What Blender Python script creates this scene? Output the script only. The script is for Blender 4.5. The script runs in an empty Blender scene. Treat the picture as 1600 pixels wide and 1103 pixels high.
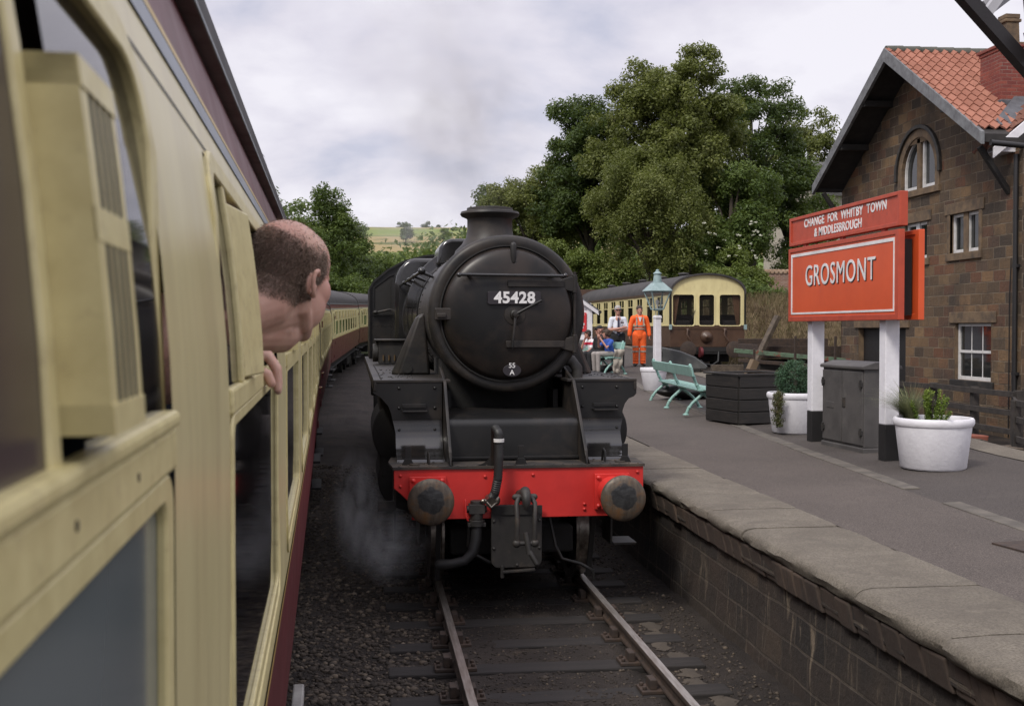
import bpy, bmesh, math, random
import numpy as np
from mathutils import Vector, Matrix, noise as mnoise
R = math.radians
sc = bpy.context.scene
COL = sc.collection
random.seed(7)
# ------------------------------------------------------------------ camera
cam_d = bpy.data.cameras.new("camera"); cam = bpy.data.objects.new("camera", cam_d); COL.objects.link(cam)
cam.location = (0, 0, 2.6)
cam.rotation_euler = (R(90) - math.atan(38/1800), 0, -math.atan(227/1800))
cam_d.sensor_width = 36; cam_d.lens = 40.5
cam_d.clip_start = .02; cam_d.clip_end = 6000
cam_d.dof.use_dof = True; cam_d.dof.focus_distance = 11.5; cam_d.dof.aperture_fstop = 13
sc.camera = cam
# ------------------------------------------------------------------ sky, sun, exposure
SUN_EL, SUN_AZ = R(48), R(222)          # azimuth measured clockwise from +Y: behind and left of the camera
w = bpy.data.worlds.new("World"); sc.world = w; w.use_nodes = True
nt = w.node_tree; nt.nodes.clear()
def N(t, **k):
    n = nt.nodes.new(t)
    for a, b in k.items(): setattr(n, a, b)
    return n
out = N('ShaderNodeOutputWorld'); sky = N('ShaderNodeTexSky', sky_type='NISHITA', sun_disc=False)
sky.sun_elevation = SUN_EL; sky.sun_rotation = SUN_AZ
bg1 = N('ShaderNodeBackground'); bg1.inputs[1].default_value = .1
nt.links.new(sky.outputs[0], bg1.inputs[0])
tc = N('ShaderNodeTexCoord'); sp = N('ShaderNodeSeparateXYZ'); nt.links.new(tc.outputs['Generated'], sp.inputs[0])
def mth(op, a, b=None):
    n = N('ShaderNodeMath', operation=op)
    for i, v in enumerate((a, b)):
        if v is None: continue
        if isinstance(v, (int, float)): n.inputs[i].default_value = v
        else: nt.links.new(v, n.inputs[i])
    return n.outputs[0]
zz = mth('ADD', mth('MAXIMUM', sp.outputs[2], 0.0), .3)
cx = N('ShaderNodeCombineXYZ')
nt.links.new(mth('DIVIDE', sp.outputs[0], zz), cx.inputs[0]); nt.links.new(mth('DIVIDE', sp.outputs[1], zz), cx.inputs[1])
n1 = N('ShaderNodeTexNoise'); n1.inputs['Scale'].default_value = 1.9; n1.inputs['Detail'].default_value = 8; n1.inputs['Roughness'].default_value = .55
n1.inputs['Distortion'].default_value = .15
nt.links.new(cx.outputs[0], n1.inputs['Vector'])
cr = N('ShaderNodeValToRGB'); e = cr.color_ramp.elements
e[0].position = .38; e[0].color = (.51, .51, .61, 1); e[1].position = .60; e[1].color = (.80, .77, .82, 1)
m = cr.color_ramp.elements.new(.48); m.color = (.67, .64, .71, 1)
nt.links.new(n1.outputs[0], cr.inputs[0])
bg2 = N('ShaderNodeBackground')
mr = N('ShaderNodeMapRange', interpolation_type='SMOOTHSTEP'); mr.inputs[1].default_value = .28; mr.inputs[2].default_value = .9; mr.inputs[3].default_value = 1.0; mr.inputs[4].default_value = 1.9   # an overcast sky is brightest overhead
nt.links.new(sp.outputs[2], mr.inputs[0]); nt.links.new(mr.outputs[0], bg2.inputs[1])
nt.links.new(cr.outputs[0], bg2.inputs[0])
mx = N('ShaderNodeMixShader'); mx.inputs[0].default_value = .9
nt.links.new(bg1.outputs[0], mx.inputs[1]); nt.links.new(bg2.outputs[0], mx.inputs[2]); nt.links.new(mx.outputs[0], out.inputs[0])
sun_d = bpy.data.lights.new("sun", 'SUN'); sun_d.energy = 2.1; sun_d.angle = R(14); sun_d.color = (1, .95, .87)
sun = bpy.data.objects.new("sun", sun_d); COL.objects.link(sun)
sv = Vector((math.sin(SUN_AZ)*math.cos(SUN_EL), math.cos(SUN_AZ)*math.cos(SUN_EL), math.sin(SUN_EL)))
sun.rotation_euler = sv.to_track_quat('Z', 'Y').to_euler()
vs = sc.view_settings; vs.view_transform = 'Standard'; vs.look = 'None'; vs.exposure = .28; vs.gamma = 1; vs.use_curve_mapping = False
sc.cycles.max_bounces = 6; sc.cycles.transparent_max_bounces = 12; sc.cycles.use_denoising = True
sc.cycles.volume_step_rate = 2.0; sc.cycles.volume_max_steps = 128
# ------------------------------------------------------------------ object helpers
def tag(o, label=None, cat=None, group=None, kind=None):
    if label: o['label'] = label
    if cat: o['category'] = cat
    if group: o['group'] = group
    if kind: o['kind'] = kind
    return o
def empty(name, loc=(0, 0, 0), rz=0, label=None, cat=None, group=None, kind=None, parent=None):
    o = bpy.data.objects.new(name, None); COL.objects.link(o); o.location = loc; o.rotation_euler = (0, 0, rz)
    o.empty_display_size = .2
    if parent: o.parent = parent
    return tag(o, label, cat, group, kind)
def copy_tree(o, parent=None):
    c = o.copy(); COL.objects.link(c)
    if parent: c.parent = parent
    for ch in list(o.children): copy_tree(ch, c)
    return c
def rot_to(d):
    return Vector((0, 0, 1)).rotation_difference(Vector(d).normalized()).to_matrix()
class MB:
    def __init__(s): s.v = []; s.f = []
    def add(s, vs, fs):
        b = len(s.v); s.v += [tuple(v) for v in vs]; s.f += [tuple(i + b for i in f) for f in fs]; return s
    def box(s, x0, x1, y0, y1, z0, z1):
        return s.add([(x0,y0,z0),(x1,y0,z0),(x1,y1,z0),(x0,y1,z0),(x0,y0,z1),(x1,y0,z1),(x1,y1,z1),(x0,y1,z1)],
            [(0,3,2,1),(4,5,6,7),(0,1,5,4),(1,2,6,5),(2,3,7,6),(3,0,4,7)])
    def obox(s, c, size, rot=None):
        m = MB().box(*[k for d in size for k in (-d/2, d/2)])
        rot = rot or Matrix.Identity(3); c = Vector(c)
        return s.add([c + rot @ Vector(v) for v in m.v], m.f)
    def bar(s, p0, p1, w, h, up=(0, 0, 1)):
        p0 = Vector(p0); p1 = Vector(p1); d = (p1 - p0); L = d.length; d.normalize()
        a = d.cross(Vector(up)); a = a.normalized() if a.length > 1e-5 else Vector((1, 0, 0)); b = a.cross(d)
        rot = Matrix((a, d, b)).transposed()
        return s.obox((p0 + p1)/2, (w, L, h), rot)
    def tube(s, pts, rad, n=10, cap=True):
        pts = [Vector(p) for p in pts]; k = len(pts)
        if isinstance(rad, (int, float)): rad = [rad]*k
        t0 = (pts[1] - pts[0]).normalized(); a = t0.orthogonal().normalized(); vs = []
        for i, p in enumerate(pts):
            t = ((pts[min(i+1, k-1)] - p).normalized() + (p - pts[max(i-1, 0)]).normalized()).normalized()
            a = (a - t*a.dot(t)).normalized(); b = t.cross(a)
            for j in range(n):
                q = 2*math.pi*j/n; vs.append(p + (a*math.cos(q) + b*math.sin(q))*rad[i])
        fs = [(i*n+j, i*n+(j+1)%n, (i+1)*n+(j+1)%n, (i+1)*n+j) for i in range(k-1) for j in range(n)]
        if cap: fs += [tuple(range(n))[::-1], tuple((k-1)*n+j for j in range(n))]
        return s.add(vs, fs)
    def limb(s, pts, rad, n=12):                      # tapered chain with rounded ends
        pts = [Vector(p) for p in pts]; rad = list(rad)
        def cap(p, q, r):
            d = (p - q).normalized()
            return [(p + d*r*math.sin(a), r*math.cos(a)) for a in (R(85), R(60), R(30))]
        A = cap(pts[0], pts[1], rad[0]); B = cap(pts[-1], pts[-2], rad[-1])[::-1]
        P = [a[0] for a in A] + pts + [b[0] for b in B]; Q = [a[1] for a in A] + rad + [b[1] for b in B]
        return s.tube(P, Q, n)
    def lathe(s, prof, c=(0, 0, 0), axis=(0, 0, 1), n=32, sx=1, sy=1):
        m = rot_to(axis) if tuple(axis) != (0, 0, 1) else Matrix.Identity(3); c = Vector(c); vs = []
        for r, t in prof:
            for j in range(n):
                q = 2*math.pi*j/n; vs.append(c + m @ Vector((r*math.cos(q)*sx, r*math.sin(q)*sy, t)))
        k = len(prof); fs = [(i*n+j, i*n+(j+1)%n, (i+1)*n+(j+1)%n, (i+1)*n+j) for i in range(k-1) for j in range(n)]
        if prof[0][0] > 1e-6: fs.append(tuple(range(n))[::-1])
        if prof[-1][0] > 1e-6: fs.append(tuple((k-1)*n+j for j in range(n)))
        return s.add(vs, fs)
    def cyl(s, p0, p1, r, r1=None, n=16):
        p0 = Vector(p0); p1 = Vector(p1)
        return s.tube([p0, p1], [r, r if r1 is None else r1], n)
    def prism(s, poly, axis, t0, t1):
        def P(a, b, t): return {'x': (t, a, b), 'y': (a, t, b), 'z': (a, b, t)}[axis]
        n = len(poly)
        return s.add([P(a, b, t0) for a, b in poly] + [P(a, b, t1) for a, b in poly],
            [tuple(range(n)), tuple(range(2*n-1, n-1, -1))] + [(i, (i+1) % n, n+(i+1) % n, n+i) for i in range(n)])
    def ell(s, c, r, rot=None, n=16, k=10):
        c = Vector(c); vs = []; rot = rot or Matrix.Identity(3)
        for i in range(k+1):
            a = math.pi*i/k
            for j in range(n):
                q = 2*math.pi*j/n
                vs.append(c + rot @ Vector((r[0]*max(1e-4, math.sin(a))*math.cos(q), r[1]*max(1e-4, math.sin(a))*math.sin(q), r[2]*math.cos(a))))
        return s.add(vs, [(i*n+j, i*n+(j+1) % n, (i+1)*n+(j+1) % n, (i+1)*n+j) for i in range(k) for j in range(n)])
    def ring(s, outer, inner, axis, t0, t1):          # frame between two loops with equal counts
        n = len(outer)
        def P(a, b, t): return {'x': (t, a, b), 'y': (a, t, b), 'z': (a, b, t)}[axis]
        L = [[P(a, b, t) for a, b in lo] for lo, t in ((outer, t0), (outer, t1), (inner, t1), (inner, t0))]
        fs = []
        for q in range(4):
            for i in range(n): fs.append((q*n+i, q*n+(i+1) % n, ((q+1) % 4)*n+(i+1) % n, ((q+1) % 4)*n+i))
        return s.add(sum(L, []), fs)
    def xf(s, m):
        s.v = [tuple(m @ Vector(v)) for v in s.v]; return s
    def mesh(s, name, smooth=30, recalc=True):
        me = bpy.data.meshes.new(name); me.from_pydata(s.v, [], s.f)
        if recalc:
            bm = bmesh.new(); bm.from_mesh(me); bmesh.ops.recalc_face_normals(bm, faces=bm.faces[:]); bm.to_mesh(me); bm.free()
        if smooth:
            me.polygons.foreach_set('use_smooth', [True]*len(me.polygons)); me.set_sharp_from_angle(angle=R(smooth))
        return me
    def build(s, name, mat, parent=None, smooth=30, bevel=0, seg=2, loc=None, recalc=True):
        me = s.mesh(name, smooth, recalc); me.materials.append(mat)
        o = bpy.data.objects.new(name, me); COL.objects.link(o)
        if parent: o.parent = parent
        if loc: o.location = loc
        if bevel:
            b = o.modifiers.new('bevel', 'BEVEL'); b.width = bevel; b.segments = seg; b.limit_method = 'ANGLE'; b.angle_limit = R(40)
            b.harden_normals = False
        return o
def baked(o):                                          # evaluated mesh of a temporary object, then drop it
    dg = bpy.context.evaluated_depsgraph_get(); dg.update()
    me = bpy.data.meshes.new_from_object(o.evaluated_get(dg), depsgraph=dg)
    d = o.data; bpy.data.objects.remove(o)
    return me
def fused(mb, name, mat, parent, voxel, smooth=4, fac=.5):   # one continuous skin from overlapping volumes
    me = mb.mesh(name, 0); o = bpy.data.objects.new('tmp', me); COL.objects.link(o)
    r = o.modifiers.new('r', 'REMESH'); r.mode = 'VOXEL'; r.voxel_size = voxel; r.use_smooth_shade = True
    s_ = o.modifiers.new('s', 'SMOOTH'); s_.iterations = smooth; s_.factor = fac
    m2 = baked(o); m2.name = name; m2.materials.clear(); m2.materials.append(mat)
    m2.polygons.foreach_set('use_smooth', [True]*len(m2.polygons))
    ob = bpy.data.objects.new(name, m2); COL.objects.link(ob); ob.parent = parent
    return ob
def lettering(name, body, size, mat, parent, loc, rot, ext=.004, sx=1, bold=0, spacing=1, align='CENTER'):
    cu = bpy.data.curves.new(name, 'FONT'); cu.body = body; cu.size = size; cu.extrude = ext; cu.offset = bold
    cu.align_x = align; cu.align_y = 'CENTER'; cu.space_character = spacing; cu.resolution_u = 4
    o = bpy.data.objects.new('tmp', cu); COL.objects.link(o); me = baked(o); me.name = name
    me.materials.clear(); me.materials.append(mat)
    ob = bpy.data.objects.new(name, me); COL.objects.link(ob); ob.parent = parent; ob.location = loc; ob.rotation_euler = rot; ob.scale = (sx, 1, 1)
    return ob
def rrect(a0, a1, b0, b1, r, n=5):
    P = []
    for cx_, cy_, q in ((a1-r, b1-r, 0), (a0+r, b1-r, 90), (a0+r, b0+r, 180), (a1-r, b0+r, 270)):
        for i in range(n+1):
            t = R(q + 90*i/n); P.append((cx_ + r*math.cos(t), cy_ + r*math.sin(t)))
    return P
# ------------------------------------------------------------------ materials
def new_mat(name):
    m = bpy.data.materials.new(name); m.use_nodes = True; t = m.node_tree; t.nodes.clear()
    o = t.nodes.new('ShaderNodeOutputMaterial'); b = t.nodes.new('ShaderNodeBsdfPrincipled'); t.links.new(b.outputs[0], o.inputs[0])
    return m, t, b
def nn(t, typ, **k):
    n = t.nodes.new(typ)
    for a, v in k.items():
        if a in n.inputs.keys() if isinstance(a, str) else False: n.inputs[a].default_value = v
        else: setattr(n, a, v)
    return n
def noise_n(t, vec, scale, detail=4, rough=.55, dist=0):
    n = t.nodes.new('ShaderNodeTexNoise'); n.inputs['Scale'].default_value = scale; n.inputs['Detail'].default_value = detail
    n.inputs['Roughness'].default_value = rough; n.inputs['Distortion'].default_value = dist
    if vec is not None: t.links.new(vec, n.inputs['Vector'])
    return n.outputs[0]
def ramp_n(t, fac, a, b, ca=(0, 0, 0, 1), cb=(1, 1, 1, 1)):
    n = t.nodes.new('ShaderNodeValToRGB'); e = n.color_ramp.elements
    e[0].position = a; e[1].position = b; e[0].color = ca; e[1].color = cb
    t.links.new(fac, n.inputs[0]); return n.outputs[0]
def mix_n(t, fac, a, b, mode='MIX'):
    n = t.nodes.new('ShaderNodeMix'); n.data_type = 'RGBA'; n.blend_type = mode
    for s_, v in ((n.inputs[0], fac), (n.inputs[6], a), (n.inputs[7], b)):
        if isinstance(v, (int, float)): s_.default_value = v
        elif isinstance(v, (tuple, list)): s_.default_value = (*v[:3], 1)
        else: t.links.new(v, s_)
    return n.outputs[2]
def math_n(t, op, a, b=None, c=None):
    n = t.nodes.new('ShaderNodeMath'); n.operation = op
    for i, v in enumerate((a, b, c)):
        if v is None: continue
        if isinstance(v, (int, float)): n.inputs[i].default_value = v
        else: t.links.new(v, n.inputs[i])
    return n.outputs[0]
def coords(t, kind='Object', scale=(1, 1, 1)):
    c = t.nodes.new('ShaderNodeTexCoord'); mp = t.nodes.new('ShaderNodeMapping'); mp.inputs['Scale'].default_value = scale
    t.links.new(c.outputs[kind], mp.inputs[0]); return mp.outputs[0]
def bump_n(t, b, h, strength=.3, dist=.01, prev=None):
    n = t.nodes.new('ShaderNodeBump'); n.inputs['Strength'].default_value = strength; n.inputs['Distance'].default_value = dist
    t.links.new(h, n.inputs['Height'])
    if prev is not None: t.links.new(prev, n.inputs['Normal'])
    t.links.new(n.outputs[0], b.inputs['Normal']); return n.outputs[0]
def mk(name, col, rough=.6, metal=0, c2=None, vs=3., vrange=(.35, .65), bump=.15, bs=60, bd=.004, dirt=None, ds=1.5, dr=(.5, .7), spec=.5, scale=(1, 1, 1), rvar=.12, coat=0):
    m, t, b = new_mat(name); v = coords(t, 'Object', scale)
    c2 = c2 or tuple(x*.78 for x in col)
    base = mix_n(t, ramp_n(t, noise_n(t, v, vs, 6, .6), *vrange), c2, col)
    if dirt: base = mix_n(t, ramp_n(t, noise_n(t, v, ds, 8, .65, .3), *dr), base, dirt)
    t.links.new(base, b.inputs['Base Color'])
    rn = noise_n(t, v, vs*2.3, 5, .6)
    t.links.new(math_n(t, 'MULTIPLY_ADD', rn, rvar*2, rough - rvar), b.inputs['Roughness'])
    b.inputs['Metallic'].default_value = metal; b.inputs['Specular IOR Level'].default_value = spec
    if coat: b.inputs['Coat Weight'].default_value = coat; b.inputs['Coat Roughness'].default_value = .15
    if bump: bump_n(t, b, noise_n(t, v, bs, 5, .6), bump, bd)
    return m
MAT = {}
# ------------------------------------------------------------------ paints and surfaces
MAT.update(
 black=mk('black_paint', (.012, .0115, .011), .42, c2=(.007, .007, .007), vs=2.5, bump=.06, bs=25, dirt=(.034, .027, .022), ds=2.2, dr=(.5, .78), spec=.38),
 gloss=mk('boiler_black', (.016, .015, .0145), .13, c2=(.010, .010, .010), vs=2, bump=.03, bs=12, dirt=(.04, .03, .024), ds=1.6, dr=(.55, .85), spec=.7, rvar=.05),
 smoke=mk('smokebox_black', (.016, .0145, .0135), .48, c2=(.009, .0085, .008), vs=1.8, bump=.1, bs=30, dirt=(.046, .036, .028), ds=2.5, dr=(.42, .74), spec=.36),
 door=mk('smokebox_door_black', (.011, .0103, .010), .38, c2=(.006, .006, .006), vs=1.3, bump=.05, bs=18, dirt=(.040, .028, .021), ds=1.6, dr=(.40, .78), spec=.34, rvar=.15),
 grime=mk('grimy_steel', (.03, .027, .024), .6, c2=(.014, .013, .012), vs=5, bump=.3, bs=40, dirt=(.075, .055, .038), ds=5, dr=(.55, .8)),
 steel=mk('worn_steel', (.25, .23, .2), .32, .9, c2=(.12, .1, .085), vs=14, bump=.1, bs=80),
 railtop=mk('rail_steel', (.50, .47, .43), .42, .85, c2=(.30, .26, .22), vs=6, scale=(6, .6, 6), bump=.05),
 rust=mk('rusty_iron', (.055, .035, .024), .8, c2=(.028, .02, .016), vs=12, bump=.4, bs=90, dirt=(.11, .06, .03), ds=7, dr=(.6, .8)),
 red=mk('beam_red', (.55, .032, .026), .38, c2=(.44, .024, .02), vs=2.5, bump=.05, bs=20, dirt=(.13, .02, .016), ds=2.6, dr=(.62, .86), spec=.45),
 cream=mk('cream_paint', (.70, .62, .33), .33, c2=(.62, .54, .28), vs=3, bump=.05, bs=30, dirt=(.48, .40, .21), ds=5, dr=(.5, .9), rvar=.08, coat=.1, scale=(1, 2.2, .45)),
 creamf=mk('cream_frame_paint', (.69, .61, .31), .4, c2=(.58, .50, .24), vs=30, bump=.15, bs=120, bd=.001, dirt=(.40, .32, .16), ds=45, dr=(.56, .8)),
 maroon=mk('maroon_paint', (.125, .022, .026), .45, c2=(.095, .018, .021), vs=2, bump=.05, bs=25, dirt=(.06, .03, .026), ds=4, dr=(.5, .8), spec=.3),
 bluegrey=mk('grey_lining', (.25, .28, .32), .4, bump=0), yellow=mk('yellow_lining', (.55, .38, .11), .4, bump=0),
 roof=mk('coach_roof_grey', (.045, .041, .040), .75, c2=(.028, .026, .026), vs=2, bump=.2, bs=20, dirt=(.08, .07, .06), ds=3, dr=(.55, .8)),
 gutter=mk('gutter_metal', (.19, .21, .22), .5, c2=(.10, .11, .11), vs=9, bump=.15),
 under=mk('underframe_black', (.014, .013, .012), .8, bump=.3, bs=20),
 seat=mk('coach_interior', (.035, .028, .028), .85, c2=(.02, .016, .017), vs=1.6, bump=0),
 brown=mk('coach_brown', (.085, .048, .030), .4, c2=(.065, .036, .023), vs=2, bump=.05, dirt=(.045, .028, .02), ds=3, dr=(.5, .8)),
 white=mk('white_paint', (.74, .73, .76), .6, c2=(.66, .65, .68), vs=6, bump=.5, bs=22, bd=.008, dirt=(.42, .40, .38), ds=3.5, dr=(.66, .86)),
 whitep=mk('white_board_paint', (.72, .71, .73), .5, c2=(.62, .6, .62), vs=5, bump=.1, dirt=(.4, .38, .35), ds=4, dr=(.65, .85)),
 tar=mk('black_base_paint', (.012, .011, .011), .6, bump=.3),
 orange=mk('sign_orange', (.62, .088, .022), .42, c2=(.54, .074, .018), vs=1.5, bump=.05, dirt=(.4, .06, .03), ds=2.5, dr=(.6, .9)),
 orangef=mk('sign_frame_red', (.45, .062, .026), .5, c2=(.36, .05, .022), vs=6, bump=.15, dirt=(.18, .035, .022), ds=6, dr=(.6, .8)),
 letter=mk('white_letters', (.75, .74, .73), .5, bump=0), lblack=mk('letter_edge', (.02, .016, .02), .5, bump=0),
 cabinet=mk('grey_cabinet_paint', (.088, .082, .078), .55, c2=(.058, .054, .052), vs=3, bump=.15, bs=18, dirt=(.13, .12, .11), ds=4, dr=(.55, .8)),
 green=mk('bench_green', (.25, .42, .37), .45, c2=(.19, .34, .30), vs=6, bump=.12, dirt=(.10, .17, .14), ds=8, dr=(.62, .82)),
 lampg=mk('lamp_green', (.27, .36, .36), .45, c2=(.20, .28, .28), vs=9, bump=.1, dirt=(.10, .14, .14), ds=9, dr=(.6, .8)),
 darkwood=mk('black_stained_timber', (.020, .017, .015), .65, c2=(.011, .010, .009), vs=4, scale=(1, 1, 6), bump=.5, bs=14, bd=.006, dirt=(.042, .034, .028), ds=3, dr=(.55, .8)),
 oldwood=mk('weathered_timber', (.11, .085, .06), .85, c2=(.05, .038, .028), vs=8, bump=.6, bs=30, bd=.01),
 greywood=mk('grey_fence_timber', (.045, .037, .031), .85, c2=(.02, .017, .015), vs=6, bump=.5, bs=30),
 soil=mk('dark_soil', (.03, .022, .016), .95, bump=1, bs=30, bd=.03),
 lead=mk('lead_flashing', (.10, .105, .115), .55, c2=(.06, .063, .07), vs=5, bump=.2),
 verge=mk('grey_bargeboard', (.17, .175, .18), .6, c2=(.10, .10, .105), vs=5, bump=.25, dirt=(.06, .055, .05), ds=6, dr=(.55, .75)),
 soffit=mk('dark_soffit_boards', (.030, .026, .024), .8, c2=(.018, .016, .015), vs=5, bump=.3),
 pipe=mk('black_drainpipe', (.015, .014, .014), .45, bump=.1),
 sand=mk('stone_dressing', (.17, .115, .065), .85, c2=(.09, .062, .04), vs=4, bump=.5, bs=25, bd=.01, dirt=(.04, .032, .026), ds=3, dr=(.5, .75)),
 sash=mk('white_sash_paint', (.62, .61, .6), .5, c2=(.5, .49, .47), vs=8, bump=.1),
 skin=mk('skin', (.50, .25, .18), .5, c2=(.43, .19, .135), vs=14, bump=.15, bs=150, bd=.001, spec=.4),
 bark=mk('bark', (.07, .055, .04), .9, c2=(.03, .025, .02), vs=5, scale=(1, 1, .25), bump=.8, bs=12, bd=.05),
 steelgrey=mk('footbridge_grey', (.40, .40, .42), .5, c2=(.3, .3, .32), vs=4, bump=.1), bridge=mk('footbridge_black', (.02, .017, .018), .5, bump=.15),
 slate=mk('step_grey', (.3, .29, .27), .7, c2=(.2, .19, .18), vs=9, bump=.2),
 curtain=mk('tan_curtain', (.30, .17, .10), .85, bump=.1), rubber=mk('hose_rubber', (.012, .012, .012), .55, bump=.1),
 brass=mk('dull_brass', (.28, .19, .10), .4, .8, bump=.05),
)
MAT['skin'].node_tree.nodes['Principled BSDF'].inputs['Subsurface Weight'].default_value = .12
MAT['skin'].node_tree.nodes['Principled BSDF'].inputs['Subsurface Radius'].default_value = (.01, .004, .002)
def mk_glass(name, col, rough=.03, alpha=1., spec=.7):
    m, t, b = new_mat(name); b.inputs['Base Color'].default_value = (*col, 1); b.inputs['Roughness'].default_value = rough
    b.inputs['Specular IOR Level'].default_value = spec; b.inputs['Alpha'].default_value = alpha
    v = coords(t); bump_n(t, b, noise_n(t, v, 1.6, 2), .05, .01)
    return m
MAT['glass'] = mk_glass('dark_window_glass', (.012, .011, .012), .04, .93)
MAT['clear'] = mk_glass('clear_window_glass', (.02, .02, .02), .02, .22)
MAT['blue_grey_pane'] = mk('blue_grey_window_glass', (.175, .20, .198), .12, c2=(.145, .165, .165), vs=1.5, bump=.02, bs=8, rvar=.05, spec=.35)  # blue-grey diffuse colour over the whole pane
MAT['mauve'] = mk('mauve_window_glass', (.052, .034, .036), .3, c2=(.042, .028, .03), vs=4, bump=0, rvar=.06)
MAT['lampglass'] = mk_glass('lamp_glass', (.25, .27, .26), .05, .18)
def brickwall(name, cols, mortar, bw, bh, axes='yz', msize=.012, soot=(.03, .025, .02), sootr=(.42, .72), bump=.8, bd=.02, offset=.5, rough=.88, squash=1., streak=None):
    m, t, b = new_mat(name); c = t.nodes.new('ShaderNodeTexCoord'); s = t.nodes.new('ShaderNodeSeparateXYZ'); t.links.new(c.outputs['Object'], s.inputs[0])
    cb = t.nodes.new('ShaderNodeCombineXYZ'); o = c.outputs['Object']
    wob = noise_n(t, o, 3, 3); i = {'x': 0, 'y': 1, 'z': 2}
    t.links.new(math_n(t, 'MULTIPLY_ADD', wob, .03, s.outputs[i[axes[0]]]), cb.inputs[0]); t.links.new(math_n(t, 'MULTIPLY_ADD', wob, .025, s.outputs[i[axes[1]]]), cb.inputs[1])
    br = t.nodes.new('ShaderNodeTexBrick'); t.links.new(cb.outputs[0], br.inputs['Vector'])
    br.inputs['Scale'].default_value = 1; br.inputs['Brick Width'].default_value = bw; br.inputs['Row Height'].default_value = bh
    br.inputs['Mortar Size'].default_value = msize; br.inputs['Mortar Smooth'].default_value = .3; br.inputs['Bias'].default_value = 0
    br.offset = offset; br.squash = squash; br.squash_frequency = 3
    br.inputs['Color1'].default_value = (0, 0, 0, 1); br.inputs['Color2'].default_value = (1, 1, 1, 1); br.inputs['Mortar'].default_value = (.5, .5, .5, 1)
    r = t.nodes.new('ShaderNodeValToRGB'); e = r.color_ramp.elements
    e[0].position = 0; e[0].color = (*cols[0], 1); e[1].position = 1; e[1].color = (*cols[-1], 1)
    for k, cc in enumerate(cols[1:-1]): x = e.new((k+1)/(len(cols)-1)); x.color = (*cc, 1)
    t.links.new(br.outputs['Color'], r.inputs[0])
    fine = noise_n(t, o, 9, 8, .7)
    col = mix_n(t, math_n(t, 'MULTIPLY', fine, .55), r.outputs[0], soot)
    col = mix_n(t, ramp_n(t, noise_n(t, o, .7, 6, .65), *sootr), col, soot)
    col = mix_n(t, math_n(t, 'MULTIPLY', br.outputs['Fac'], math_n(t, 'MULTIPLY', ramp_n(t, noise_n(t, o, 2.2, 4), .3, .65), .8)), col, mortar)
    if streak: col = mix_n(t, math_n(t, 'MULTIPLY', ramp_n(t, noise_n(t, coords(t, 'Object', (2, 5, .9)), 1.6, 7, .7, .4), .57, .66), ramp_n(t, noise_n(t, o, .8, 3), .45, .6)), col, streak)
    t.links.new(col, b.inputs['Base Color']); b.inputs['Roughness'].default_value = rough
    h = math_n(t, 'ADD', math_n(t, 'MULTIPLY', br.outputs['Fac'], -1.), math_n(t, 'MULTIPLY', noise_n(t, o, 14, 8, .7), 1.1))
    h = math_n(t, 'MULTIPLY_ADD', br.outputs['Color'], .6, h)
    bump_n(t, b, h, bump, bd); return m
MAT['stone'] = brickwall('sandstone_blocks', [(.045, .032, .022), (.14, .085, .042), (.21, .125, .058), (.075, .05, .032), (.26, .16, .075), (.16, .065, .03), (.10, .07, .045)], (.24, .19, .13), .47, .24, bd=.03)
MAT['stone_x'] = brickwall('sandstone_blocks_end', [(.05, .035, .024), (.12, .075, .04), (.17, .10, .05), (.075, .05, .032), (.20, .125, .06)], (.22, .18, .13), .62, .29, axes='xz')
MAT['pwall'] = brickwall('platform_wall_stone', [(.022, .017, .014), (.06, .04, .028), (.032, .024, .019), (.085, .058, .038)], (.10, .08, .06), .55, .24, soot=(.018, .015, .013), bd=.03, streak=(.19, .15, .105))
MAT['brick'] = brickwall('red_brick', [(.21, .045, .03), (.29, .07, .045), (.17, .035, .028), (.25, .055, .035)], (.22, .17, .14), .23, .078, axes='xz', msize=.008, soot=(.08, .03, .025), sootr=(.5, .8), bd=.006)
MAT['brick_y'] = brickwall('red_brick_side', [(.21, .045, .03), (.29, .07, .045), (.17, .035, .028), (.25, .055, .035)], (.22, .17, .14), .23, .078, axes='yz', msize=.008, soot=(.08, .03, .025), sootr=(.5, .8), bd=.006)
MAT['oldbrick'] = brickwall('old_brick', [(.26, .12, .08), (.34, .18, .12), (.22, .10, .07), (.40, .26, .19)], (.4, .35, .3), .24, .08, axes='xz', soot=(.14, .10, .08), bd=.01)
# asphalt, coping, ballast
def asphalt(name, a, c2, patch):
    m, t, b = new_mat(name); v = coords(t)
    col = mix_n(t, ramp_n(t, noise_n(t, v, .8, 6, .6), .35, .68), a, c2)
    col = mix_n(t, ramp_n(t, noise_n(t, v, 110, 3, .75), .45, .66), col, tuple(x*2.1 for x in a))
    col = mix_n(t, ramp_n(t, noise_n(t, v, 75, 3, .75), .52, .68), col, tuple(x*.35 for x in a))
    col = mix_n(t, ramp_n(t, noise_n(t, v, 2.1, 8, .7, .6), .56, .75), col, patch)
    spk = t.nodes.new('ShaderNodeTexVoronoi'); spk.inputs['Scale'].default_value = 7; t.links.new(v, spk.inputs['Vector'])
    col = mix_n(t, ramp_n(t, spk.outputs['Distance'], .035, .05, (1, 1, 1, 1), (0, 0, 0, 1)), col, (.16, .145, .12))
    t.links.new(col, b.inputs['Base Color']); b.inputs['Roughness'].default_value = .86; b.inputs['Specular IOR Level'].default_value = .3
    bump_n(t, b, noise_n(t, v, 140, 4, .7), .5, .004); return m
MAT['asphalt'] = asphalt('platform_asphalt', (.074, .062, .054), (.048, .041, .036), (.10, .085, .073))
MAT['asphalt2'] = asphalt('platform_asphalt_dark', (.055, .047, .042), (.037, .032, .029), (.075, .065, .057))
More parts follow.
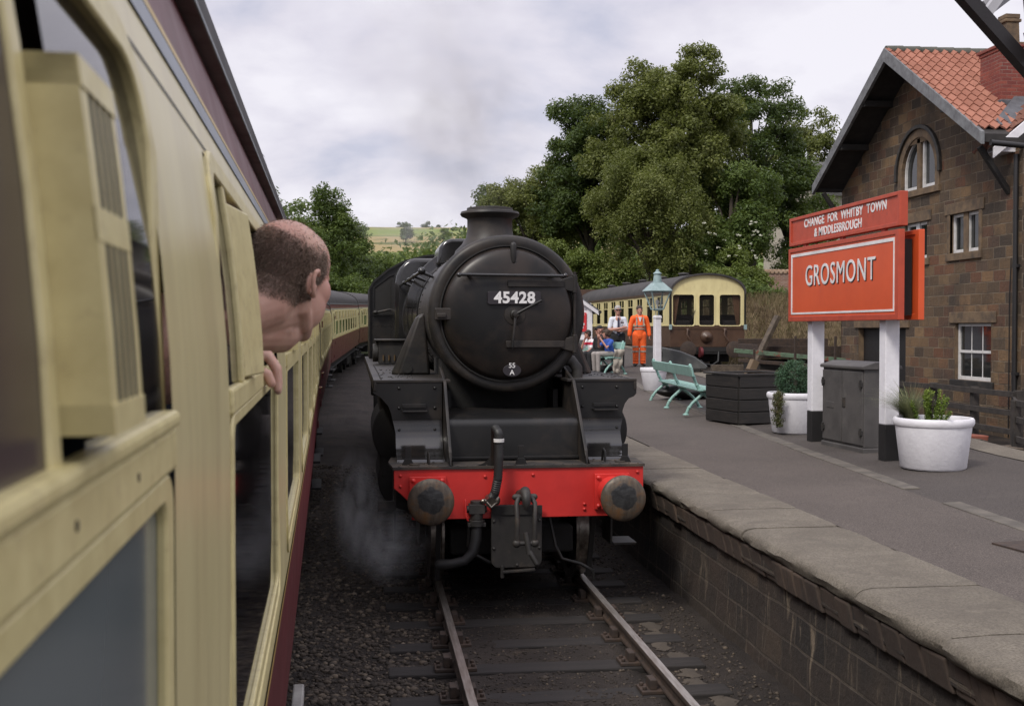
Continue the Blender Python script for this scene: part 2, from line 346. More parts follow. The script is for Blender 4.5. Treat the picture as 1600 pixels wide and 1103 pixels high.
def coping_mat():
    m, t, b = new_mat('coping_stone'); v = coords(t)
    col = mix_n(t, ramp_n(t, noise_n(t, v, 1.6, 8, .65), .32, .7), (.135, .118, .094), (.225, .20, .158))
    col = mix_n(t, ramp_n(t, noise_n(t, v, 70, 5, .75), .40, .66), col, (.085, .073, .06))
    col = mix_n(t, ramp_n(t, noise_n(t, v, 2.2, 8, .7, .5), .5, .72), col, (.11, .096, .078))
    s = t.nodes.new('ShaderNodeSeparateXYZ'); c = t.nodes.new('ShaderNodeTexCoord'); t.links.new(c.outputs['Object'], s.inputs[0])
    edge = ramp_n(t, math_n(t, 'MULTIPLY_ADD', noise_n(t, v, 3, 6, .7), .6, math_n(t, 'MULTIPLY', s.outputs[0], -1)), -3.09, -2.91)   # worn, lighter along the lip
    lich = ramp_n(t, noise_n(t, v, 6, 9, .75, .4), .55, .63)
    col = mix_n(t, math_n(t, 'MULTIPLY', edge, lich), col, (.38, .34, .26))
    col = mix_n(t, math_n(t, 'MULTIPLY', lich, .25), col, (.26, .23, .18))
    t.links.new(col, b.inputs['Base Color']); b.inputs['Roughness'].default_value = .85; b.inputs['Specular IOR Level'].default_value = .3
    h = math_n(t, 'ADD', noise_n(t, v, 60, 6, .7), math_n(t, 'MULTIPLY', noise_n(t, v, 7, 5, .6), 2))
    bump_n(t, b, h, .8, .014); return m
MAT['coping'] = coping_mat()
def tinted(name, stops, rough=.8, trans=0, attr='tint', bump=0, spec=.3):
    m, t, b = new_mat(name); a = t.nodes.new('ShaderNodeAttribute'); a.attribute_name = attr
    r = t.nodes.new('ShaderNodeValToRGB'); e = r.color_ramp.elements; e[0].position = 0; e[0].color = (*stops[0], 1); e[1].position = 1; e[1].color = (*stops[-1], 1)
    for k, cc in enumerate(stops[1:-1]): x = e.new((k+1)/(len(stops)-1)); x.color = (*cc, 1)
    t.links.new(a.outputs['Fac'], r.inputs[0]); t.links.new(r.outputs[0], b.inputs['Base Color'])
    b.inputs['Roughness'].default_value = rough; b.inputs['Specular IOR Level'].default_value = spec
    if trans:
        tr = t.nodes.new('ShaderNodeBsdfTranslucent'); t.links.new(mix_n(t, .5, r.outputs[0], (.16, .2, .03)), tr.inputs[0])
        mxs = t.nodes.new('ShaderNodeMixShader'); mxs.inputs[0].default_value = trans
        t.links.new(b.outputs[0], mxs.inputs[1]); t.links.new(tr.outputs[0], mxs.inputs[2])
        t.links.new(mxs.outputs[0], [n for n in t.nodes if n.type == 'OUTPUT_MATERIAL'][0].inputs[0])
    if bump: bump_n(t, b, noise_n(t, coords(t), 60, 4), bump, .01)
    return m
MAT['stones'] = tinted('ballast_stones', [(.03, .025, .021), (.062, .05, .04), (.12, .095, .07), (.23, .19, .15)], .85)
MAT['ballast'] = mk('ash_ballast', (.05, .041, .035), .92, c2=(.026, .022, .02), vs=1.2, bump=1, bs=55, bd=.03, dirt=(.075, .058, .042), ds=3, dr=(.58, .75), spec=.25)
MAT['spill'] = mk('sand_spill', (.075, .06, .045), .95, c2=(.05, .041, .032), vs=5, bump=.6, bs=60, bd=.01)
MAT['sleeper'] = mk('sleeper_timber', (.026, .022, .020), .9, c2=(.014, .012, .011), vs=5, scale=(.3, 2, 2), bump=.5, bs=25, bd=.01)
# ------------------------------------------------------------------ lie of the land
def rise(Y):
    if Y < 12: return 0.
    if Y < 33: return .001*(Y-12)**2
    return .441 + .02*(min(Y, 110)-33)
def zp(X, Y): return .95 + .035*max(0, min(X, 11)-3.9)*min(1, max(0, (Y-4)/8)) + rise(Y)
def ss(t): t = max(0, min(1, t)); return t*t*(3-2*t)
def xtrack(Y): return 1.486 + (max(0, Y-22)**2)/900
def xedge(Y): return 3.06 + (max(0, Y-16)**2)/800
def lerp_tab(tab, Y):
    if Y <= tab[0][0]: return tab[0][1]
    for (a, b), (c, d) in zip(tab, tab[1:]):
        if Y <= c: return b + (d-b)*(Y-a)/(c-a)
    return tab[-1][1]
STRIP = [(-4, 4.9), (8.6, 5.22), (11.1, 5.34), (14.3, 5.56), (19.5, 5.94), (25.4, 6.2), (40, 7.6), (60, 9)]
BACK = [(-4, 7.3), (13.2, 8.0), (15.2, 8.22), (17.6, 8.55), (22, 8.75), (27.5, 8.85), (31, 9.0), (34, 9.6), (40, 10.6), (60, 10.75)]
def xstrip(Y): return lerp_tab(STRIP, Y)
def xback(Y): return lerp_tab(BACK, Y)
def gz(X, Y):
    z = -.24 + rise(Y)
    if X > 7: z += (.45 + .012*max(0, min(Y, 45)-20))*ss((X-7)/1.6)
    if X > 13.5: z += 2.6*ss((Y-45)/9)*ss((X-13.8)/4)
    if Y > 60: z += 2.0*ss((Y-60)/25)*ss((X-4)/8)
    if X < -4: z += 5*ss((-X-5)/30)*ss((Y-10)/40)
    if Y > 110: z += .032*(Y-110)
    return z
def grid(name, xs, ys, zf, mat, parent=None, kind=None, smooth=60):
    vs = [(x, y, zf(x, y)) for y in ys for x in xs]; n = len(xs)
    fs = [(j*n+i, j*n+i+1, (j+1)*n+i+1, (j+1)*n+i) for j in range(len(ys)-1) for i in range(n-1)]
    m = MB(); m.v = vs; m.f = fs; o = m.build(name, mat, parent, smooth, recalc=False)
    if kind: o['kind'] = kind
    return o
def ground_mat():
    m, t, b = new_mat('ground'); v = coords(t); s = t.nodes.new('ShaderNodeSeparateXYZ'); t.links.new(v, s.inputs[0])
    near = mix_n(t, ramp_n(t, noise_n(t, v, 1.3, 7, .65), .38, .65), (.024, .02, .018), (.05, .04, .032))
    grass = mix_n(t, ramp_n(t, noise_n(t, v, .5, 8, .7), .35, .65), (.045, .065, .018), (.095, .11, .035))
    dry = mix_n(t, ramp_n(t, noise_n(t, v, 2.5, 8, .75), .4, .62), (.06, .042, .024), (.15, .11, .062))
    gy = ramp_n(t, math_n(t, 'MULTIPLY_ADD', noise_n(t, v, .4, 4), 14, s.outputs[1]), 0, 1)
    fy = math_n(t, 'MULTIPLY_ADD', noise_n(t, v, .5, 4), 12, s.outputs[1])
    f1 = t.nodes.new('ShaderNodeMapRange'); f1.inputs[1].default_value = 50; f1.inputs[2].default_value = 53; t.links.new(fy, f1.inputs[0])
    f2 = t.nodes.new('ShaderNodeMapRange'); f2.inputs[1].default_value = 60; f2.inputs[2].default_value = 64; t.links.new(fy, f2.inputs[0])
    col = mix_n(t, f1.outputs[0], near, dry); col = mix_n(t, f2.outputs[0], col, grass)
    t.links.new(col, b.inputs['Base Color']); b.inputs['Roughness'].default_value = .95; b.inputs['Specular IOR Level'].default_value = .2
    bump_n(t, b, noise_n(t, v, 12, 8, .75), .9, .08); return m
def axis_pts(*segs):
    P = []
    for a, b, s_ in segs:
        n = max(1, round((b-a)/s_)); P += [a + (b-a)*i/n for i in range(n)]
    return P + [segs[-1][1]]
def gnoise(x, y):
    n = mnoise.noise((x*.35, y*.35, 3.1))*.10 + mnoise.noise((x*1.3, y*1.3, 7))*.05
    far = ss((abs(x)+y-60)/200); return gz(x, y) + n*(0 if -3.5 < x < 8.9 and y < 60 else 1) + far*mnoise.noise((x*.01, y*.01, 0))*4
grid('ground', axis_pts((-500, -60, 22), (-60, -8, 4), (-8, 30, 1), (30, 80, 5), (80, 600, 26)), axis_pts((-20, 12, 4), (12, 70, 1), (70, 130, 4), (130, 760, 21)), gnoise, ground_mat(), kind='structure')
# bed between the trains, with ash, sleepers, rails
def bed_z(x, y):
    n = mnoise.noise((x*1.7, y*1.7, 0))*.022 + mnoise.noise((x*6, y*6, 4))*.012 + mnoise.noise((x*17, y*17, 9))*.008
    z = -.195 + n + rise(y)
    if x < .1: z += .05*ss((.1-x)/.5)
    if x > 2.7: z += .07*ss((x-2.7)/.3)
    if .8 < x < 2.2: z += .018
    return z
grid('ballast_bed', axis_pts((-3.4, -1.2, .2), (-1.2, 3.24, .03)), axis_pts((2, 7, .1), (7, 12.5, .03), (12.5, 20, .12), (20, 70, 1)), bed_z, MAT['ballast'], kind='structure')
def facemesh(name, V, F, mat, tint=None, parent=None, smooth=False):
    me = bpy.data.meshes.new(name); V = np.asarray(V, np.float32); F = np.asarray(F, np.int32); k = F.shape[1]
    me.vertices.add(len(V)); me.vertices.foreach_set('co', V.ravel())
    me.loops.add(F.size); me.loops.foreach_set('vertex_index', F.ravel())
    me.polygons.add(len(F)); me.polygons.foreach_set('loop_start', np.arange(0, F.size, k, dtype=np.int32))
    me.update(calc_edges=True)
    if tint is not None:
        a = me.attributes.new('tint', 'FLOAT', 'FACE'); a.data.foreach_set('value', np.asarray(tint, np.float32))
    if smooth: me.polygons.foreach_set('use_smooth', [True]*len(F))
    me.materials.append(mat); o = bpy.data.objects.new(name, me); COL.objects.link(o)
    if parent: o.parent = parent
    return o
_b = bmesh.new(); bmesh.ops.create_icosphere(_b, subdivisions=1, radius=1)
ICO_V = np.array([v.co[:] for v in _b.verts], np.float32); ICO_F = np.array([[v.index for v in f.verts] for f in _b.faces], np.int32); _b.free()
rng = np.random.default_rng(5)
def stones(name, P, size, tint, mat, squash=.65):
    n = len(P); k = len(ICO_V)
    V = ICO_V[None]*rng.uniform(.65, 1.25, (n, k, 1))*rng.uniform(.7, 1.3, (n, 1, 3))*size[:, None, None]
    V[:, :, 2] *= squash; a = rng.uniform(0, 6.28, n); c, s_ = np.cos(a)[:, None], np.sin(a)[:, None]
    X = V[:, :, 0]*c - V[:, :, 1]*s_; Y = V[:, :, 0]*s_ + V[:, :, 1]*c; V[:, :, 0] = X; V[:, :, 1] = Y
    V += P[:, None]; F = (ICO_F[None] + (np.arange(n)*k)[:, None, None]).reshape(-1, 3)
    return facemesh(name, V.reshape(-1, 3), F, mat, np.repeat(tint, len(ICO_F)))
P = []; S = []; T = []
for i in range(26000):
    y = 6.4 + 16*rng.random()**1.7; u = rng.random()
    if u < .62: x = rng.uniform(-1.0, .64); sz = .008 + .026*rng.random()**1.8; tn = rng.beta(1.3, 3.2)
    elif u < .85: x = rng.uniform(.85, 2.15); sz = rng.uniform(.006, .016); tn = rng.beta(1, 5)
    else: x = rng.uniform(2.3, 3.05); sz = rng.uniform(.007, .02); tn = rng.beta(1, 3.5)
    P.append((x, y, bed_z(x, y)+sz*.2)); S.append(sz); T.append(tn)
for x, y in ((.02, 8.6), (-.2, 7.5), (.2, 9.5), (.45, 10.2), (1.4, 9.0), (2.4, 8.2)): P.append((x, y, bed_z(x, y))); S.append(.05); T.append(.25)
tag(stones('loose_ballast', np.array(P), np.array(S), np.array(T), MAT['stones']), 'loose grey and brown ballast stones lying between the two trains', 'ballast', kind='stuff')
P = []; S = []
for i in range(9):                                                   # pale sandy spill beside the platform foot
    y = 8.0 + i*.36; x = 2.60 + .05*math.sin(i*2.1)
    m = MB(); n = 14; c = [(x + rng.uniform(.05, .12)*math.cos(6.28*j/n)*(1+.3*math.sin(j*3+i)), y + rng.uniform(.14, .26)*math.sin(6.28*j/n)) for j in range(n)]
    P.append([(a, b, bed_z(a, b)+.006) for a, b in c] + [(x, y, bed_z(x, y)+.022)])
m = MB()
for q in P: m.add(q, [(j, (j+1) % 14, 14) for j in range(14)])
o = m.build('sand_spill', MAT['spill'], smooth=60); tag(o, 'pale patches of sand spilt along the foot of the platform wall', 'sand', kind='stuff')
def make_track(name, xf, label, y0, y1, ys0, ys1, dirty=True):
    t = empty(name, (0, 0, 0), label=label, cat='railway track')
    for sgn in (-1, 1):
        prof = [(-.035, 0), (.035, 0), (.035, -.035), (.01, -.05), (.01, -.11), (.032, -.122), (.032, -.145), (-.032, -.145), (-.032, -.122), (-.01, -.11), (-.01, -.05), (-.035, -.035)]
        ys = axis_pts((y0, y1, 1.)); m = MB(); n = len(prof)
        vs = [(xf(y) + sgn*.76 + a, y, b + rise(y)) for y in ys for a, b in prof]
        m.add(vs, [(i*n+j, i*n+(j+1) % n, (i+1)*n+(j+1) % n, (i+1)*n+j) for i in range(len(ys)-1) for j in range(n)])
        r = m.build('rail', MAT['rust'], t, 0, bevel=.006)
        h = MB(); n = 2
        h.add([(xf(y)+sgn*.76+a, y, .0012+rise(y)) for y in ys for a in (-.031, .031)], [(i*2, i*2+1, i*2+3, i*2+2) for i in range(len(ys)-1)])
        h.build('running_surface', MAT['railtop'], r)
    y = ys0; k = 0; chair = None
    while y < ys1:
        x = xf(y); m = MB().box(-1.3, 1.3, -.125, .125, -.07, 0)
        s_ = m.build('sleeper', MAT['sleeper'], t, bevel=.012, loc=(x + random.uniform(-.03, .03), y, -.160 + rise(y) + random.uniform(-.008, .004)))
        s_.rotation_euler = (0, random.uniform(-.006, .006), random.uniform(-.01, .01))
        for sgn in (-1, 1):
            if chair is None:
                c = MB().box(-.17, .17, -.1, .1, 0, .03).box(-.1, -.045, -.07, .07, .03, .115).box(.045, .1, -.07, .07, .03, .105)
                c.box(-.05, -.03, -.09, .11, .05, .11)
                for bx in (-.14, .14): c.cyl((bx, .05, .03), (bx, .05, .055), .018, n=8).cyl((bx, -.05, .03), (bx, -.05, .055), .018, n=8)
                chair = c.build('rail_chair', MAT['rust'], s_, 0, bevel=.006); ch = chair
            else:
                ch = chair.copy(); COL.objects.link(ch); ch.parent = s_
            ch.location = (sgn*.76, 0, 0); ch.rotation_euler = (0, 0, 0 if sgn < 0 else math.pi)
        y += .74; k += 1
    return t
make_track('railway_track', xtrack, 'running line in front of the black locomotive, shiny rails on dark sleepers', 2.2, 75, 4.1, 24)
make_track('railway_track', lambda y: -1.66 - .033*y + max(0, y-25)**2/900, 'line under the cream and maroon train at left', 2.2, 75, 8.1, 24)
# ------------------------------------------------------------------ platform
plat = empty('platform', kind='structure')
ysP = axis_pts((-3, 34, .5), (34, 62, 2))
def strip_mesh(name, x0, x1, mat, dz=0, n=4, ys=ysP):
    m = MB(); k = n+1
    m.v = [(x0(y) + (x1(y)-x0(y))*i/n, y, zp(x0(y) + (x1(y)-x0(y))*i/n, y) + dz + .004*mnoise.noise((i*1.1, y*.8, 2))) for y in ys for i in range(k)]
    m.f = [(j*k+i, j*k+i+1, (j+1)*k+i+1, (j+1)*k+i) for j in range(len(ys)-1) for i in range(n)]
    o = m.build(name, mat, plat, 60, recalc=False); return o
inn = lambda y: xedge(y) + .855
strip_mesh('asphalt', inn, xstrip, MAT['asphalt'], -.002, 6)
strip_mesh('rear_asphalt', lambda y: xstrip(y)+.0, lambda y: xback(y)-.42, MAT['asphalt2'], -.006, 8)
strip_mesh('rear_edging', lambda y: xback(y)-.46, xback, MAT['coping'], .004, 2)
m = MB(); y = -2.5; i = 0                                             # flush kerb course let into the asphalt
while y < 34:
    L = random.uniform(.75, .95); a, b = y+.006, y+L-.006
    if not (9.6 < y < 10.5):
        vs = []
        for yy in (a, b):
            for off in (-.01, .17): vs.append((xstrip(yy)+off, yy, zp(xstrip(yy)+off, yy)+.006+random.uniform(0, .004)))
        v2 = [(p[0], p[1], p[2]-.08) for p in vs]
        m.add(vs+v2, [(0, 1, 3, 2), (0, 2, 6, 4), (1, 5, 7, 3), (0, 4, 5, 1), (2, 3, 7, 6)])
    y += L
m.build('kerb_course', mk('kerb_stone', (.125, .11, .09), .85, c2=(.075, .066, .055), vs=5, bump=.4, bs=40, dirt=(.06, .052, .045), ds=4, dr=(.5, .7)), plat, 0, bevel=.008)
m = MB(); y = -2.6                                                    # coping slabs, each with a worn rounded nose
while y < 40:
    L = random.uniform(.92, 1.3); dz = random.uniform(-.006, .006); dx = random.uniform(-.018, .018); n = 8
    prof = [(.85, -.13), (.85, 0), (.55, 0), (.3, .001), (.12, -.002), (.05, -.010), (.014, -.030), (0, -.060), (.006, -.092), (.03, -.122), (.12, -.138)]
    kx = len(prof); vs = []
    for j in range(n+1):
        yy = y + .007 + (L-.014)*j/n; xe = xedge(yy) + dx; endr = .012 if j in (0, n) else 0
        for q, (a, b) in enumerate(prof):
            wear = .018*mnoise.noise((yy*3, q*.7, 1)) + .01*mnoise.noise((yy*11, q, 5)) if 4 <= q <= 9 else .004*mnoise.noise((yy*2, q, 9))
            vs.append((xe + a + wear + (endr if 5 <= q <= 9 else 0), yy, zp(xe+a, yy) + b + dz + wear*.5 - endr*.5))
    fs = [(j*kx+q, j*kx+q+1, (j+1)*kx+q+1, (j+1)*kx+q) for j in range(n) for q in range(kx-1)] + [tuple(range(kx)), tuple(n*kx+q for q in range(kx))[::-1]]
    m.add(vs, fs); y += L
m.build('coping', MAT['coping'], plat, 40)
m = MB(); ys = axis_pts((-3, 40, .35)); zs = [-.35, -.1, .1, .3, .5, .66, .68, .83]      # wall face, stepping out in its top course
k = len(zs)
def wx(y, z): return xedge(y) + (.12 if z < .67 else .07) + .02*mnoise.noise((y*2.2, z*5, 3)) + .012*mnoise.noise((y*7, z*9, 6)) - (.05*(0 if z > .4 else (.4-z)))
m.v = [(wx(y, z), y, z + rise(y)) for y in ys for z in zs]
m.f = [(j*k+i, j*k+i+1, (j+1)*k+i+1, (j+1)*k+i) for j in range(len(ys)-1) for i in range(k-1)]
m.build('retaining_wall', MAT['pwall'], plat, 50)
m = MB(); y = -2
while y < 30:                                                          # slanted header stones below the coping
    L = random.uniform(.2, .3); a = y+.01; b = y+L-.012
    x = xedge(y)+.045+random.uniform(-.012, .012); r0 = rise(y)
    m.add([(x, a+.05, .812+r0), (x, b+.05, .812+r0), (x+.03, b, .625+r0), (x+.03, a, .625+r0), (x+.2, a+.05, .812+r0), (x+.2, b+.05, .812+r0), (x+.2, b, .625+r0), (x+.2, a, .625+r0)],
        [(0, 1, 2, 3), (0, 4, 5, 1), (3, 2, 6, 7), (0, 3, 7, 4), (1, 5, 6, 2)]); y += L
m.build('header_course', brickwall('header_stone', [(.05, .034, .025), (.085, .058, .042), (.06, .04, .03), (.10, .066, .045)], (.05, .04, .03), .27, 2, msize=.01, soot=(.03, .022, .018), bd=.01), plat, 0, bevel=.015)
m = MB(); ysb = axis_pts((-3, 62, 1.5))
m.v = [(xback(y)+dx, y, z) for y in ysb for dx, z in ((0, zp(xback(y), y)+.006), (.03, -.4))]
m.f = [(2*j, 2*j+1, 2*j+3, 2*j+2) for j in range(len(ysb)-1)]
m.build('rear_wall', MAT['pwall'], plat, 50)
cz = zp(5.1, 8.25)
o = MB().box(-.24, .24, -.2, .2, -.02, .004).build('manhole_cover', MAT['rust'], None, 0, bevel=.004, loc=(4.98, 8.05, cz)); o.rotation_euler = (0, 0, .15)
tag(o, 'rusty rectangular manhole cover let into the platform asphalt', 'manhole cover')
# ------------------------------------------------------------------ steam locomotive (local: x across, y rearwards from the buffer faces)
loco = empty('steam_locomotive', (1.455, 10.3, 0), R(.6), 'grimy black steam locomotive with red buffer beam, number 45428, standing at the platform', 'steam locomotive')
L = loco
def rivets(m, pts, r=.013, axis=(0, -1, 0)):
    for p in pts: m.lathe([(r, 0), (r*.9, r*.5), (r*.5, r*.85), (0, r)], p, axis, 8)
    return m
SZ = 2.755                                                            # height of the smokebox centre
# buffer beam and front deck
bm_ = MB().prism([(-1.2, 1.275), (-1.2, 1.10), (-1.14, 1.05), (-1.06, .97), (-1.03, .89), (-1.03, .80), (1.03, .80), (1.1, .84), (1.17, .93), (1.2, 1.0), (1.2, 1.275)], 'y', .55, .60)
beam = bm_.build('buffer_beam', MAT['red'], L, 0, bevel=.006)
m = rivets(MB(), [(-1.14, .548, 1.22), (-1.14, .548, 1.12), (1.14, .548, 1.22), (-.34, .548, 1.2), (.62, .548, .92), (.62, .548, .87), (.12, .548, 1.21), (-.98, .548, .86), (.97, .548, .86)], .017)
m.build('rivet_row', MAT['red'], beam, 60)
m = MB().prism([(-1.21, .53), (1.21, .53), (1.24, 1.0), (1.2, 1.4), (-1.2, 1.4), (-1.24, 1.0)], 'z', 1.275, 1.30)
for k in range(26): rivets(m, [(-1.15+k*.092, .56, 1.30)], .011, (0, 0, 1))
for sgn in (-1, 1):
    for k in range(14): rivets(m, [(sgn*random.uniform(.72, 1.16), random.uniform(.62, .95), 1.30)], .013, (0, 0, 1))
    m.cyl((sgn*1.0, .68, 1.30), (sgn*1.0, .68, 1.315), .05, n=12)
deck = m.build('front_deck', mk('dusty_deck', (.03, .025, .02), .7, c2=(.014, .013, .012), vs=4, bump=.2, bs=30, dirt=(.07, .052, .036), ds=4, dr=(.45, .7)), L, 30)
# buffers
def buffer_mat():
    m, t, b = new_mat('buffer_face'); v = coords(t); s = t.nodes.new('ShaderNodeSeparateXYZ'); t.links.new(v, s.inputs[0])
    r = math_n(t, 'SQRT', math_n(t, 'ADD', math_n(t, 'POWER', s.outputs[0], 2.0), math_n(t, 'POWER', math_n(t, 'ADD', s.outputs[2], -.015), 2.0)))
    rr = math_n(t, 'MULTIPLY_ADD', noise_n(t, v, 9, 5, .6), .09, r)
    f = ramp_n(t, rr, .158, .172)
    streak = noise_n(t, coords(t, 'Object', (26, 26, 1.5)), 1.2, 4)
    steel = mix_n(t, ramp_n(t, streak, .35, .7), (.055, .045, .036), (.125, .098, .07)); steel = mix_n(t, ramp_n(t, noise_n(t, v, 7, 6, .7), .5, .7), steel, (.15, .075, .03))
    grease = mix_n(t, ramp_n(t, noise_n(t, v, 14, 4), .4, .65), (.010, .010, .010), (.03, .03, .029))
    t.links.new(mix_n(t, f, grease, steel), b.inputs['Base Color'])
    t.links.new(math_n(t, 'MULTIPLY_ADD', f, .12, .36), b.inputs['Roughness']); t.links.new(math_n(t, 'MULTIPLY', f, .35), b.inputs['Metallic'])
    bump_n(t, b, noise_n(t, v, 16, 5), .35, .015); return m
BUF = buffer_mat(); bufs = []
for sx_ in (-.885, .885):
    base = MB().box(-.17, .17, .51, .549, -.17, .17).lathe([(.15, 0), (.145, .06), (.115, .2), (.108, .34), (.12, .35), (.12, .37)], (0, .51, 0), (0, -1, 0), 28)
    rivets(base, [(a, .51, c) for a in (-.135, .135) for c in (-.135, .135)], .024)
    if not bufs:
        hs = base.build('buffer', MAT['red'], L, 35, bevel=.004); hs.location = (sx_, 0, 1.04)
        MB().lathe([(.07, 0), (.07, .12)], (0, .16, 0), (0, -1, 0), 20).build('buffer_shaft', MAT['steel'], hs, 35)
        MB().lathe([(.0, .03), (.1, .026), (.17, .014), (.198, 0), (.21, -.012), (.212, -.03), (.2, -.04), (.07, -.06), (0, -.06)], (0, .03, 0), (0, -1, 0), 48).build('buffer_head', BUF, hs, 50)
        bufs.append(hs)
    else:
        h2 = copy_tree(hs, L); h2.location = (sx_, 0, 1.04); bufs.append(h2)
# footsteps in front of the cylinders: upright plate, then an S-curved apron down to the deck
for sgn in (-1, 1):
    out_ = [(1.33, 2.07), (1.33, 1.93), (1.30, 1.90), (1.25, 1.88), (1.21, 1.83), (1.185, 1.76), (1.18, 1.68), (.685, 1.68), (.685, 2.07)]
    if sgn < 0: out_ = [(1.38, 2.07), (1.38, 1.95), (1.30, 1.90), (1.23, 1.82), (1.2, 1.74), (1.19, 1.68), (.685, 1.68), (.685, 2.07)]
    pl = MB().prism([(sgn*a, c) for a, c in out_], 'y', 1.35, 1.37).build('front_plate', MAT['black'], L, 0, bevel=.004)
    prof = [(1.35, 1.68)] + [(1.05+.30*math.cos(R(a)), 1.64-.30*math.sin(R(a))) for a in range(0, 91, 9)] + [(.98, 1.335), (.94, 1.32), (.92, 1.30)]
    m = MB(); n = len(prof)
    for q, (yy, zz_) in enumerate(prof): m.v += [(sgn*.685, yy, zz_), (sgn*(1.185 - .01*min(q, 3)), yy, zz_)]
    m.f = [(2*q, 2*q+1, 2*q+3, 2*q+2) for q in range(n-1)]
    m.build('curved_apron', MAT['gloss'], pl, 50)
    st = MB().box(sgn*1.09 if sgn < 0 else .86, -.84 if sgn < 0 else 1.11, 1.22, 1.35, 1.765, 1.78).box(sgn*1.09 if sgn < 0 else .87, -.85 if sgn < 0 else 1.10, 1.325, 1.35, 1.80, 1.84)
    st.build('foot_step', MAT['black'], pl, 0, bevel=.004)
    rivets(MB(), [(sgn*a, 1.35, c) for a in (.76, 1.12) for c in (2.0, 1.8, 1.58)], .017).build('rivet_row', MAT['black'], pl, 60)
    # thin sloping frame plate beside it
    fp = MB().prism([(.55, 1.30), (.62, 1.30), (.66, 1.42), (1.30, 2.07), (1.9, 2.2), (1.9, 1.3)], 'x', sgn*.66-.016, sgn*.66+.016)
    fp.build('frame_plate', MAT['smoke'], L, 0, bevel=.008)
    MB().tube([(sgn*.86, .72, 1.29), (sgn*.86, .72, 1.40), (sgn*.86, .80, 1.42), (sgn*.86, .86, 1.29)], .012, 8).build('hand_grip', MAT['black'], deck, 60)
for x_, y_ in ((-1.06, .7), (.02, .64), (1.05, .68)):
    MB().box(x_-.03, x_+.03, y_, y_+.014, 1.30, 1.48).prism([(x_-.06, 1.30), (x_+.06, 1.30), (x_+.03, 1.36), (x_-.03, 1.36)], 'y', y_-.004, y_+.018).build('lamp_iron', MAT['black'], deck, 0, bevel=.003)
# box between the frames
prof = [(.98, 1.30), (.98, 1.635)] + [(1.06-.08*math.cos(R(a)), 1.635+.08*math.sin(R(a))) for a in (15, 30, 45, 60, 75, 90)] + [(1.35, 1.735), (1.9, 1.76), (1.9, 1.30)]
MB().prism(prof, 'x', -.64, .64).build('valve_cover', MAT['black'], L, 50)
MB().box(-.64, .64, .93, .98, 1.32, 1.345).build('cover_edge', MAT['black'], L, 0, bevel=.004)
MB().box(-.62, .62, 2.3, 3.5, 1.2, 2.35).build('smokebox_saddle', MAT['under'], L, 0)
m = MB().tube([(.78, 1.75, 2.07), (.78, 1.75, 2.18), (.72, 1.75, 2.26), (.6, 1.75, 2.28)], .06, 12).cyl((.78, 1.75, 2.0), (.78, 1.75, 2.05), .085).cyl((.78, 1.75, 1.6), (.78, 1.75, 2.0), .045)
m.build('steam_pipe', MAT['grime'], L, 50)
# running plates
for sgn in (-1, 1):
    o_ = 1.375 if sgn < 0 else 1.33
    m = MB().box(*sorted((sgn*.6, sgn*o_)), 1.34, 11.2, 2.055, 2.085).box(*sorted((sgn*(o_-.03), sgn*o_)), 1.34, 11.2, 1.97, 2.055)
    rp = m.build('running_plate', MAT['smoke'], L, 0, bevel=.006)
    m = MB()
    for k in range(46): rivets(m, [(sgn*random.uniform(.95, 1.3), random.uniform(1.45, 4.2), 2.085)], .011, (0, 0, 1))
    for k in range(60): rivets(m, [(sgn*(o_-.08), 1.4+k*.08, 2.085)], .008, (0, 0, 1))
    m.build('plate_rivets', MAT['black'], rp, 60)
# smokebox, door and fittings
sb = MB().lathe([(.78, 0), (.845, -.035), (.862, -.012), (.866, .03), (.866, .06), (.845, .07), (.845, 2.36), (.8, 2.36)], (0, 2.03, SZ), (0, 1, 0), 96)
smokebox = sb.build('smokebox', MAT['smoke'], L, 40); smokebox.location = (.022, -.33, SZ*(1-.955)); smokebox.scale = (.955, 1, .955)
MB().lathe([(.70, -.03), (.765, -.045), (.80, -.048), (.835, -.04), (.855, -.018), (.858, 0), (.7, 0)], (0, 2.02, SZ), (0, 1, 0), 96).build('front_ring', MAT['smoke'], smokebox, 50)
prof = [(.712, 0), (.722, -.02), (.715, -.045), (.70, -.056)] + [(.70*math.cos(a), -.056 - .115*math.sin(a)) for a in [R(k*6) for k in range(1, 15)]] + [(0, -.172)]
MB().lathe([(.69, .03), (.745, .03), (.745, -.045), (.735, -.046), (.735, .02), (.69, .02)], (0, 1.985, SZ), (0, 1, 0), 96).build('door_joint', MAT['under'], smokebox, 40)
dr_ = MB().lathe(prof, (0, 1.985, SZ), (0, 1, 0), 96).build('smokebox_door', MAT['door'], smokebox, 50)
def dome_y(x, z):
    r = min(.70, math.hypot(x, z-SZ)); return 1.985 - .056 - .115*math.sqrt(max(0, 1-(r/.70)**2))
def on_door(m, pts, w_, t_=.02, lift=0):                               # strap that follows the dished door
    q = []
    for (x, z) in pts:
        y = dome_y(x, z) - lift
        q += [(x, y+.03, z-w_/2), (x, y-t_, z-w_/2), (x, y-t_, z+w_/2), (x, y+.03, z+w_/2)]
    n = len(pts)
    return m.add(q, [(4*i+k, 4*i+(k+1) % 4, 4*i+4+(k+1) % 4, 4*i+4+k) for i in range(n-1) for k in range(4)] + [(0, 1, 2, 3), (4*n-1, 4*n-2, 4*n-3, 4*n-4)])
hinge_x = .76
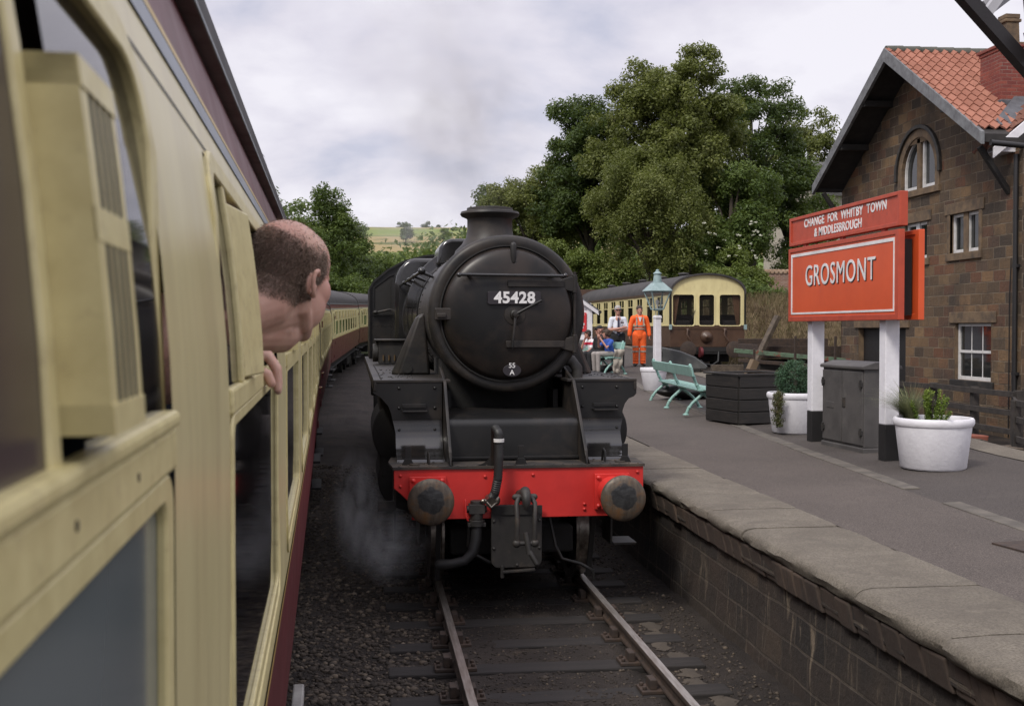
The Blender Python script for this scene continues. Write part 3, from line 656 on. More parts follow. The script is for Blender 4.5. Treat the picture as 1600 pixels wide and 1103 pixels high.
for z_, x0, w0 in ((SZ+.325, -.02, .075), (SZ-.33, -.04, .07)):
    m = on_door(MB(), [(x0 + (.62-x0)*k/7, z_) for k in range(8)], w0, .030); m.build('hinge_strap', MAT['smoke'], dr_, 30, bevel=.004)
    MB().prism([(.58, z_-.05), (.58, z_+.05), (.69, z_+.08), (.765, z_+.08), (.765, z_-.08), (.69, z_-.08)], 'y', 1.91, 1.955).cyl((.735, 1.93, z_-.10), (.735, 1.93, z_+.10), .028).build('hinge', MAT['smoke'], smokebox, 40, bevel=.006)
MB().cyl((.735, 1.925, SZ-.44), (.735, 1.925, SZ+.46), .016, n=10).build('hinge_rod', MAT['smoke'], smokebox, 60)
# number plate
yn = dome_y(.04, SZ+.13) - .035; px_ = .05
np_ = MB().prism(rrect(px_-.29, px_+.285, SZ+.098, SZ+.238, .02, 3), 'y', yn, yn+.06).build('number_plate', MAT['lblack'], dr_, 0, bevel=.003)
lettering('number', '45428', .168, MAT['letter'], np_, (px_, yn-.001, SZ+.166), (R(90), 0, 0), .004, 1.02, .0055, 1.05)
ys_ = dome_y(.03, SZ-.60) - .02
sp_ = MB().prism([(.03+.10*math.cos(R(k*15)), SZ-.615+.068*math.sin(R(k*15))) for k in range(24)], 'y', ys_-.012, ys_+.04).build('shed_plate', MAT['lblack'], dr_, 0, bevel=.003)
lettering('shed_code', '55\nA', .075, MAT['letter'], sp_, (.03, ys_-.0135, SZ-.6), (R(90), 0, 0), .002, 1, .001)
yc = dome_y(.05, SZ)
m = MB().lathe([(.115, 0), (.112, .012), (.055, .02), (.05, .05), (.035, .06), (.03, .11), (0, .115)], (.055, yc+.004, SZ-.01), (0, -1, 0), 32)
ct = m.build('locking_boss', MAT['smoke'], dr_, 40)
MB().limb([(.055, yc-.09, SZ-.01), (.16, yc-.10, SZ+.05), (.32, yc-.12, SZ+.135)], [.02, .014, .016], 10).build('locking_handle', MAT['black'], ct, 60)
MB().limb([(.055, yc-.07, SZ-.01), (.04, yc-.08, SZ-.15), (.015, yc-.10, SZ-.36)], [.02, .014, .018], 10).build('locking_handle', MAT['black'], ct, 60)
yh = dome_y(0, SZ+.41)-.09
m = MB().limb([(-.56, yh+.02, SZ+.415), (.61, yh+.02, SZ+.405)], [.018, .018], 12)
for hx in (-.44, .46): m.lathe([(.022, 0), (.018, .05), (.03, .08), (.03, .115), (0, .12)], (hx, dome_y(hx, SZ+.41)+.02, SZ+.411), (0, -1, 0), 14)
for hx in (-.55, .6): m.ell((hx, yh+.02, SZ+.41), (.027, .027, .027), n=10, k=6)
m.build('door_handrail', MAT['gloss'], dr_, 60)
yl = 1.93
MB().limb([(.05, yl-.05, SZ+.74), (.05, yl-.05, SZ+.56)], [.035, .03], 12).box(.01, .09, yl-.07, yl+.06, SZ+.53, SZ+.57).box(.0, .1, yl-.06, yl-.03, SZ+.45, SZ+.54).build('top_lamp_bracket', MAT['smoke'], smokebox, 40, bevel=.006)
MB().box(-.80, -.58, 1.88, 1.955, SZ-.07, SZ+.06).box(-.78, -.68, 1.86, 1.88, SZ-.045, SZ+.005).build('door_catch', MAT['smoke'], smokebox, 0, bevel=.01)
m = MB()
for yy, n_ in ((2.20, 60), (2.27, 60), (3.9, 60)):
    for k in range(n_):
        a = 2*math.pi*k/n_; rivets(m, [(.846*math.cos(a), yy, SZ+.846*math.sin(a))], .014, (math.cos(a), 0, math.sin(a)))
m.build('smokebox_rivets', MAT['smoke'], smokebox, 60)
ch_ = MB().lathe([(.42, -.16), (.40, -.10), (.33, -.03), (.275, .06), (.262, .16), (.262, .26), (.27, .275), (.33, .30), (.345, .325), (.335, .35), (.27, .365), (.265, .395), (.24, .40), (.22, .36), (.22, .1)], (0.0, 3.05, 3.60), (0, 0, 1), 56)
ch_.build('chimney', MAT['smoke'], L, 40)
# boiler, with bands
prof = [(.80, 0), (.80, .02)]
for k in range(5): yy = .05 + k*.92; rr = .79 + .016*k; prof += [(rr, yy), (rr+.010, yy+.004), (rr+.010, yy+.055), (rr, yy+.06)]
prof += [(.865, 3.9), (.865, 4.2)]
bo = MB().lathe(prof, (0, 4.0, SZ), (0, 1, 0), 96).build('boiler', MAT['gloss'], L, 25)
fx = [(-.95, 2.06), (-.95, 3.25)] + [(-.95+.32*(1-math.cos(R(a))), 3.25+.42*math.sin(R(a))) for a in (20, 40, 60, 75, 90)]
fx += [(-a, c) for a, c in fx[::-1]]
MB().prism(fx, 'y', 7.3, 9.7).build('firebox', MAT['gloss'], L, 35, bevel=.06, seg=4)
# top feed cover and dome, pipes running down the sides
m = MB().prism([(-.50, 3.42), (-.46, 3.66), (-.40, 3.74), (-.30, 3.775), (.30, 3.775), (.40, 3.74), (.46, 3.66), (.50, 3.42)], 'y', 4.75, 5.6)
m.build('top_feed_cover', MAT['gloss'], L, 35, bevel=.04, seg=3)
for sgn in (-1, 1):
    A = [R(112+k*4) for k in range(16)]; n = len(A); q = []
    for k, a in enumerate(A):
        h = .95 - .055*(k/n)
        for rr, yy in ((.80, 4.98), (h, 5.02), (h, 5.3), (.80, 5.34)): q.append((-sgn*rr*math.cos(a), yy, SZ + rr*math.sin(a)))
    m = MB().add(q, [(4*i+k, 4*i+k+1, 4*i+5+k, 4*i+4+k) for i in range(n-1) for k in range(3)] + [(4*n-4, 4*n-3, 4*n-2, 4*n-1)])
    m.build('feed_pipe_cover', MAT['gloss'], L, 40, bevel=.01)
MB().lathe([(.36, -.1), (.33, .03), (.31, .12), (.27, .19), (.17, .235), (0, .25)], (0, 6.4, 3.60), (0, 0, 1), 40).build('steam_dome', MAT['gloss'], L, 50)
for sgn in (-1, 1):
    hx = sgn*.80; hz = SZ+.50; m = MB().limb([(hx, 2.9, hz), (sgn*.90, 9.2, hz)], [.02, .02], 10).ell((hx, 2.88, hz), (.045, .045, .045), n=12, k=8)
    for k in range(6):
        yy = 3.0 + k*1.1; xx = sgn*(.80+.1*(yy-2.9)/6.3); m.limb([(xx, yy, hz), (xx-sgn*.13, yy, hz-.06)], [.026, .016], 8).ell((xx, yy, hz), (.03, .036, .03), n=10, k=6)
    m.build('boiler_handrail', MAT['gloss'], L, 60)
    # steam pipe casing, sloping out from the smokebox
    q = [(1.08, 2.62, 2.08), (.72, 2.62, 2.08), (.70, 3.05, 2.08), (1.10, 3.0, 2.08), (1.16, 2.78, 2.08)]
    t_ = [(.86, 2.66, 2.74), (.78, 2.66, 2.78), (.78, 2.95, 2.78), (.86, 2.92, 2.74), (.875, 2.8, 2.74)]
    MB().add([(sgn*a, b, c) for a, b, c in q+t_], [(0, 1, 2, 3, 4), (5, 6, 7, 8, 9)] + [(i, (i+1) % 5, 5+(i+1) % 5, 5+i) for i in range(5)]).build('steam_pipe_casing', MAT['smoke'], L, 40, bevel=.03, seg=3)
    MB().cyl((sgn*.98, 2.60, 2.16), (sgn*.98, 2.64, 2.16), .055).build('casing_hole', MAT['under'], L, 40)
    # cylinder and valve chest
    MB().lathe([(0, -.04), (.3, -.03), (.37, 0), (.38, .02), (.38, 1.3), (.3, 1.33), (0, 1.33)], (sgn*1.0, 1.95, 1.50), (0, 1, 0), 40).build('valve_chest', MAT['under'], L, 25)
    MB().lathe([(0, -.04), (.26, -.03), (.33, 0), (.34, .02), (.34, 1.3), (.26, 1.33), (0, 1.33)], (sgn*.98, 1.98, 1.0), (0, 1, 0), 40).build('cylinder', MAT['under'], L, 25)
    MB().prism([(1.95, 1.0), (3.25, 1.0), (3.25, 2.05), (1.95, 2.05)], 'x', *sorted((sgn*.7, sgn*1.3))).build('cylinder_cladding', MAT['under'], L, 0, bevel=.05)
# mechanical lubricator on the left running plate
m = MB().box(-1.22, -.72, 6.4, 6.75, 2.1, 2.42).cyl((-1.26, 6.57, 2.36), (-.7, 6.57, 2.36), .07).cyl((-1.30, 6.57, 2.25), (-1.22, 6.57, 2.25), .13).box(-1.28, -.66, 6.35, 6.8, 2.42, 2.45)
lu = m.build('lubricator', MAT['grime'], L, 30, bevel=.01)
m = MB()
for k in range(6): m.cyl((-1.15+k*.08, 6.38, 2.14), (-1.15+k*.08, 6.38, 2.22), .012, n=6)
m.tube([(-.66, 6.5, 2.45), (-.62, 6.5, 2.42), (-.62, 6.5, 2.1)], .02, 8)
m.build('oil_pipes', MAT['brass'], lu, 60)
# cab
side = [(-1.31, 1.9), (-1.31, 3.30), (-1.24, 3.42), (-1.0, 3.62), (-.7, 3.78), (-.35, 3.87), (0, 3.90)]
prof = side + [(-a, c) for a, c in side[-2::-1]]
cab = MB().prism(prof, 'y', 9.7, 9.73).build('cab', MAT['black'], L, 0)
m = MB(); n = len(prof)
m.v = [(a, y, c) for y in (9.66, 11.6) for a, c in prof] + [(a*.985, y, c-.03) for y in (9.66, 11.6) for a, c in prof]
m.f = [(i, i+1, n+i+1, n+i) for i in range(n-1)] + [(2*n+i, 2*n+i+1, 3*n+i+1, 3*n+i) for i in range(n-1)] + [(i, i+1, 2*n+i+1, 2*n+i) for i in range(n-1)]
m.build('cab_sheet', MAT['black'], cab, 30)
for sgn in (-1, 1):
    win = [(sgn*a, c) for a, c in ((1.22, 2.85), (.80, 2.85), (.80, 3.55), (.95, 3.50), (1.22, 3.30))]
    MB().prism(win, 'y', 9.685, 9.699).build('front_window', MAT['under'], cab, 0)
    cen = (sgn*1.0, 3.17); big = [(cen[0]+(a-cen[0])*1.10, cen[1]+(c-cen[1])*1.08) for a, c in win]
    MB().ring(big, win, 'y', 9.67, 9.70).build('window_frame', MAT['black'], cab, 0)
m = rivets(MB(), [(-1.285, 9.698, 2.15+k*.085) for k in range(14)] + [(-1.25+k*.07, 9.698, 2.65) for k in range(8)] + [(1.285, 9.698, 2.15+k*.085) for k in range(14)], .012)
m.build('cab_rivets', MAT['smoke'], cab, 60)
MB().limb([(-1.22, 9.6, 2.87), (-.85, 9.6, 2.95)], [.02, .02], 8).ell((-1.2, 9.6, 2.88), (.05, .04, .035), n=8, k=6).ell((-.86, 9.6, 2.96), (.045, .04, .035), n=8, k=6).build('window_catch', MAT['grime'], cab, 60)
# wheels
def wheel(rad, y, sgn, name, spokes):
    tyre = MB().lathe([(rad-.07, -.07), (rad-.07, .07), (rad+.028, .07), (rad+.028, .045), (rad+.004, .035), (rad, -.065), (rad-.07, -.07)], (0, 0, 0), (-sgn, 0, 0), 56)
    wl = tyre.build(name, MAT['steel'], L, 30); wl.location = (sgn*.742, y, rad)
    m = MB().lathe([(rad*.16, -.09), (rad*.17, .09), (0, .09)], (0, 0, 0), (-sgn, 0, 0), 20)
    for k in range(spokes):
        a = 2*math.pi*k/spokes; m.bar((0, math.cos(a)*rad*.12, math.sin(a)*rad*.12), (0, math.cos(a)*(rad-.05), math.sin(a)*(rad-.05)), .05, .07, (1, 0, 0))
    m.build('spokes', MAT['under'], wl, 0)
for sgn in (-1, 1):
    for y in (1.72, 3.7): wheel(.5, y, sgn, 'leading_wheel', 10)
    for y in (5.4, 7.4, 9.7): wheel(.914, y, sgn, 'driving_wheel', 15)
m = MB()
for y, rr in ((1.72, .08), (3.7, .08), (5.4, .1), (7.4, .1), (9.7, .1)): m.cyl((-.7, y, .5 if y < 5 else .914), (.7, y, .5 if y < 5 else .914), rr)
m.build('axle_set', MAT['under'], L, 40)
MB().box(-.6, -.55, 1.9, 11, .7, 1.95).box(.55, .6, 1.9, 11, .7, 1.95).box(-.55, .55, 1.4, 1.5, .6, 1.3).box(-.55, .55, 4.2, 4.3, .7, 2.0).build('main_frames', MAT['under'], L, 0)
MB().box(-.62, .62, 1.1, 4.4, .35, .62).build('bogie_frame', MAT['under'], L, 0, bevel=.03)
# draw gear
hk = MB().prism(rrect(-.285, .20, .335, .93, .07, 4), 'y', .50, .54).build('drawhook_plate', MAT['grime'], L, 0, bevel=.006)
rivets(MB(), [(a, .5, c) for a in (-.26, .175) for c in (.87, .78, .52)] + [(-.04, .5, .36)], .016).build('rivet_row', MAT['grime'], hk, 60)
MB().box(-.285, .2, .485, .50, .84, .925).build('plate_lip', MAT['under'], hk, 0)
MB().bar((-.18, .49, .30), (.13, .49, .315), .05, .022).cyl((-.18, .5, .24), (-.18, .5, .36), .02, n=8).build('plate_foot', MAT['grime'], hk, 0, bevel=.004)
m = MB().tube([(0, .56, 1.02), (0, .42, 1.03), (0, .32, 1.06), (0, .25, 1.09), (0, .19, 1.07), (0, .16, 1.0), (0, .18, .94)], [.05, .05, .055, .05, .045, .04, .02], 12)
hook = m.build('drawhook', MAT['grime'], L, 60)
m = MB().limb([(-.09, .26, 1.04), (.09, .26, 1.04)], [.03, .03], 10)
for sgn in (-1, 1):
    m.tube([(sgn*.055, .26, 1.04), (sgn*.085, .2, .99), (sgn*.08, .18, .8), (sgn*.085, .2, .64), (sgn*.08, .21, .61)], [.027, .024, .022, .024, .03], 8)
    m.ell((sgn*.085, .2, .62), (.04, .035, .04), n=10, k=6)
m.build('shackle', MAT['grime'], hook, 60)
MB().cyl((-.1, .2, .62), (.1, .2, .62), .022, n=10).cyl((0, .2, .72), (.03, .17, .52), .028, n=12).limb([(.03, .17, .55), (.09, .14, .44)], [.024, .022], 8).build('coupling_screw', MAT['grime'], hook, 60)
# vacuum pipe and hose
MB().limb([(-.245, .58, 1.30), (-.245, .56, 1.58), (-.25, .50, 1.64)], [.038, .038, .04], 12).prism([(-.42, 1.30), (-.22, 1.30), (-.22, 1.48), (-.27, 1.48), (-.30, 1.36), (-.36, 1.32)], 'y', .56, .575).build('vacuum_standpipe', MAT['black'], L, 50)
pts = [Vector((-.25, .50, 1.66)), Vector((-.225, .42, 1.62)), Vector((-.225, .40, 1.4)), Vector((-.235, .40, 1.2)), Vector((-.26, .42, 1.06)), Vector((-.29, .46, .99))]
pp = []
for i in range(len(pts)-1):
    for k in range(14): pp.append(pts[i].lerp(pts[i+1], k/14))
m = MB().tube(pp, [.040 + (.005 if k % 2 else 0) for k in range(len(pp))], 14)
vh = m.build('vacuum_hose', MAT['rubber'], L, 50)
MB().cyl((-.225, .40, 1.54), (-.225, .40, 1.57), .05).build('hose_clip', MAT['sash'], vh, 40)
m = MB().cyl((-.30, .52, .99), (-.30, .40, .97), .05).ell((-.35, .44, .98), (.05, .02, .025), n=10, k=6).ell((-.24, .42, .99), (.03, .02, .045), n=10, k=6).tube([(-.36, .42, 1.0), (-.3, .38, .93), (-.24, .41, .97)], .012, 8)
m.build('hose_coupling', MAT['steel'], vh, 40)
# steam heat cock and hose
m = MB().cyl((-.425, .5, .80), (-.425, .5, .98), .06).box(-.50, -.35, .44, .56, .86, .95).cyl((-.52, .5, .9), (-.33, .5, .9), .035).cyl((-.425, .5, .74), (-.425, .5, .80), .075).box(-.51, -.34, .46, .54, .735, .775)
hc = m.build('steam_heat_cock', MAT['grime'], L, 40, bevel=.004)
MB().limb([(-.535, .47, .99), (-.53, .46, .84), (-.51, .46, .80)], [.009, .011, .009], 8).build('cock_lever', MAT['red'], hc, 60)
MB().limb([(-.425, .5, .76), (-.43, .5, .62), (-.46, .48, .50), (-.54, .47, .42), (-.66, .48, .39), (-.77, .5, .385)], [.05, .052, .05, .048, .048, .05], 14).build('steam_heat_hose', MAT['rubber'], L, 60)
MB().tube([(-.48, .55, .8), (-.5, .56, .55), (-.42, .56, .45), (-.3, .56, .38), (-.2, .6, .36)], .018, 8).build('drain_pipe', MAT['black'], L, 60)
MB().tube([(.30, .7, .8), (.36, .66, .5), (.42, .64, .38), (.6, .62, .33), (.72, .62, .26), (.73, .62, .17)], .016, 8).build('pipe_run', MAT['black'], L, 60)
for sgn in (-1, 1):                                                    # guard irons and hanging steps
    MB().bar((sgn*.76, .75, .85), (sgn*.76, 1.05, .12), .05, .03).build('guard_iron', MAT['under'], L, 0, bevel=.004)
    xs = sgn*1.16 if sgn < 0 else 1.02
    m = MB().box(xs-.02, xs+.0, 1.1, 1.5, .42, 1.2).box(*sorted((xs, xs-.24*(-sgn) if sgn > 0 else xs-.14)), 1.05, 1.4, .42, .445)
    if sgn < 0: m.box(-1.34, -1.16, 1.1, 1.4, .80, .82).box(-1.34, -1.16, 1.1, 1.13, .80, .90)
    m.build('hanging_step', MAT['grime'], L, 0, bevel=.004)
# tender, coupled behind
tender = empty('tender', (1.455-.0105*12.2, 22.7, .09), R(-.6), 'black coal tender coupled behind the locomotive cab', 'tender')
MB().box(-1.25, 1.25, 0, 6.2, 1.2, 2.6).build('tank', MAT['black'], tender, 0, bevel=.03)
MB().prism([(-1.25, 2.6), (-1.25, 3.0), (-.95, 3.3), (.95, 3.3), (1.25, 3.0), (1.25, 2.6)], 'y', .3, 5.4).build('coal_space', MAT['black'], tender, 0, bevel=.02)
MB().box(-1.2, 1.2, 0, 6.3, .85, 1.2).build('underframe', MAT['under'], tender, 0)
for y in (1.0, 3.0, 5.0):
    m = MB()
    for sgn in (-1, 1): m.lathe([(0, -.06), (.65, -.06), (.65, .05), (.68, .06), (.68, .09), (0, .09)], (sgn*.74, y, .65), (-sgn, 0, 0), 36)
    m.cyl((-.7, y, .65), (.7, y, .65), .08).build('wheelset', MAT['under'], tender, 40)
# ------------------------------------------------------------------ carriages (local: x outwards from the centre line, y along, z above rail)
def inset(z):
    if z > 2.5: t = z-2.5; return .02*t + .26*t*t
    if z < 1.95: t = 1.95-z; return .085*t*t
    return 0.
HW = 1.41
def sx(z): return HW - inset(z)
ZW0, ZW1, ZT0, ZT1, ZF1 = 2.005, 2.50, 2.50, 2.528, 2.79      # lower pane, transom, top lights
class Car: pass
def side_strip(name, mat, root, ys, zs, skip=lambda y, z: False, off=0, sgn=1):
    m = MB(); n = len(zs)
    m.v = [(sgn*(sx(z)+off), y, z) for y in ys for z in zs]
    for j in range(len(ys)-1):
        for i in range(n-1):
            if not skip((ys[j]+ys[j+1])/2, (zs[i]+zs[i+1])/2): m.f.append((j*n+i, j*n+i+1, (j+1)*n+i+1, (j+1)*n+i))
    o = m.build(name, mat, root, 50, recalc=False); return o
def frame_loop(y0, y1, z0, z1, r, n=5): return rrect(y0, y1, z0, z1, r, n)
def ring_side(outer, inner, d0, d1, sgn=1):                          # frame following the side, proud by d1
    m = MB(); n = len(outer)
    for lo, d in ((outer, d0), (outer, d1), (inner, d1), (inner, d0)):
        m.v += [(sgn*(sx(z)+d), y, z) for y, z in lo]
    for q in range(4):
        for i in range(n): m.f.append((q*n+i, q*n+(i+1) % n, ((q+1) % 4)*n+(i+1) % n, ((q+1) % 4)*n+i))
    return m
def sidebox(m, y0, y1, z0, z1, d0, d1, nz=4):                        # block following the side profile
    zs = [z0 + (z1-z0)*i/nz for i in range(nz+1)]; b = len(m.v)
    for z in zs: m.v += [(sx(z)+d0, y0, z), (sx(z)+d1, y0, z), (sx(z)+d1, y1, z), (sx(z)+d0, y1, z)]
    for i in range(nz):
        for k in range(4): m.f.append((b+4*i+k, b+4*i+(k+1) % 4, b+4*i+4+(k+1) % 4, b+4*i+4+k))
    m.f += [(b, b+1, b+2, b+3), tuple(b+4*nz+k for k in (3, 2, 1, 0))]
    return m
def pane(y0, y1, z0, z1, d, nz=4):
    m = MB()
    zs = [z0 + (z1-z0)*i/nz for i in range(nz+1)]
    for z in zs: m.v += [(sx(z)+d, y0, z), (sx(z)+d, y1, z)]
    m.f = [(2*i, 2*i+1, 2*i+3, 2*i+2) for i in range(nz)]
    return m
def scoop(w, y0, y1, z0, z1, p, mat):                                 # little wind scoop standing out beside a sliding light, slotted face
    m = MB(); t = .010
    sidebox(m, y0, y0+.015, z0, z1, -.004, p); sidebox(m, y1-.008, y1, z0, z1, -.004, p)
    sidebox(m, y0, y1, z1-.014, z1, -.004, p+.001, 1); sidebox(m, y0, y1, z0, z0+.014, -.004, p+.001, 1)
    zm = z0 + (z1-z0)*.56; sidebox(m, y0, y1, zm-.008, zm+.008, p-.0014, p+.0004, 1)
    n = 5
    for k in range(1, n+1):
        yy = y0+.012 + .0152*(k-1); sidebox(m, yy, yy+.0045, z0+.01, z1-.01, p-.0003, p)
    o = m.build('wind_scoop', mat, w, 0, bevel=.002)
    k = MB(); sidebox(k, y0+.012, y1-.004, z0+.01, z1-.01, -.003, p-.0004); k.build('slot_shade', MAT['under'], o, 0)  # black sheet stands in for the shade inside the scoop
    return o
def window(root, y0, y1, style='far'):
    w = ring_side(frame_loop(y0-.035, y1+.035, ZW0-.035, ZF1+.03, .09), frame_loop(y0, y1, ZW0, ZF1, .055), -.012, .005)
    w = w.build('window', MAT['creamf'], root, 40, bevel=.003 if style != 'far' else 0)
    m = sidebox(MB(), y0-.005, y1+.005, ZT0-.004, ZT1, -.010, .004, 2)
    tr = m.build('transom', MAT['creamf'], w, 0, bevel=.004 if style != 'far' else 0)
    yc_ = (y0+y1)/2
    if style == 'near':
        pane(y0+.015, y1-.015, ZW0, ZW1, -.006).build('lower_pane', MAT['blue_grey_pane'], w, 0)
        rim = ring_side(frame_loop(y0, y1, ZW0, ZW1-.004, .03), frame_loop(y0+.035, y1-.035, ZW0+.03, ZW1-.022, .02), -.008, .002)
        rim.build('pane_rim', MAT['creamf'], w, 40, bevel=.003)
        pane(y0+.02, yc_+.287, ZT1, ZF1, -.003).build('sliding_light', MAT['mauve'], w, 0)
        m = sidebox(MB(), yc_+.282, yc_+.303, ZT1, ZF1, -.005, .0); m.build('light_stile', MAT['creamf'], w, 0, bevel=.003)
        scoop(w, yc_+.303, yc_+.388, 2.552, 2.722, .022, MAT['creamf'])
        pane(yc_+.37, y1, ZT1, ZF1, -.004).build('sliding_light', MAT['glass'], w, 0)
        for k in range(7):
            yy = y0+.1+k*.17; MB().cyl((sx(2.512)+.001, yy, 2.512), (sx(2.512)+.0046, yy, 2.512), .0028, n=8).build('screw', MAT['rust'], tr, 0)
        ml = sidebox(MB(), y0, y1, ZT1, ZT1+.012, -.008, .008, 1); ml.build('sill_bead', MAT['creamf'], tr, 0, bevel=.004)
    elif style == 'open':
        pane(y0, y1, ZW0, ZW1, -.006).build('lower_pane', MAT['glass'], w, 0)
        ring_side(frame_loop(y0, y1, ZW0, ZW1-.004, .03), frame_loop(y0+.028, y1-.028, ZW0+.026, ZW1-.02, .02), -.008, .002).build('pane_rim', MAT['creamf'], w, 40, bevel=.003)
        pane(y0, y0+.17, ZT1, ZF1, -.004).build('sliding_light', MAT['glass'], w, 0)
        sidebox(MB(), y0+.165, y0+.185, ZT1, ZF1, -.006, .004).build('light_stile', MAT['creamf'], w, 0, bevel=.003)
        m = MB(); zs = [ZT1+.004 + (ZF1-ZT1-.02)*i/4 for i in range(5)]          # scoop tilted outwards
        for z in zs: m.v += [(sx(z)-.008, y0+.21, z), (sx(z)+.002, y0+.22, z), (sx(z)+.020, y0+.38, z), (sx(z)+.008, y0+.39, z), (sx(z)-.008, y0+.34, z)]
        for i in range(4):
            for k in range(5): m.f.append((5*i+k, 5*i+(k+1) % 5, 5*i+5+(k+1) % 5, 5*i+5+k))
        m.f += [(0, 1, 2, 3, 4), (24, 23, 22, 21, 20)]
        m.build('wind_scoop', MAT['creamf'], w, 30, bevel=.003)
    else:
        pane(y0, y1, ZW0, ZW1, -.008, 2).build('lower_pane', MAT['glass'], w, 0)
        ring_side(frame_loop(y0, y1, ZW0, ZW1, .03), frame_loop(y0+.03, y1-.03, ZW0+.028, ZW1-.02, .02), -.012, .002).build('pane_rim', MAT['creamf'], w, 40)
        pane(y0, y1, ZT1, ZF1, -.008, 3).build('top_light', MAT['glass'], w, 0)
        m = sidebox(MB(), yc_-.19, yc_-.155, ZT1, ZF1, -.02, .004, 3); sidebox(m, yc_+.155, yc_+.19, ZT1, ZF1, -.02, .004, 3); m.build('light_stile', MAT['creamf'], w, 0)
        for q in (-.15, .03): sidebox(MB(), yc_+q, yc_+q+.12, ZT1+.004, ZF1-.02, -.01, .022, 3).build('wind_scoop', MAT['creamf'], w, 0)
    return w
def coach(name, loc, rz, y0, y1, wins, doors, label, group):
    root = empty(name, loc, rz, label, 'railway carriage', group)
    ys = sorted(set([y0, y1] + [v for a, b, _ in wins for v in (a-.02, b+.02)]))
    inwin = lambda y, z: any(a-.02 < y < b+.02 for a, b, _ in wins) and ZW0-.02 < z < ZF1+.018
    side_strip('body_side', MAT['cream'], root, ys, [1.93, ZW0-.02, 2.2, 2.4, 2.5, 2.58, 2.65, 2.72, ZF1+.018, 2.862], inwin)
    side_strip('waist_panel', MAT['maroon'], root, [y0, y1], [1.18, 1.3, 1.45, 1.6, 1.75, 1.93], off=.002)
    side_strip('lining', MAT['bluegrey'], root, [y0, y1], [2.86, 2.888], off=.002)
    side_strip('lining', MAT['yellow'], root, [y0, y1], [2.888, 2.898], off=.0025)
    side_strip('lining', MAT['yellow'], root, [y0, y1], [1.922, 1.934], off=.0035)
    side_strip('lining', MAT['grime'], root, [y0, y1], [2.815, 2.818], off=.001)
    side_strip('cantrail', MAT['maroon'], root, [y0, y1], [2.896, 2.95, 3.0, 3.05], off=.001)
    side_strip('far_side', MAT['maroon'], root, [y0, y1], [1.2, 1.6, 2.0, 2.5, 2.8, 3.05], sgn=-1)
    xr = sx(3.05); pr = [(math.cos(R(a))*(xr+.012), 3.05 + .62*math.sin(R(a))**.9) for a in range(0, 181, 9)]
    MB().prism([(a, c) for a, c in pr], 'y', y0, y1).build('roof', MAT['roof'], root, 40)
    m = MB()
    yy = y0 + 1.2
    while yy < y1:
        a = [(math.cos(R(t))*(xr+.016), 3.05+.624*math.sin(R(t))**.9) for t in range(3, 178, 10)]
        m.add([(p, yy+d, q) for d in (0, .03) for p, q in a], [(i, i+1, len(a)+i+1, len(a)+i) for i in range(len(a)-1)]); yy += 2.4
    m.build('roof_seam', MAT['roof'], root, 40)
    sidebox(MB(), y0, y1, 3.03, 3.055, -.005, .028, 1).build('gutter', MAT['gutter'], root, 0, bevel=.003)
    for yy in (y0, y1):
        prof = [(sx(z), z) for z in (1.2, 1.6, 1.95, 2.5, 2.8, 3.05)] + pr[1:-1] + [(-sx(z), z) for z in (3.05, 2.8, 2.5, 1.95, 1.6, 1.2)]
        MB().prism(prof, 'y', yy-.01, yy+.01).build('end_wall', MAT['under'], root, 0)
    MB().box(-1.2, 1.2, y0+.2, y1-.2, .95, 1.2).build('underframe', MAT['under'], root, 0)
    for yc_ in (y0+2.2, y1-2.2):
        b = MB().box(-1.05, 1.05, yc_-1.6, yc_+1.6, .38, .72).build('bogie', MAT['under'], root, 0, bevel=.05)
        for d in (-1.25, 1.25):
            m = MB()
            for sgn in (-1, 1): m.lathe([(0, -.06), (.46, -.06), (.46, .05), (.49, .06), (.49, .09), (0, .09)], (sgn*.74, yc_+d, .46), (-sgn, 0, 0), 28)
            m.cyl((-.7, yc_+d, .46), (.7, yc_+d, .46), .07).build('wheelset', MAT['under'], b, 40)
    MB().box(-.9, .9, (y0+y1)/2-1.4, (y0+y1)/2+.8, .45, .95).build('battery_box', MAT['under'], root, 0, bevel=.03)
    MB().box(-1.30, 1.30, y0+.5, y1-.5, .955, .975).build('seat_floor', MAT['under'], root, 0)
    MB().box(-1.25, .75, y0+.05, y1-.05, 1.25, 1.95).build('seat_row', MAT['seat'], root, 0)
    MB().box(-1.24, -1.20, y0+.05, y1-.05, 1.9, 2.95).build('inner_lining', MAT['seat'], root, 0)
    for a, b, st in wins: window(root, a, b, st)
    for yd in doors:                                                   # door with drop light, handle and step
        d = ring_side(frame_loop(yd-.36, yd+.36, 1.24, 2.85, .05), frame_loop(yd-.35, yd+.35, 1.25, 2.84, .045), 0, .004).build('door', MAT['maroon'], root, 40)
        ring_side(frame_loop(yd-.27, yd+.27, 2.06, 2.76, .06), frame_loop(yd-.235, yd+.235, 2.09, 2.73, .05), 0, .012).build('window_frame', MAT['creamf'], d, 40)
        pane(yd-.24, yd+.24, 2.09, 2.73, .003).build('pane', MAT['glass'], d, 0)
        MB().limb([(sx(1.9)+.03, yd-.28, 1.86), (sx(1.9)+.03, yd-.2, 1.86)], [.012, .012], 8).cyl((sx(1.9), yd-.28, 1.86), (sx(1.9)+.03, yd-.28, 1.86), .01, n=8).build('handle', MAT['brass'], d, 40)
        m = MB()
        for hz_ in (1.35, 1.8, 2.6): m.box(sx(hz_), sx(hz_)+.02, yd+.35, yd+.39, hz_-.05, hz_+.05)
        m.build('hinge_set', MAT['maroon'], d, 0, bevel=.004)
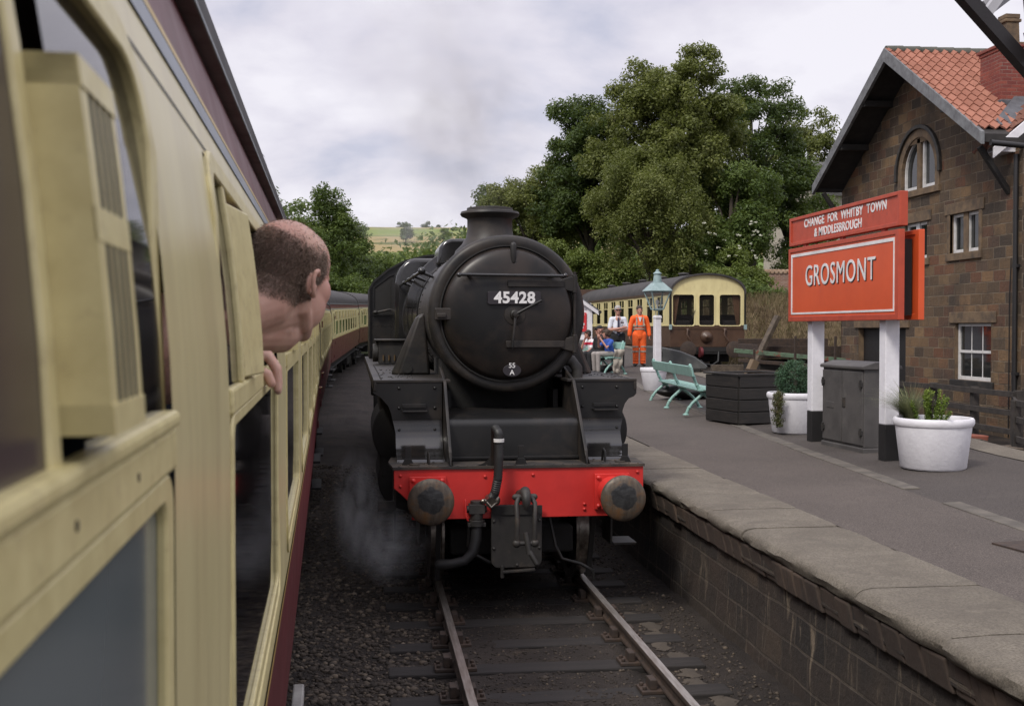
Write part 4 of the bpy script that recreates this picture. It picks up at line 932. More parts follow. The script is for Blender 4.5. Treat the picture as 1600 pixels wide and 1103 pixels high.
        m = MB().box(1.2, sx(1.2)+.06, yd-.45, yd+.45, .93, .96).box(1.2, sx(1.2)+.07, yd-.45, yd+.45, .60, .63).bar((1.3, yd-.4, .61), (1.3, yd-.4, .95), .03, .03, (1, 0, 0)).bar((1.3, yd+.4, .61), (1.3, yd+.4, .95), .03, .03, (1, 0, 0))
        m.build('footboard', MAT['under'], root, 0, bevel=.006)
    return root
G1 = 'cream and maroon carriages of the train at left'
E0 = .858; PW = 1.83; WW = 1.275
wins1 = [(E0-WW+PW*k, E0+PW*k + (.018 if k == 0 else 0), 'near' if k == 0 else 'open' if k == 1 else 'far') for k in range(-1, 8)]
RZ1 = math.atan(59/1800)
c1 = (-.115 - HW*math.cos(RZ1), -HW*math.sin(RZ1), 0)
car1 = coach('railway_carriage', c1, RZ1, -4.2, 16.6, wins1, (14.9,), 'nearest cream and maroon carriage, a man leaning out of its window', G1)
MB().box(sx(1.2), sx(1.2)+.05, 4.35, 5.3, .93, .985).build('step_board', MAT['slate'], car1, 0, bevel=.008)
e1 = Vector((c1[0], c1[1], 0)) + Matrix.Rotation(RZ1, 3, 'Z') @ Vector((0, 17.1, 0))
winsF = [(1.9+1.83*k, 1.9+1.83*k+WW, 'far') for k in range(8)]
def next_coach(start, rz, lab, z, tilt):
    if next_coach.p is None:
        next_coach.p = coach('railway_carriage', (0, 0, 0), 0, .2, 18.9, winsF, (1.1, 17.7), lab, G1); r = next_coach.p
    else: r = copy_tree(next_coach.p); r['label'] = lab
    r.location = (start.x, start.y, z); r.rotation_euler = (tilt, 0, rz)
    return start + Matrix.Rotation(rz, 3, 'Z') @ Vector((0, 19.1, 0))
next_coach.p = None
e2 = next_coach(e1, RZ1 - R(.7), 'second cream and maroon carriage, coupled beyond the one with the man', .05, R(.7))
e3 = next_coach(e2, RZ1 - R(4.1), 'third cream and maroon carriage, on the bend beyond the second', .33, R(1.1))
e4 = next_coach(e3, RZ1 - R(8.0), 'farthest cream and maroon carriage, on the bend behind the locomotive cab', .72, R(1.1))
# ------------------------------------------------------------------ brown and cream saloon on the siding at right
def sal(Y0, loc):
    r = empty('saloon_carriage', loc, R(.6), 'brown and cream saloon carriage with three end windows, standing in the siding', 'railway carriage')
    W = 1.44; Z0, ZWst, ZG, ZT = .98, 1.80, 2.98, 3.72          # floor line, waist, gutter, roof crown (local)
    Ln = 17.5
    arc = [(W*math.cos(R(a)), ZG + (ZT-ZG)*math.sin(R(a))**.85) for a in range(0, 181, 6)]
    # front end: brown below, cream above with three openings
    MB().box(-W, W, 0, .03, Z0, ZWst).build('front_lower_panel', MAT['brown'], r, 0, bevel=.01)
    MB().box(-W, W, -.02, .0, ZWst-.14, ZWst-.11).build('waist_rail', MAT['brown'], r, 0)
    op = [(-1.36, -.52), (-.34, .26), (.45, 1.29)]; zb, zt = 1.78, 2.95
    m = MB(); xs = [-W, op[0][0], op[0][1], op[1][0], op[1][1], op[2][0], op[2][1], W]
    for i in range(0, 7, 2): m.box(xs[i], xs[i+1], 0, .03, ZWst, zt)
    m.prism([(-W, zt)] + [(a*1.0, c) for a, c in arc[::-1]] + [(W, zt)], 'y', 0, .03)
    m.build('front_upper_panel', MAT['cream'], r, 0)
    for a, b in op:
        f = MB().ring(rrect(a-.035, b+.035, zb-.02, zt+.035, .10), rrect(a+.012, b-.012, zb+.012, zt-.012, .09), 'y', -.015, .03).build('front_window', MAT['cream'], r, 40)
        MB().box(a, b, .012, .016, zb, zt).build('pane', MAT['clear'], f, 0)
        c = MB()
        if a < -1 or b > 1:
            x0 = a+.02 if a < -1 else b-.02; s_ = 1 if a < -1 else -1
            n = 12; vs = []
            for k in range(n):
                for z, wd in ((zt, .30), ((zb+zt)/2+.1, .22), (zb, .11)): vs.append((x0 + s_*wd*k/(n-1), .10+.03*(k % 2), z))
            c.add(vs, [(3*k+j, 3*k+j+1, 3*k+4+j, 3*k+3+j) for k in range(n-1) for j in range(2)]); c.build('curtain', MAT['curtain'], f, 0)
    MB().limb([(-.62, -.03, 2.0), (-.50, -.03, 2.35)], [.012, .012], 8).build('wiper', MAT['black'], r, 60)
    m = MB(); 
    m.add([(a*1.02, y, c+.03) for y in (-.10, Ln) for a, c in arc] + [(a*.985, y, c-.035) for y in (-.10, Ln) for a, c in arc],
        [(i, i+1, len(arc)+i+1, len(arc)+i) for i in range(len(arc)-1)] + [(2*len(arc)+i, 2*len(arc)+i+1, 3*len(arc)+i+1, 3*len(arc)+i) for i in range(len(arc)-1)] + [(i, i+1, 2*len(arc)+i+1, 2*len(arc)+i) for i in range(len(arc)-1)])
    m.build('roof', MAT['roof'], r, 40)
    for k in range(5): MB().lathe([(.16, -.1), (.16, .04), (.22, .05), (.2, .09), (0, .12)], (-.3, 2.2+k*3.2, ZT+.04), (0, 0, 1), 16).build('roof_vent', MAT['roof'], r, 40)
    for sgn in (-1, 1):
        MB().box(sgn*(W+.005)-.03, sgn*(W+.005)+.03, -.06, .06, ZWst-.02, ZG+.1).build('corner_post', MAT['black'], r, 0, bevel=.01)
        MB().box(sgn*(W+.01)-.05, sgn*(W+.01)+.05, -.1, .0, ZWst-.17, ZWst+.02).build('lamp_bracket', MAT['lampg'], r, 0, bevel=.01)
        MB().box(*sorted((sgn*W, sgn*(W-.03))), .03, Ln, Z0, ZWst).build('side_lower_panel', MAT['brown'], r, 0)
        wn = [(1.0+1.62*k, 1.0+1.62*k+.95) for k in range(10)]; m = MB(); y = .03
        for a, b in wn: m.box(*sorted((sgn*W, sgn*(W-.03))), y, a, ZWst, ZG); y = b
        m.box(*sorted((sgn*W, sgn*(W-.03))), y, Ln, ZWst, ZG)
        for a, b in wn: m.box(*sorted((sgn*W, sgn*(W-.03))), a, b, zt, ZG).box(*sorted((sgn*W, sgn*(W-.03))), a, b, ZWst, ZWst+.06)
        m.build('side_upper_panel', MAT['cream'], r, 0)
        for a, b in wn:
            x = sgn*(W+.004); f = MB().ring(rrect(a-.03, b+.03, 1.84, 2.95, .06, 3), rrect(a+.03, b-.03, 1.9, 2.88, .05, 3), 'x', *sorted((x, sgn*(W-.03)))).box(*sorted((x, sgn*(W-.02))), a, b, 2.55, 2.59).box(*sorted((x-sgn*.002, sgn*(W-.02))), (a+b)/2-.015, (a+b)/2+.015, 2.55, 2.9).build('side_window', MAT['cream'], r, 0)
            MB().box(*sorted((sgn*(W-.012), sgn*(W-.016))), a, b, 1.88, 2.9).build('pane', MAT['clear'], f, 0)
        MB().box(*sorted((sgn*W, sgn*(W+.02))), 0, Ln, ZWst-.03, ZWst).build('waist_moulding', MAT['cream'], r, 0)
        MB().box(*sorted((sgn*W, sgn*(W+.03))), 0, Ln, ZG-.03, ZG+.06).build('gutter', MAT['brown'], r, 0)
    MB().box(-W+.05, W-.05, .1, Ln-.1, 1.0, 1.3).build('floor', MAT['seat'], r, 0)
    for k in range(9):
        for xx in (-.85, .85): MB().box(xx-.5, xx+.5, .7+k*1.85, 1.0+k*1.85, 1.3, 2.2).build('seat', MAT['seat'], r, 0, bevel=.08)
    for xx in (-.95, .0, .95): MB().box(xx-.32, xx+.32, .16, .26, 1.7, 1.98).build('cab_desk', MAT['seat'], r, 0, bevel=.03)
    MB().box(-W, W, Ln, Ln+.05, Z0, ZT).build('end_wall', MAT['brown'], r, 0)
    MB().lathe([(.24, 0), (.22, .05), (.14, .11), (.05, .15), (.03, .19), (0, .19)], (-.05, -.01, 1.36), (0, -1, 0), 32).build('gong', MAT['brown'], r, 50)
    for xx in (-.78, .66): MB().tube([(xx, -.05, 1.66), (xx-.06, -.12, 1.45), (xx+.1, -.13, 1.2), (xx+.05, -.06, 1.08)], .035, 8).lathe([(.07, 0), (.06, .06), (0, .08)], (xx, 0, 1.62), (0, -1, 0), 14).build('brake_pipe', MAT['brown'], r, 50)
    MB().box(-1.3, 1.3, 0, Ln, .72, .98).build('underframe', MAT['under'], r, 0)
    MB().box(-W, W, -.02, .06, .80, .98).build('buffer_beam', MAT['under'], r, 0)
    for xx in (-.88, .88):
        b = MB().lathe([(.13, 0), (.1, .3), (.09, .42)], (xx, 0, .9), (0, -1, 0), 20).build('buffer', MAT['rust'], r, 40)
        MB().lathe([(.05, 0), (.30, 0), (.31, .03), (.2, .06), (0, .065)], (xx, -.42, .9), (0, -1, 0), 28).build('buffer_head', MAT['rust'], b, 50)
    MB().lathe([(.2, 0), (.2, .1), (.1, .14), (0, .14)], (-.35, -.12, .78), (1, 0, 0), 20).build('valve', MAT['maroon'], r, 40)
    MB().tube([(-.35, -.2, .5), (-.2, -.25, .35), (.1, -.25, .3), (.35, -.2, .45), (.4, -.1, .8)], .04, 8).build('coupling_hose', MAT['rubber'], r, 50)
    for yc_ in (2.4, 14.8):
        m = MB()
        for d in (-1.1, 1.1):
            for sgn in (-1, 1): m.lathe([(0, -.06), (.45, -.06), (.45, .05), (.48, .06), (.48, .09), (0, .09)], (sgn*.74, yc_+d, .45), (-sgn, 0, 0), 24)
            m.cyl((-.7, yc_+d, .45), (.7, yc_+d, .45), .07)
        m.box(-1.1, 1.1, yc_-1.6, yc_+1.6, .4, .7).build('bogie', MAT['under'], r, 30)
    return r
saloon = sal(0, (12.70, 42, .93))
t = empty('railway_track', (0, 0, 0), label='rusty siding rails below the brown and cream saloon carriage', cat='railway track')
for sgn in (-1, 1): MB().box(12.7+sgn*.75-.035, 12.7+sgn*.75+.035, 38, 70, .80, .93).build('rail', MAT['rust'], t, 0)
for k in range(18): MB().box(11.4, 14.0, 38.4+k*.75, 38.65+k*.75, .72, .80).build('sleeper', MAT['sleeper'], t, 0)
MB().bar((11.6, 37.9, 1.25), (13.8, 37.9, 1.25), .2, .25).bar((11.95, 38.0, .7), (11.95, 38.0, 1.3), .12, .12, (1, 0, 0)).bar((13.45, 38.0, .7), (13.45, 38.0, 1.3), .12, .12, (1, 0, 0)).build('buffer_stop', MAT['oldwood'], t, 0)
# ------------------------------------------------------------------ people
def hair_mat(name, c):
    return tinted(name, [tuple(x*.72 for x in c), c, tuple(x*1.3 for x in c)], .55, attr='tint')
# the man leaning out of the second window; local axes: x towards his face, y to his left, z up
MO = Matrix.Rotation(RZ1, 3, 'Z')
def on_car(x, y, z): p = Vector((c1[0], c1[1], 0)) + MO @ Vector((x, y, z)); return p
man = empty('person', on_car(HW-.12, 2.2, 1.22), RZ1, 'balding man leaning his head out of the carriage window, looking ahead', 'person')
def mv(v, o): return v
HC = Vector((.155, .155, 1.482))            # middle of the skull relative to his standing point, in carriage axes
hr = Matrix.Rotation(R(6), 3, 'Y') @ Matrix.Rotation(R(56), 3, 'Z') @ Matrix.Rotation(R(8), 3, 'Y')   # face turned along the train, slightly outwards
def hp(x, y, z): return HC + hr @ Vector((x, y, z))
mb = MB()
def E_(c, r, rx=0): mb.ell(hp(*c), r, hr @ Matrix.Rotation(rx, 3, 'Y'), 28, 18)
E_((-.012, 0, .028), (.095, .075, .085)); E_((.022, 0, .034), (.070, .066, .074)); E_((-.045, 0, .000), (.060, .066, .068))
E_((.030, 0, -.020), (.060, .061, .080)); E_((.035, 0, -.070), (.050, .050, .042)); E_((.068, 0, -.096), (.022, .024, .020))
for sg in (-1, 1):
    E_((.050, sg*.041, -.014), (.031, .026, .034)); E_((.068, sg*.028, .018), (.014, .024, .012)); E_((.040, sg*.040, -.045), (.036, .026, .048))
    mb.limb([hp(-.018, sg*.054, -.03), hp(-.010, sg*.052, -.062), hp(.030, sg*.036, -.086), hp(.066, sg*.012, -.098)], [.022, .020, .020, .020], 12)
mb.limb([hp(.070, 0, .010), hp(.080, 0, -.018), hp(.084, 0, -.032)], [.009, .010, .0115], 12)
for sg in (-1, 1): mb.ell(hp(.079, sg*.012, -.034), (.011, .009, .009), hr, 10, 8)
E_((.088, 0, -.062), (.012, .026, .0065)); E_((.087, 0, -.074), (.012, .023, .0075))
mb.limb([hp(-.030, 0, -.01), hp(-.070, .0, -.065), Vector((.02, .03, 1.405)), Vector((-.09, -.01, 1.365)), Vector((-.2, -.05, 1.30))], [.064, .062, .066, .072, .095], 22)
mb.limb([hp(-.01, 0, -.06), Vector((.03, .055, 1.400)), Vector((-.10, .015, 1.362))], [.060, .066, .076], 20)
mb.limb([hp(.055, 0, -.088), hp(.01, 0, -.105), Vector((.03, .06, 1.385)), Vector((-.09, .0, 1.345))], [.030, .046, .058, .065], 18)
mb.limb([hp(.02, 0, -.055), hp(-.01, 0, -.10), Vector((.02, .07, 1.375)), Vector((-.10, .04, 1.345))], [.042, .046, .05, .06], 18)
# ears: rim, lobe and bowl
for sg in (-1, 1):
    er = [(-.010, .025), (.003, .034), (.013, .028), (.017, .011), (.012, -.009), (.005, -.021), (-.003, -.027)]
    ring = [hp(-.028 - .75*a, sg*(.072 + .015 + .004*(a > 0)), b*.80 - .014) for a, b in er]
    mb.limb(ring, [.0048, .0056, .0056, .0052, .0052, .0052, .007], 10)
    mb.ell(hp(-.028, sg*.074, -.012), (.014, .009, .023), hr, 14, 10)
    mb.ell(hp(-.015, sg*.077, -.018), (.006, .008, .009), hr, 10, 8)
# right forearm and hand over the transom, fingers hooked down outside
HY = .20
W0 = Vector((.075, .10, 1.305))
mb.limb([Vector((-.28, -.05, 1.15)), Vector((-.10, .0-HY*.5, 1.25)), Vector((.03, .08-HY, 1.315))], [.045, .04, .030], 14)
mb.ell((.065, .10-HY, 1.325), (.048, .042, .016), None, 16, 10)
for k, (dy, ln) in enumerate(((-.03, .9), (-.010, 1.0), (.012, .96), (.032, .78))):
    y = .105 - HY + dy
    mb.limb([(.095, y, 1.330), (.128, y+.004, 1.332), (.143, y+.006, 1.308), (.146, y+.006, 1.308-.040*ln)], [.0098, .0096, .0088, .0076], 10)
mb.limb([(.06, .07-HY, 1.318), (.10, .055-HY, 1.312), (.130, .052-HY, 1.300), (.136, .052-HY, 1.285)], [.012, .011, .010, .009], 10)
body = fused(mb, 'body', MAT['skin'], man, .0024, 11, .5)
# cropped hair: thousands of short strands rooted on the scalp, thinning to a bald crown
def strands(name, src, keep, cnt, ln, wd, mat, parent, lie=.55, seed=3):
    g = np.random.default_rng(seed); me = src.data; me.calc_loop_triangles()
    vs = np.array([v.co[:] for v in me.vertices]); tr = np.array([t.vertices[:] for t in me.loop_triangles]); nrm = np.array([v.normal[:] for v in me.vertices])
    p = vs[tr]; ar = np.linalg.norm(np.cross(p[:, 1]-p[:, 0], p[:, 2]-p[:, 0]), axis=1)
    cen = p.mean(1); dens = np.array([keep(hr.transposed() @ (Vector(c)-HC)) for c in cen]); pr = ar*dens; pr /= pr.sum()
    ix = g.choice(len(tr), cnt, p=pr); u = g.random((cnt, 2)); u[u.sum(1) > 1] = 1 - u[u.sum(1) > 1]
    q = p[ix]; P = q[:, 0] + u[:, :1]*(q[:, 1]-q[:, 0]) + u[:, 1:]*(q[:, 2]-q[:, 0]); Nn = nrm[tr[ix, 0]]
    back = np.array((hr @ Vector((-.5, 0, -.85)))[:])
    d = Nn*(1-lie) + back*lie + g.normal(0, .28, (cnt, 3)); d /= np.linalg.norm(d, axis=1)[:, None]
    s_ = np.cross(d, g.normal(0, 1, (cnt, 3))); s_ /= np.linalg.norm(s_, axis=1)[:, None]; l = ln*g.uniform(.6, 1.25, (cnt, 1)); w_ = wd*g.uniform(.7, 1.3, (cnt, 1))
    V = np.stack([P - s_*w_, P + s_*w_, P + d*l*.6 + s_*w_*.7 + Nn*l*.1, P + d*l], 1)
    F = np.stack([np.arange(cnt)*4, np.arange(cnt)*4+1, np.arange(cnt)*4+2, np.arange(cnt)*4+3], 1)
    return facemesh(name, V.reshape(-1, 3), F, mat, g.beta(2, 2, cnt), parent)
def scalp(c):
    x, y, z = c
    if abs(y) > .0765 and -.05 < x < -.006 and z < .020: return 0       # the ear itself
    if x > .05 or z < -.07 or z < -.062 + 1.15*max(0, x+.035) or (x > -.008 and z < -.012): return 0
    f = 1 - .985*ss((z - (.034 + .40*max(0, -x-.03)) + .012*mnoise.noise((x*60, y*60, z*60)))/.04)
    f *= 1 - .92*ss((x-.012)/.032)
    return f*ss((z+.07)/.035)
def head_skin():
    m, t, b = new_mat('ruddy_skin'); v = coords(t)
    n = noise_n(t, v, 28, 5, .6)
    col = mix_n(t, ramp_n(t, n, .35, .65), (.52, .30, .225), (.60, .385, .295))
    col = mix_n(t, ramp_n(t, noise_n(t, v, 7, 4), .45, .7), col, (.55, .29, .225))
    a = t.nodes.new('ShaderNodeAttribute'); a.attribute_name = 'scalp'
    col = mix_n(t, math_n(t, 'MULTIPLY', a.outputs['Fac'], .85), col, (.25, .175, .135))
    t.links.new(col, b.inputs['Base Color']); b.inputs['Roughness'].default_value = .5; b.inputs['Specular IOR Level'].default_value = .4
    b.inputs['Subsurface Weight'].default_value = .15; b.inputs['Subsurface Radius'].default_value = (.008, .003, .0015)
    bump_n(t, b, noise_n(t, v, 220, 4, .6), .25, .0008); return m

body.data.materials[0] = head_skin()
at_ = body.data.attributes.new('scalp', 'FLOAT', 'POINT'); hrt = hr.transposed()
at_.data.foreach_set('value', [scalp(hrt @ (v.co-HC)) if (v.co-HC).length < .16 else 0 for v in body.data.vertices])
hm = hair_mat('brown_hair', (.27, .20, .15))
strands('hair', body, scalp, 42000, .0075, .00020, hm, man, .72)
strands('hair', body, lambda c: 1 if c[2] > .05 and c[0] < .05 else 0, 900, .008, .00014, hm, man, seed=5)
sh = MB().limb([(-.02, -.04, 1.245), (-.08, -.06, 1.16), (-.22, -.06, .95), (-.30, -.05, .5)], [.075, .14, .19, .17], 20).limb([(-.14, .14, 1.08), (-.22, .10, 1.08), (-.22, -.22, 1.06)], [.08, .09, .08], 14)
fused(sh, 'shirt', mk('navy_shirt', (.03, .035, .05), .85), man, .012)
# ---- figures on the platform; local z up from the feet, x to the figure's left, -y the way it faces
SK = mk('figure_skin', (.46, .24, .175), .55, c2=(.40, .19, .14), vs=20, bump=0)
def head_(mb, c, tilt=None, s=1.):
    M_ = tilt or Matrix.Identity(3); c = Vector(c)
    def P(x, y, z): return c + M_ @ Vector((x*s, y*s, z*s))
    def e(p, r): mb.ell(P(*p), tuple(k*s for k in r), M_, 18, 12)
    e((0, .012, .03), (.074, .092, .085)); e((0, -.03, -.045), (.056, .056, .062)); e((0, -.05, -.09), (.036, .034, .026))
    e((0, -.102, -.015), (.012, .02, .024)); e((0, -.088, -.062), (.025, .012, .007))
    for sg in (-1, 1): e((sg*.078, .0, -.01), (.010, .02, .032)); e((sg*.03, -.082, .018), (.022, .012, .008))
    for sg in (-1, 1): e((sg*.036, -.066, -.025), (.022, .022, .016))
    return P
def hand_(mb, wpos, d, side=1, curl=.4, palm=None):
    w_ = Vector(wpos); d = Vector(d).normalized(); a = (Vector(palm) if palm else Vector((0, 0, 1)).cross(d)); a = (a - d*a.dot(d)).normalized(); n_ = d.cross(a)
    rot = Matrix((a, n_, d)).transposed()
    mb.ell(w_ + d*.05, (.04, .018, .055), rot, 12, 8)
    for k, (o_, l) in enumerate(((-.030, .065), (-.011, .075), (.010, .070), (.028, .055))):
        p0 = w_ + d*.09 + a*o_; p1 = p0 + (d*(1-curl*.4) + n_*curl)*l*.5; p2 = p1 + (d*(1-curl) + n_*curl*1.2)*l*.5
        mb.limb([p0, p1, p2], [.0095, .009, .008], 8)
    p0 = w_ + d*.03 + a*side*.034; mb.limb([p0, p0 + (d*.6 + a*side*.6)*.045, p0 + (d*1.0 + a*side*.55)*.075], [.012, .011, .009], 8)
def hairpatch(parent, P, pts, mat, vox=.008):
    m = MB()
    for p, r in pts: m.ell(P(*p), r, None, 16, 10)
    return fused(m, 'hair', mat, parent, vox, 3)
HAIR = lambda n, c: mk(n, c, .7, c2=tuple(x*.5 for x in c), vs=40, bump=.8, bs=120, bd=.006)
FZ = lambda X, Y: zp(X, Y)
# man in white shirt, arms folded
gx, gy = 7.08, 32.1
p = empty('person', (gx, gy, FZ(gx, gy)), R(-6), 'grey-haired man in white shirt and tie standing with folded arms', 'person')
b = MB(); P = head_(b, (0, -.01, 1.645), None, 1.1)
b.limb([(0, .01, 1.58), (0, .015, 1.44)], [.055, .065], 14)
b.limb([(-.205, .0, 1.30), (-.25, -.03, 1.12), (-.235, -.10, 1.10), (-.02, -.22, 1.13), (.10, -.215, 1.155)], [.046, .042, .044, .036, .028], 14)
b.limb([(.205, .0, 1.30), (.25, -.03, 1.12), (.235, -.11, 1.09), (.02, -.20, 1.07), (-.12, -.17, 1.10)], [.046, .042, .044, .036, .028], 14)
hand_(b, (.10, -.215, 1.155), (1, .25, .15), 1, .3, (0, 0, 1)); hand_(b, (-.12, -.17, 1.10), (-1, .3, .1), 1, .35, (0, 0, 1))
for sg in (-1, 1): b.limb([(sg*.10, 0, .9), (sg*.105, .01, .5), (sg*.11, .02, .1)], [.07, .05, .04], 12)
b.limb([(0, 0, 1.4), (0, .01, 1.0)], [.1, .1], 12)
fused(b, 'body', SK, p, .009, 2)
s_ = MB().limb([(0, .01, 1.38), (0, .0, 1.2), (0, -.01, 1.0), (0, 0, .93)], [.115, .145, .145, .14], 20).limb([(-.17, .01, 1.40), (.17, .01, 1.40)], [.075, .075], 14)
for sg in (-1, 1): s_.limb([(sg*.18, .01, 1.40), (sg*.215, 0, 1.28), (sg*.24, -.02, 1.17)], [.075, .068, .064], 14).limb([(sg*.02, -.07, 1.455), (sg*.055, .03, 1.475)], [.022, .025], 8)
s_.xf(Matrix.Diagonal((.98, .86, 1, 1)))
shirt = fused(s_, 'shirt', mk('white_shirt', (.68, .70, .76), .8, c2=(.58, .6, .66), vs=14, bump=.3, bs=20, bd=.01), p, .011, 3)
tie = MB().add([(-.02, -.125, 1.45), (.02, -.125, 1.45), (.025, -.145, 1.41), (-.025, -.145, 1.41), (.03, -.165, 1.2), (-.03, -.165, 1.2), (.048, -.16, .99), (-.048, -.16, .99), (0, -.16, .93)], [(0, 1, 2, 3), (3, 2, 4, 5), (5, 4, 6, 7), (7, 6, 8)])
so = tie.build('tie', mk('navy_tie', (.02, .02, .05), .6), p, 0); so.modifiers.new('t', 'SOLIDIFY').thickness = .012
MB().box(.06, .15, -.165, -.145, 1.285, 1.325).build('name_badge', mk('badge', (.03, .01, .012), .4), p, 0)
tr_ = MB()
for sg in (-1, 1): tr_.limb([(sg*.085, 0, .94), (sg*.10, 0, .7), (sg*.105, 0, .48), (sg*.11, .01, .06)], [.125, .098, .078, .068], 16)
tr_.limb([(0, 0, .98), (0, 0, .88)], [.15, .14], 16); tr_.xf(Matrix.Diagonal((1.05, .9, 1, 1)))
BLK = mk('black_cloth', (.016, .016, .018), .85, vs=10, bump=.4, bs=18, bd=.015)
fused(tr_, 'trousers', BLK, p, .011, 3)
SHOE = mk('black_shoes', (.012, .011, .011), .4)
def shoes(p, pos, dirn=(0, -1)):
    m = MB()
    for (x, y) in pos: m.limb([(x, y+.05, .045), (x, y-.08, .042), (x, y-.19, .032)], [.045, .044, .034], 12)
    for v in range(len(m.v)): m.v[v] = (m.v[v][0], m.v[v][1], max(0, m.v[v][2]))
    fused(m, 'shoes', SHOE, p, .009, 2)
shoes(p, ((-.12, .02), (.12, .02)))
hairpatch(p, P, [((0, .03, .05), (.098, .116, .102)), ((0, .07, .0), (.084, .062, .075))], HAIR('grey_hair', (.42, .40, .38)))
MB().box(-.08, -.006, -.125, -.09, 1.65, 1.685).box(.006, .08, -.125, -.09, 1.65, 1.685).box(-.085, .085, -.11, -.1, 1.675, 1.685).build('sunglasses', SHOE, p, 0, bevel=.006)
# man in orange overalls
gx, gy = 7.86, 32.75
p = empty('person', (gx, gy, FZ(gx, gy)), R(-4), 'man in dirty orange high-visibility overalls standing with arms hanging', 'person')
b = MB(); P = head_(b, (0, -.015, 1.61), None, 1.08); b.limb([(0, .01, 1.55), (0, .015, 1.4)], [.056, .066], 14).limb([(0, .02, 1.42), (0, .02, .9)], [.10, .1], 12)
for sg in (-1, 1):
    b.limb([(sg*.19, .01, 1.38), (sg*.27, .03, 1.12), (sg*.29, -.0, .88)], [.05, .042, .032], 12); hand_(b, (sg*.29, 0, .88), (.02*sg, -.1, -1), 1, .5, (0, 1, 0))
    b.limb([(sg*.09, 0, .9), (sg*.10, 0, .1)], [.06, .04], 12)
fused(b, 'body', SK, p, .009, 2)
s_ = MB().limb([(0, .015, 1.38), (0, .0, 1.2), (0, .0, 1.0), (0, 0, .86)], [.12, .145, .15, .15], 20).limb([(-.17, .01, 1.385), (.17, .01, 1.385)], [.08, .08], 14)
for sg in (-1, 1):
    s_.limb([(sg*.19, .01, 1.38), (sg*.245, .03, 1.22), (sg*.28, .03, 1.08), (sg*.30, .0, .90)], [.082, .075, .068, .058], 14)
    s_.limb([(sg*.085, 0, .9), (sg*.105, 0, .62), (sg*.11, -.01, .46), (sg*.11, .01, .10)], [.132, .105, .094, .085], 16)
    for k in range(4): s_.ell((sg*.11, 0, .08+.075*k), (.094-.004*k, .094, .028))
    s_.limb([(sg*.03, -.10, 1.40), (sg*.08, .0, 1.47)], [.025, .03], 8)
s_.xf(Matrix.Diagonal((.97, .88, 1, 1)))
def hivis():
    m, t, bb = new_mat('orange_overalls'); v = coords(t)
    s = t.nodes.new('ShaderNodeSeparateXYZ'); t.links.new(v, s.inputs[0])
    low = t.nodes.new('ShaderNodeMapRange'); low.inputs[1].default_value = 1.05; low.inputs[2].default_value = .2; t.links.new(s.outputs[2], low.inputs[0])
    d = math_n(t, 'MULTIPLY', ramp_n(t, noise_n(t, v, 7, 6, .7), .42, .62), math_n(t, 'MULTIPLY_ADD', low.outputs[0], .6, .08))
    t.links.new(mix_n(t, d, (.92, .13, .018), (.25, .07, .03)), bb.inputs['Base Color']); bb.inputs['Roughness'].default_value = .8
    bump_n(t, bb, noise_n(t, v, 18, 4), .5, .015); return m
ov = fused(s_, 'overalls', hivis(), p, .011, 3)
REF = mk('reflective_tape', (.36, .32, .27), .5, c2=(.22, .18, .14), vs=20, bump=0)
for z0, rx, ry in ((1.155, .172, .140), (1.075, .172, .142)):
    MB().lathe([(1, -.022), (1.01, 0), (1, .022)], (0, .003, z0), (0, 0, 1), 28, rx, ry).build('reflective_band', REF, p, 40)
for sg in (-1, 1):
    for z0 in (.56, .42): MB().lathe([(.1, -.02), (.102, 0), (.1, .02)], (sg*.117, -.006, z0), (0, 0, 1), 20, 1.06, .93).build('reflective_band', REF, p, 40)
    MB().bar((sg*.10, -.152, 1.16), (sg*.10, -.10, 1.42), .04, .012, (0, 1, 0)).build('brace_stripe', REF, p, 0)
m = MB().add([(-.055, -.115, 1.42), (.055, -.115, 1.42), (0, -.142, 1.26)], [(0, 1, 2)]); m.build('vest_front', MAT['sash'], p, 0)
shoes(p, ((-.13, .02), (.13, .02)))
hairpatch(p, P, [((0, .028, .05), (.096, .114, .098)), ((0, .07, .01), (.082, .06, .07))], HAIR('short_brown_hair', (.05, .03, .02)))
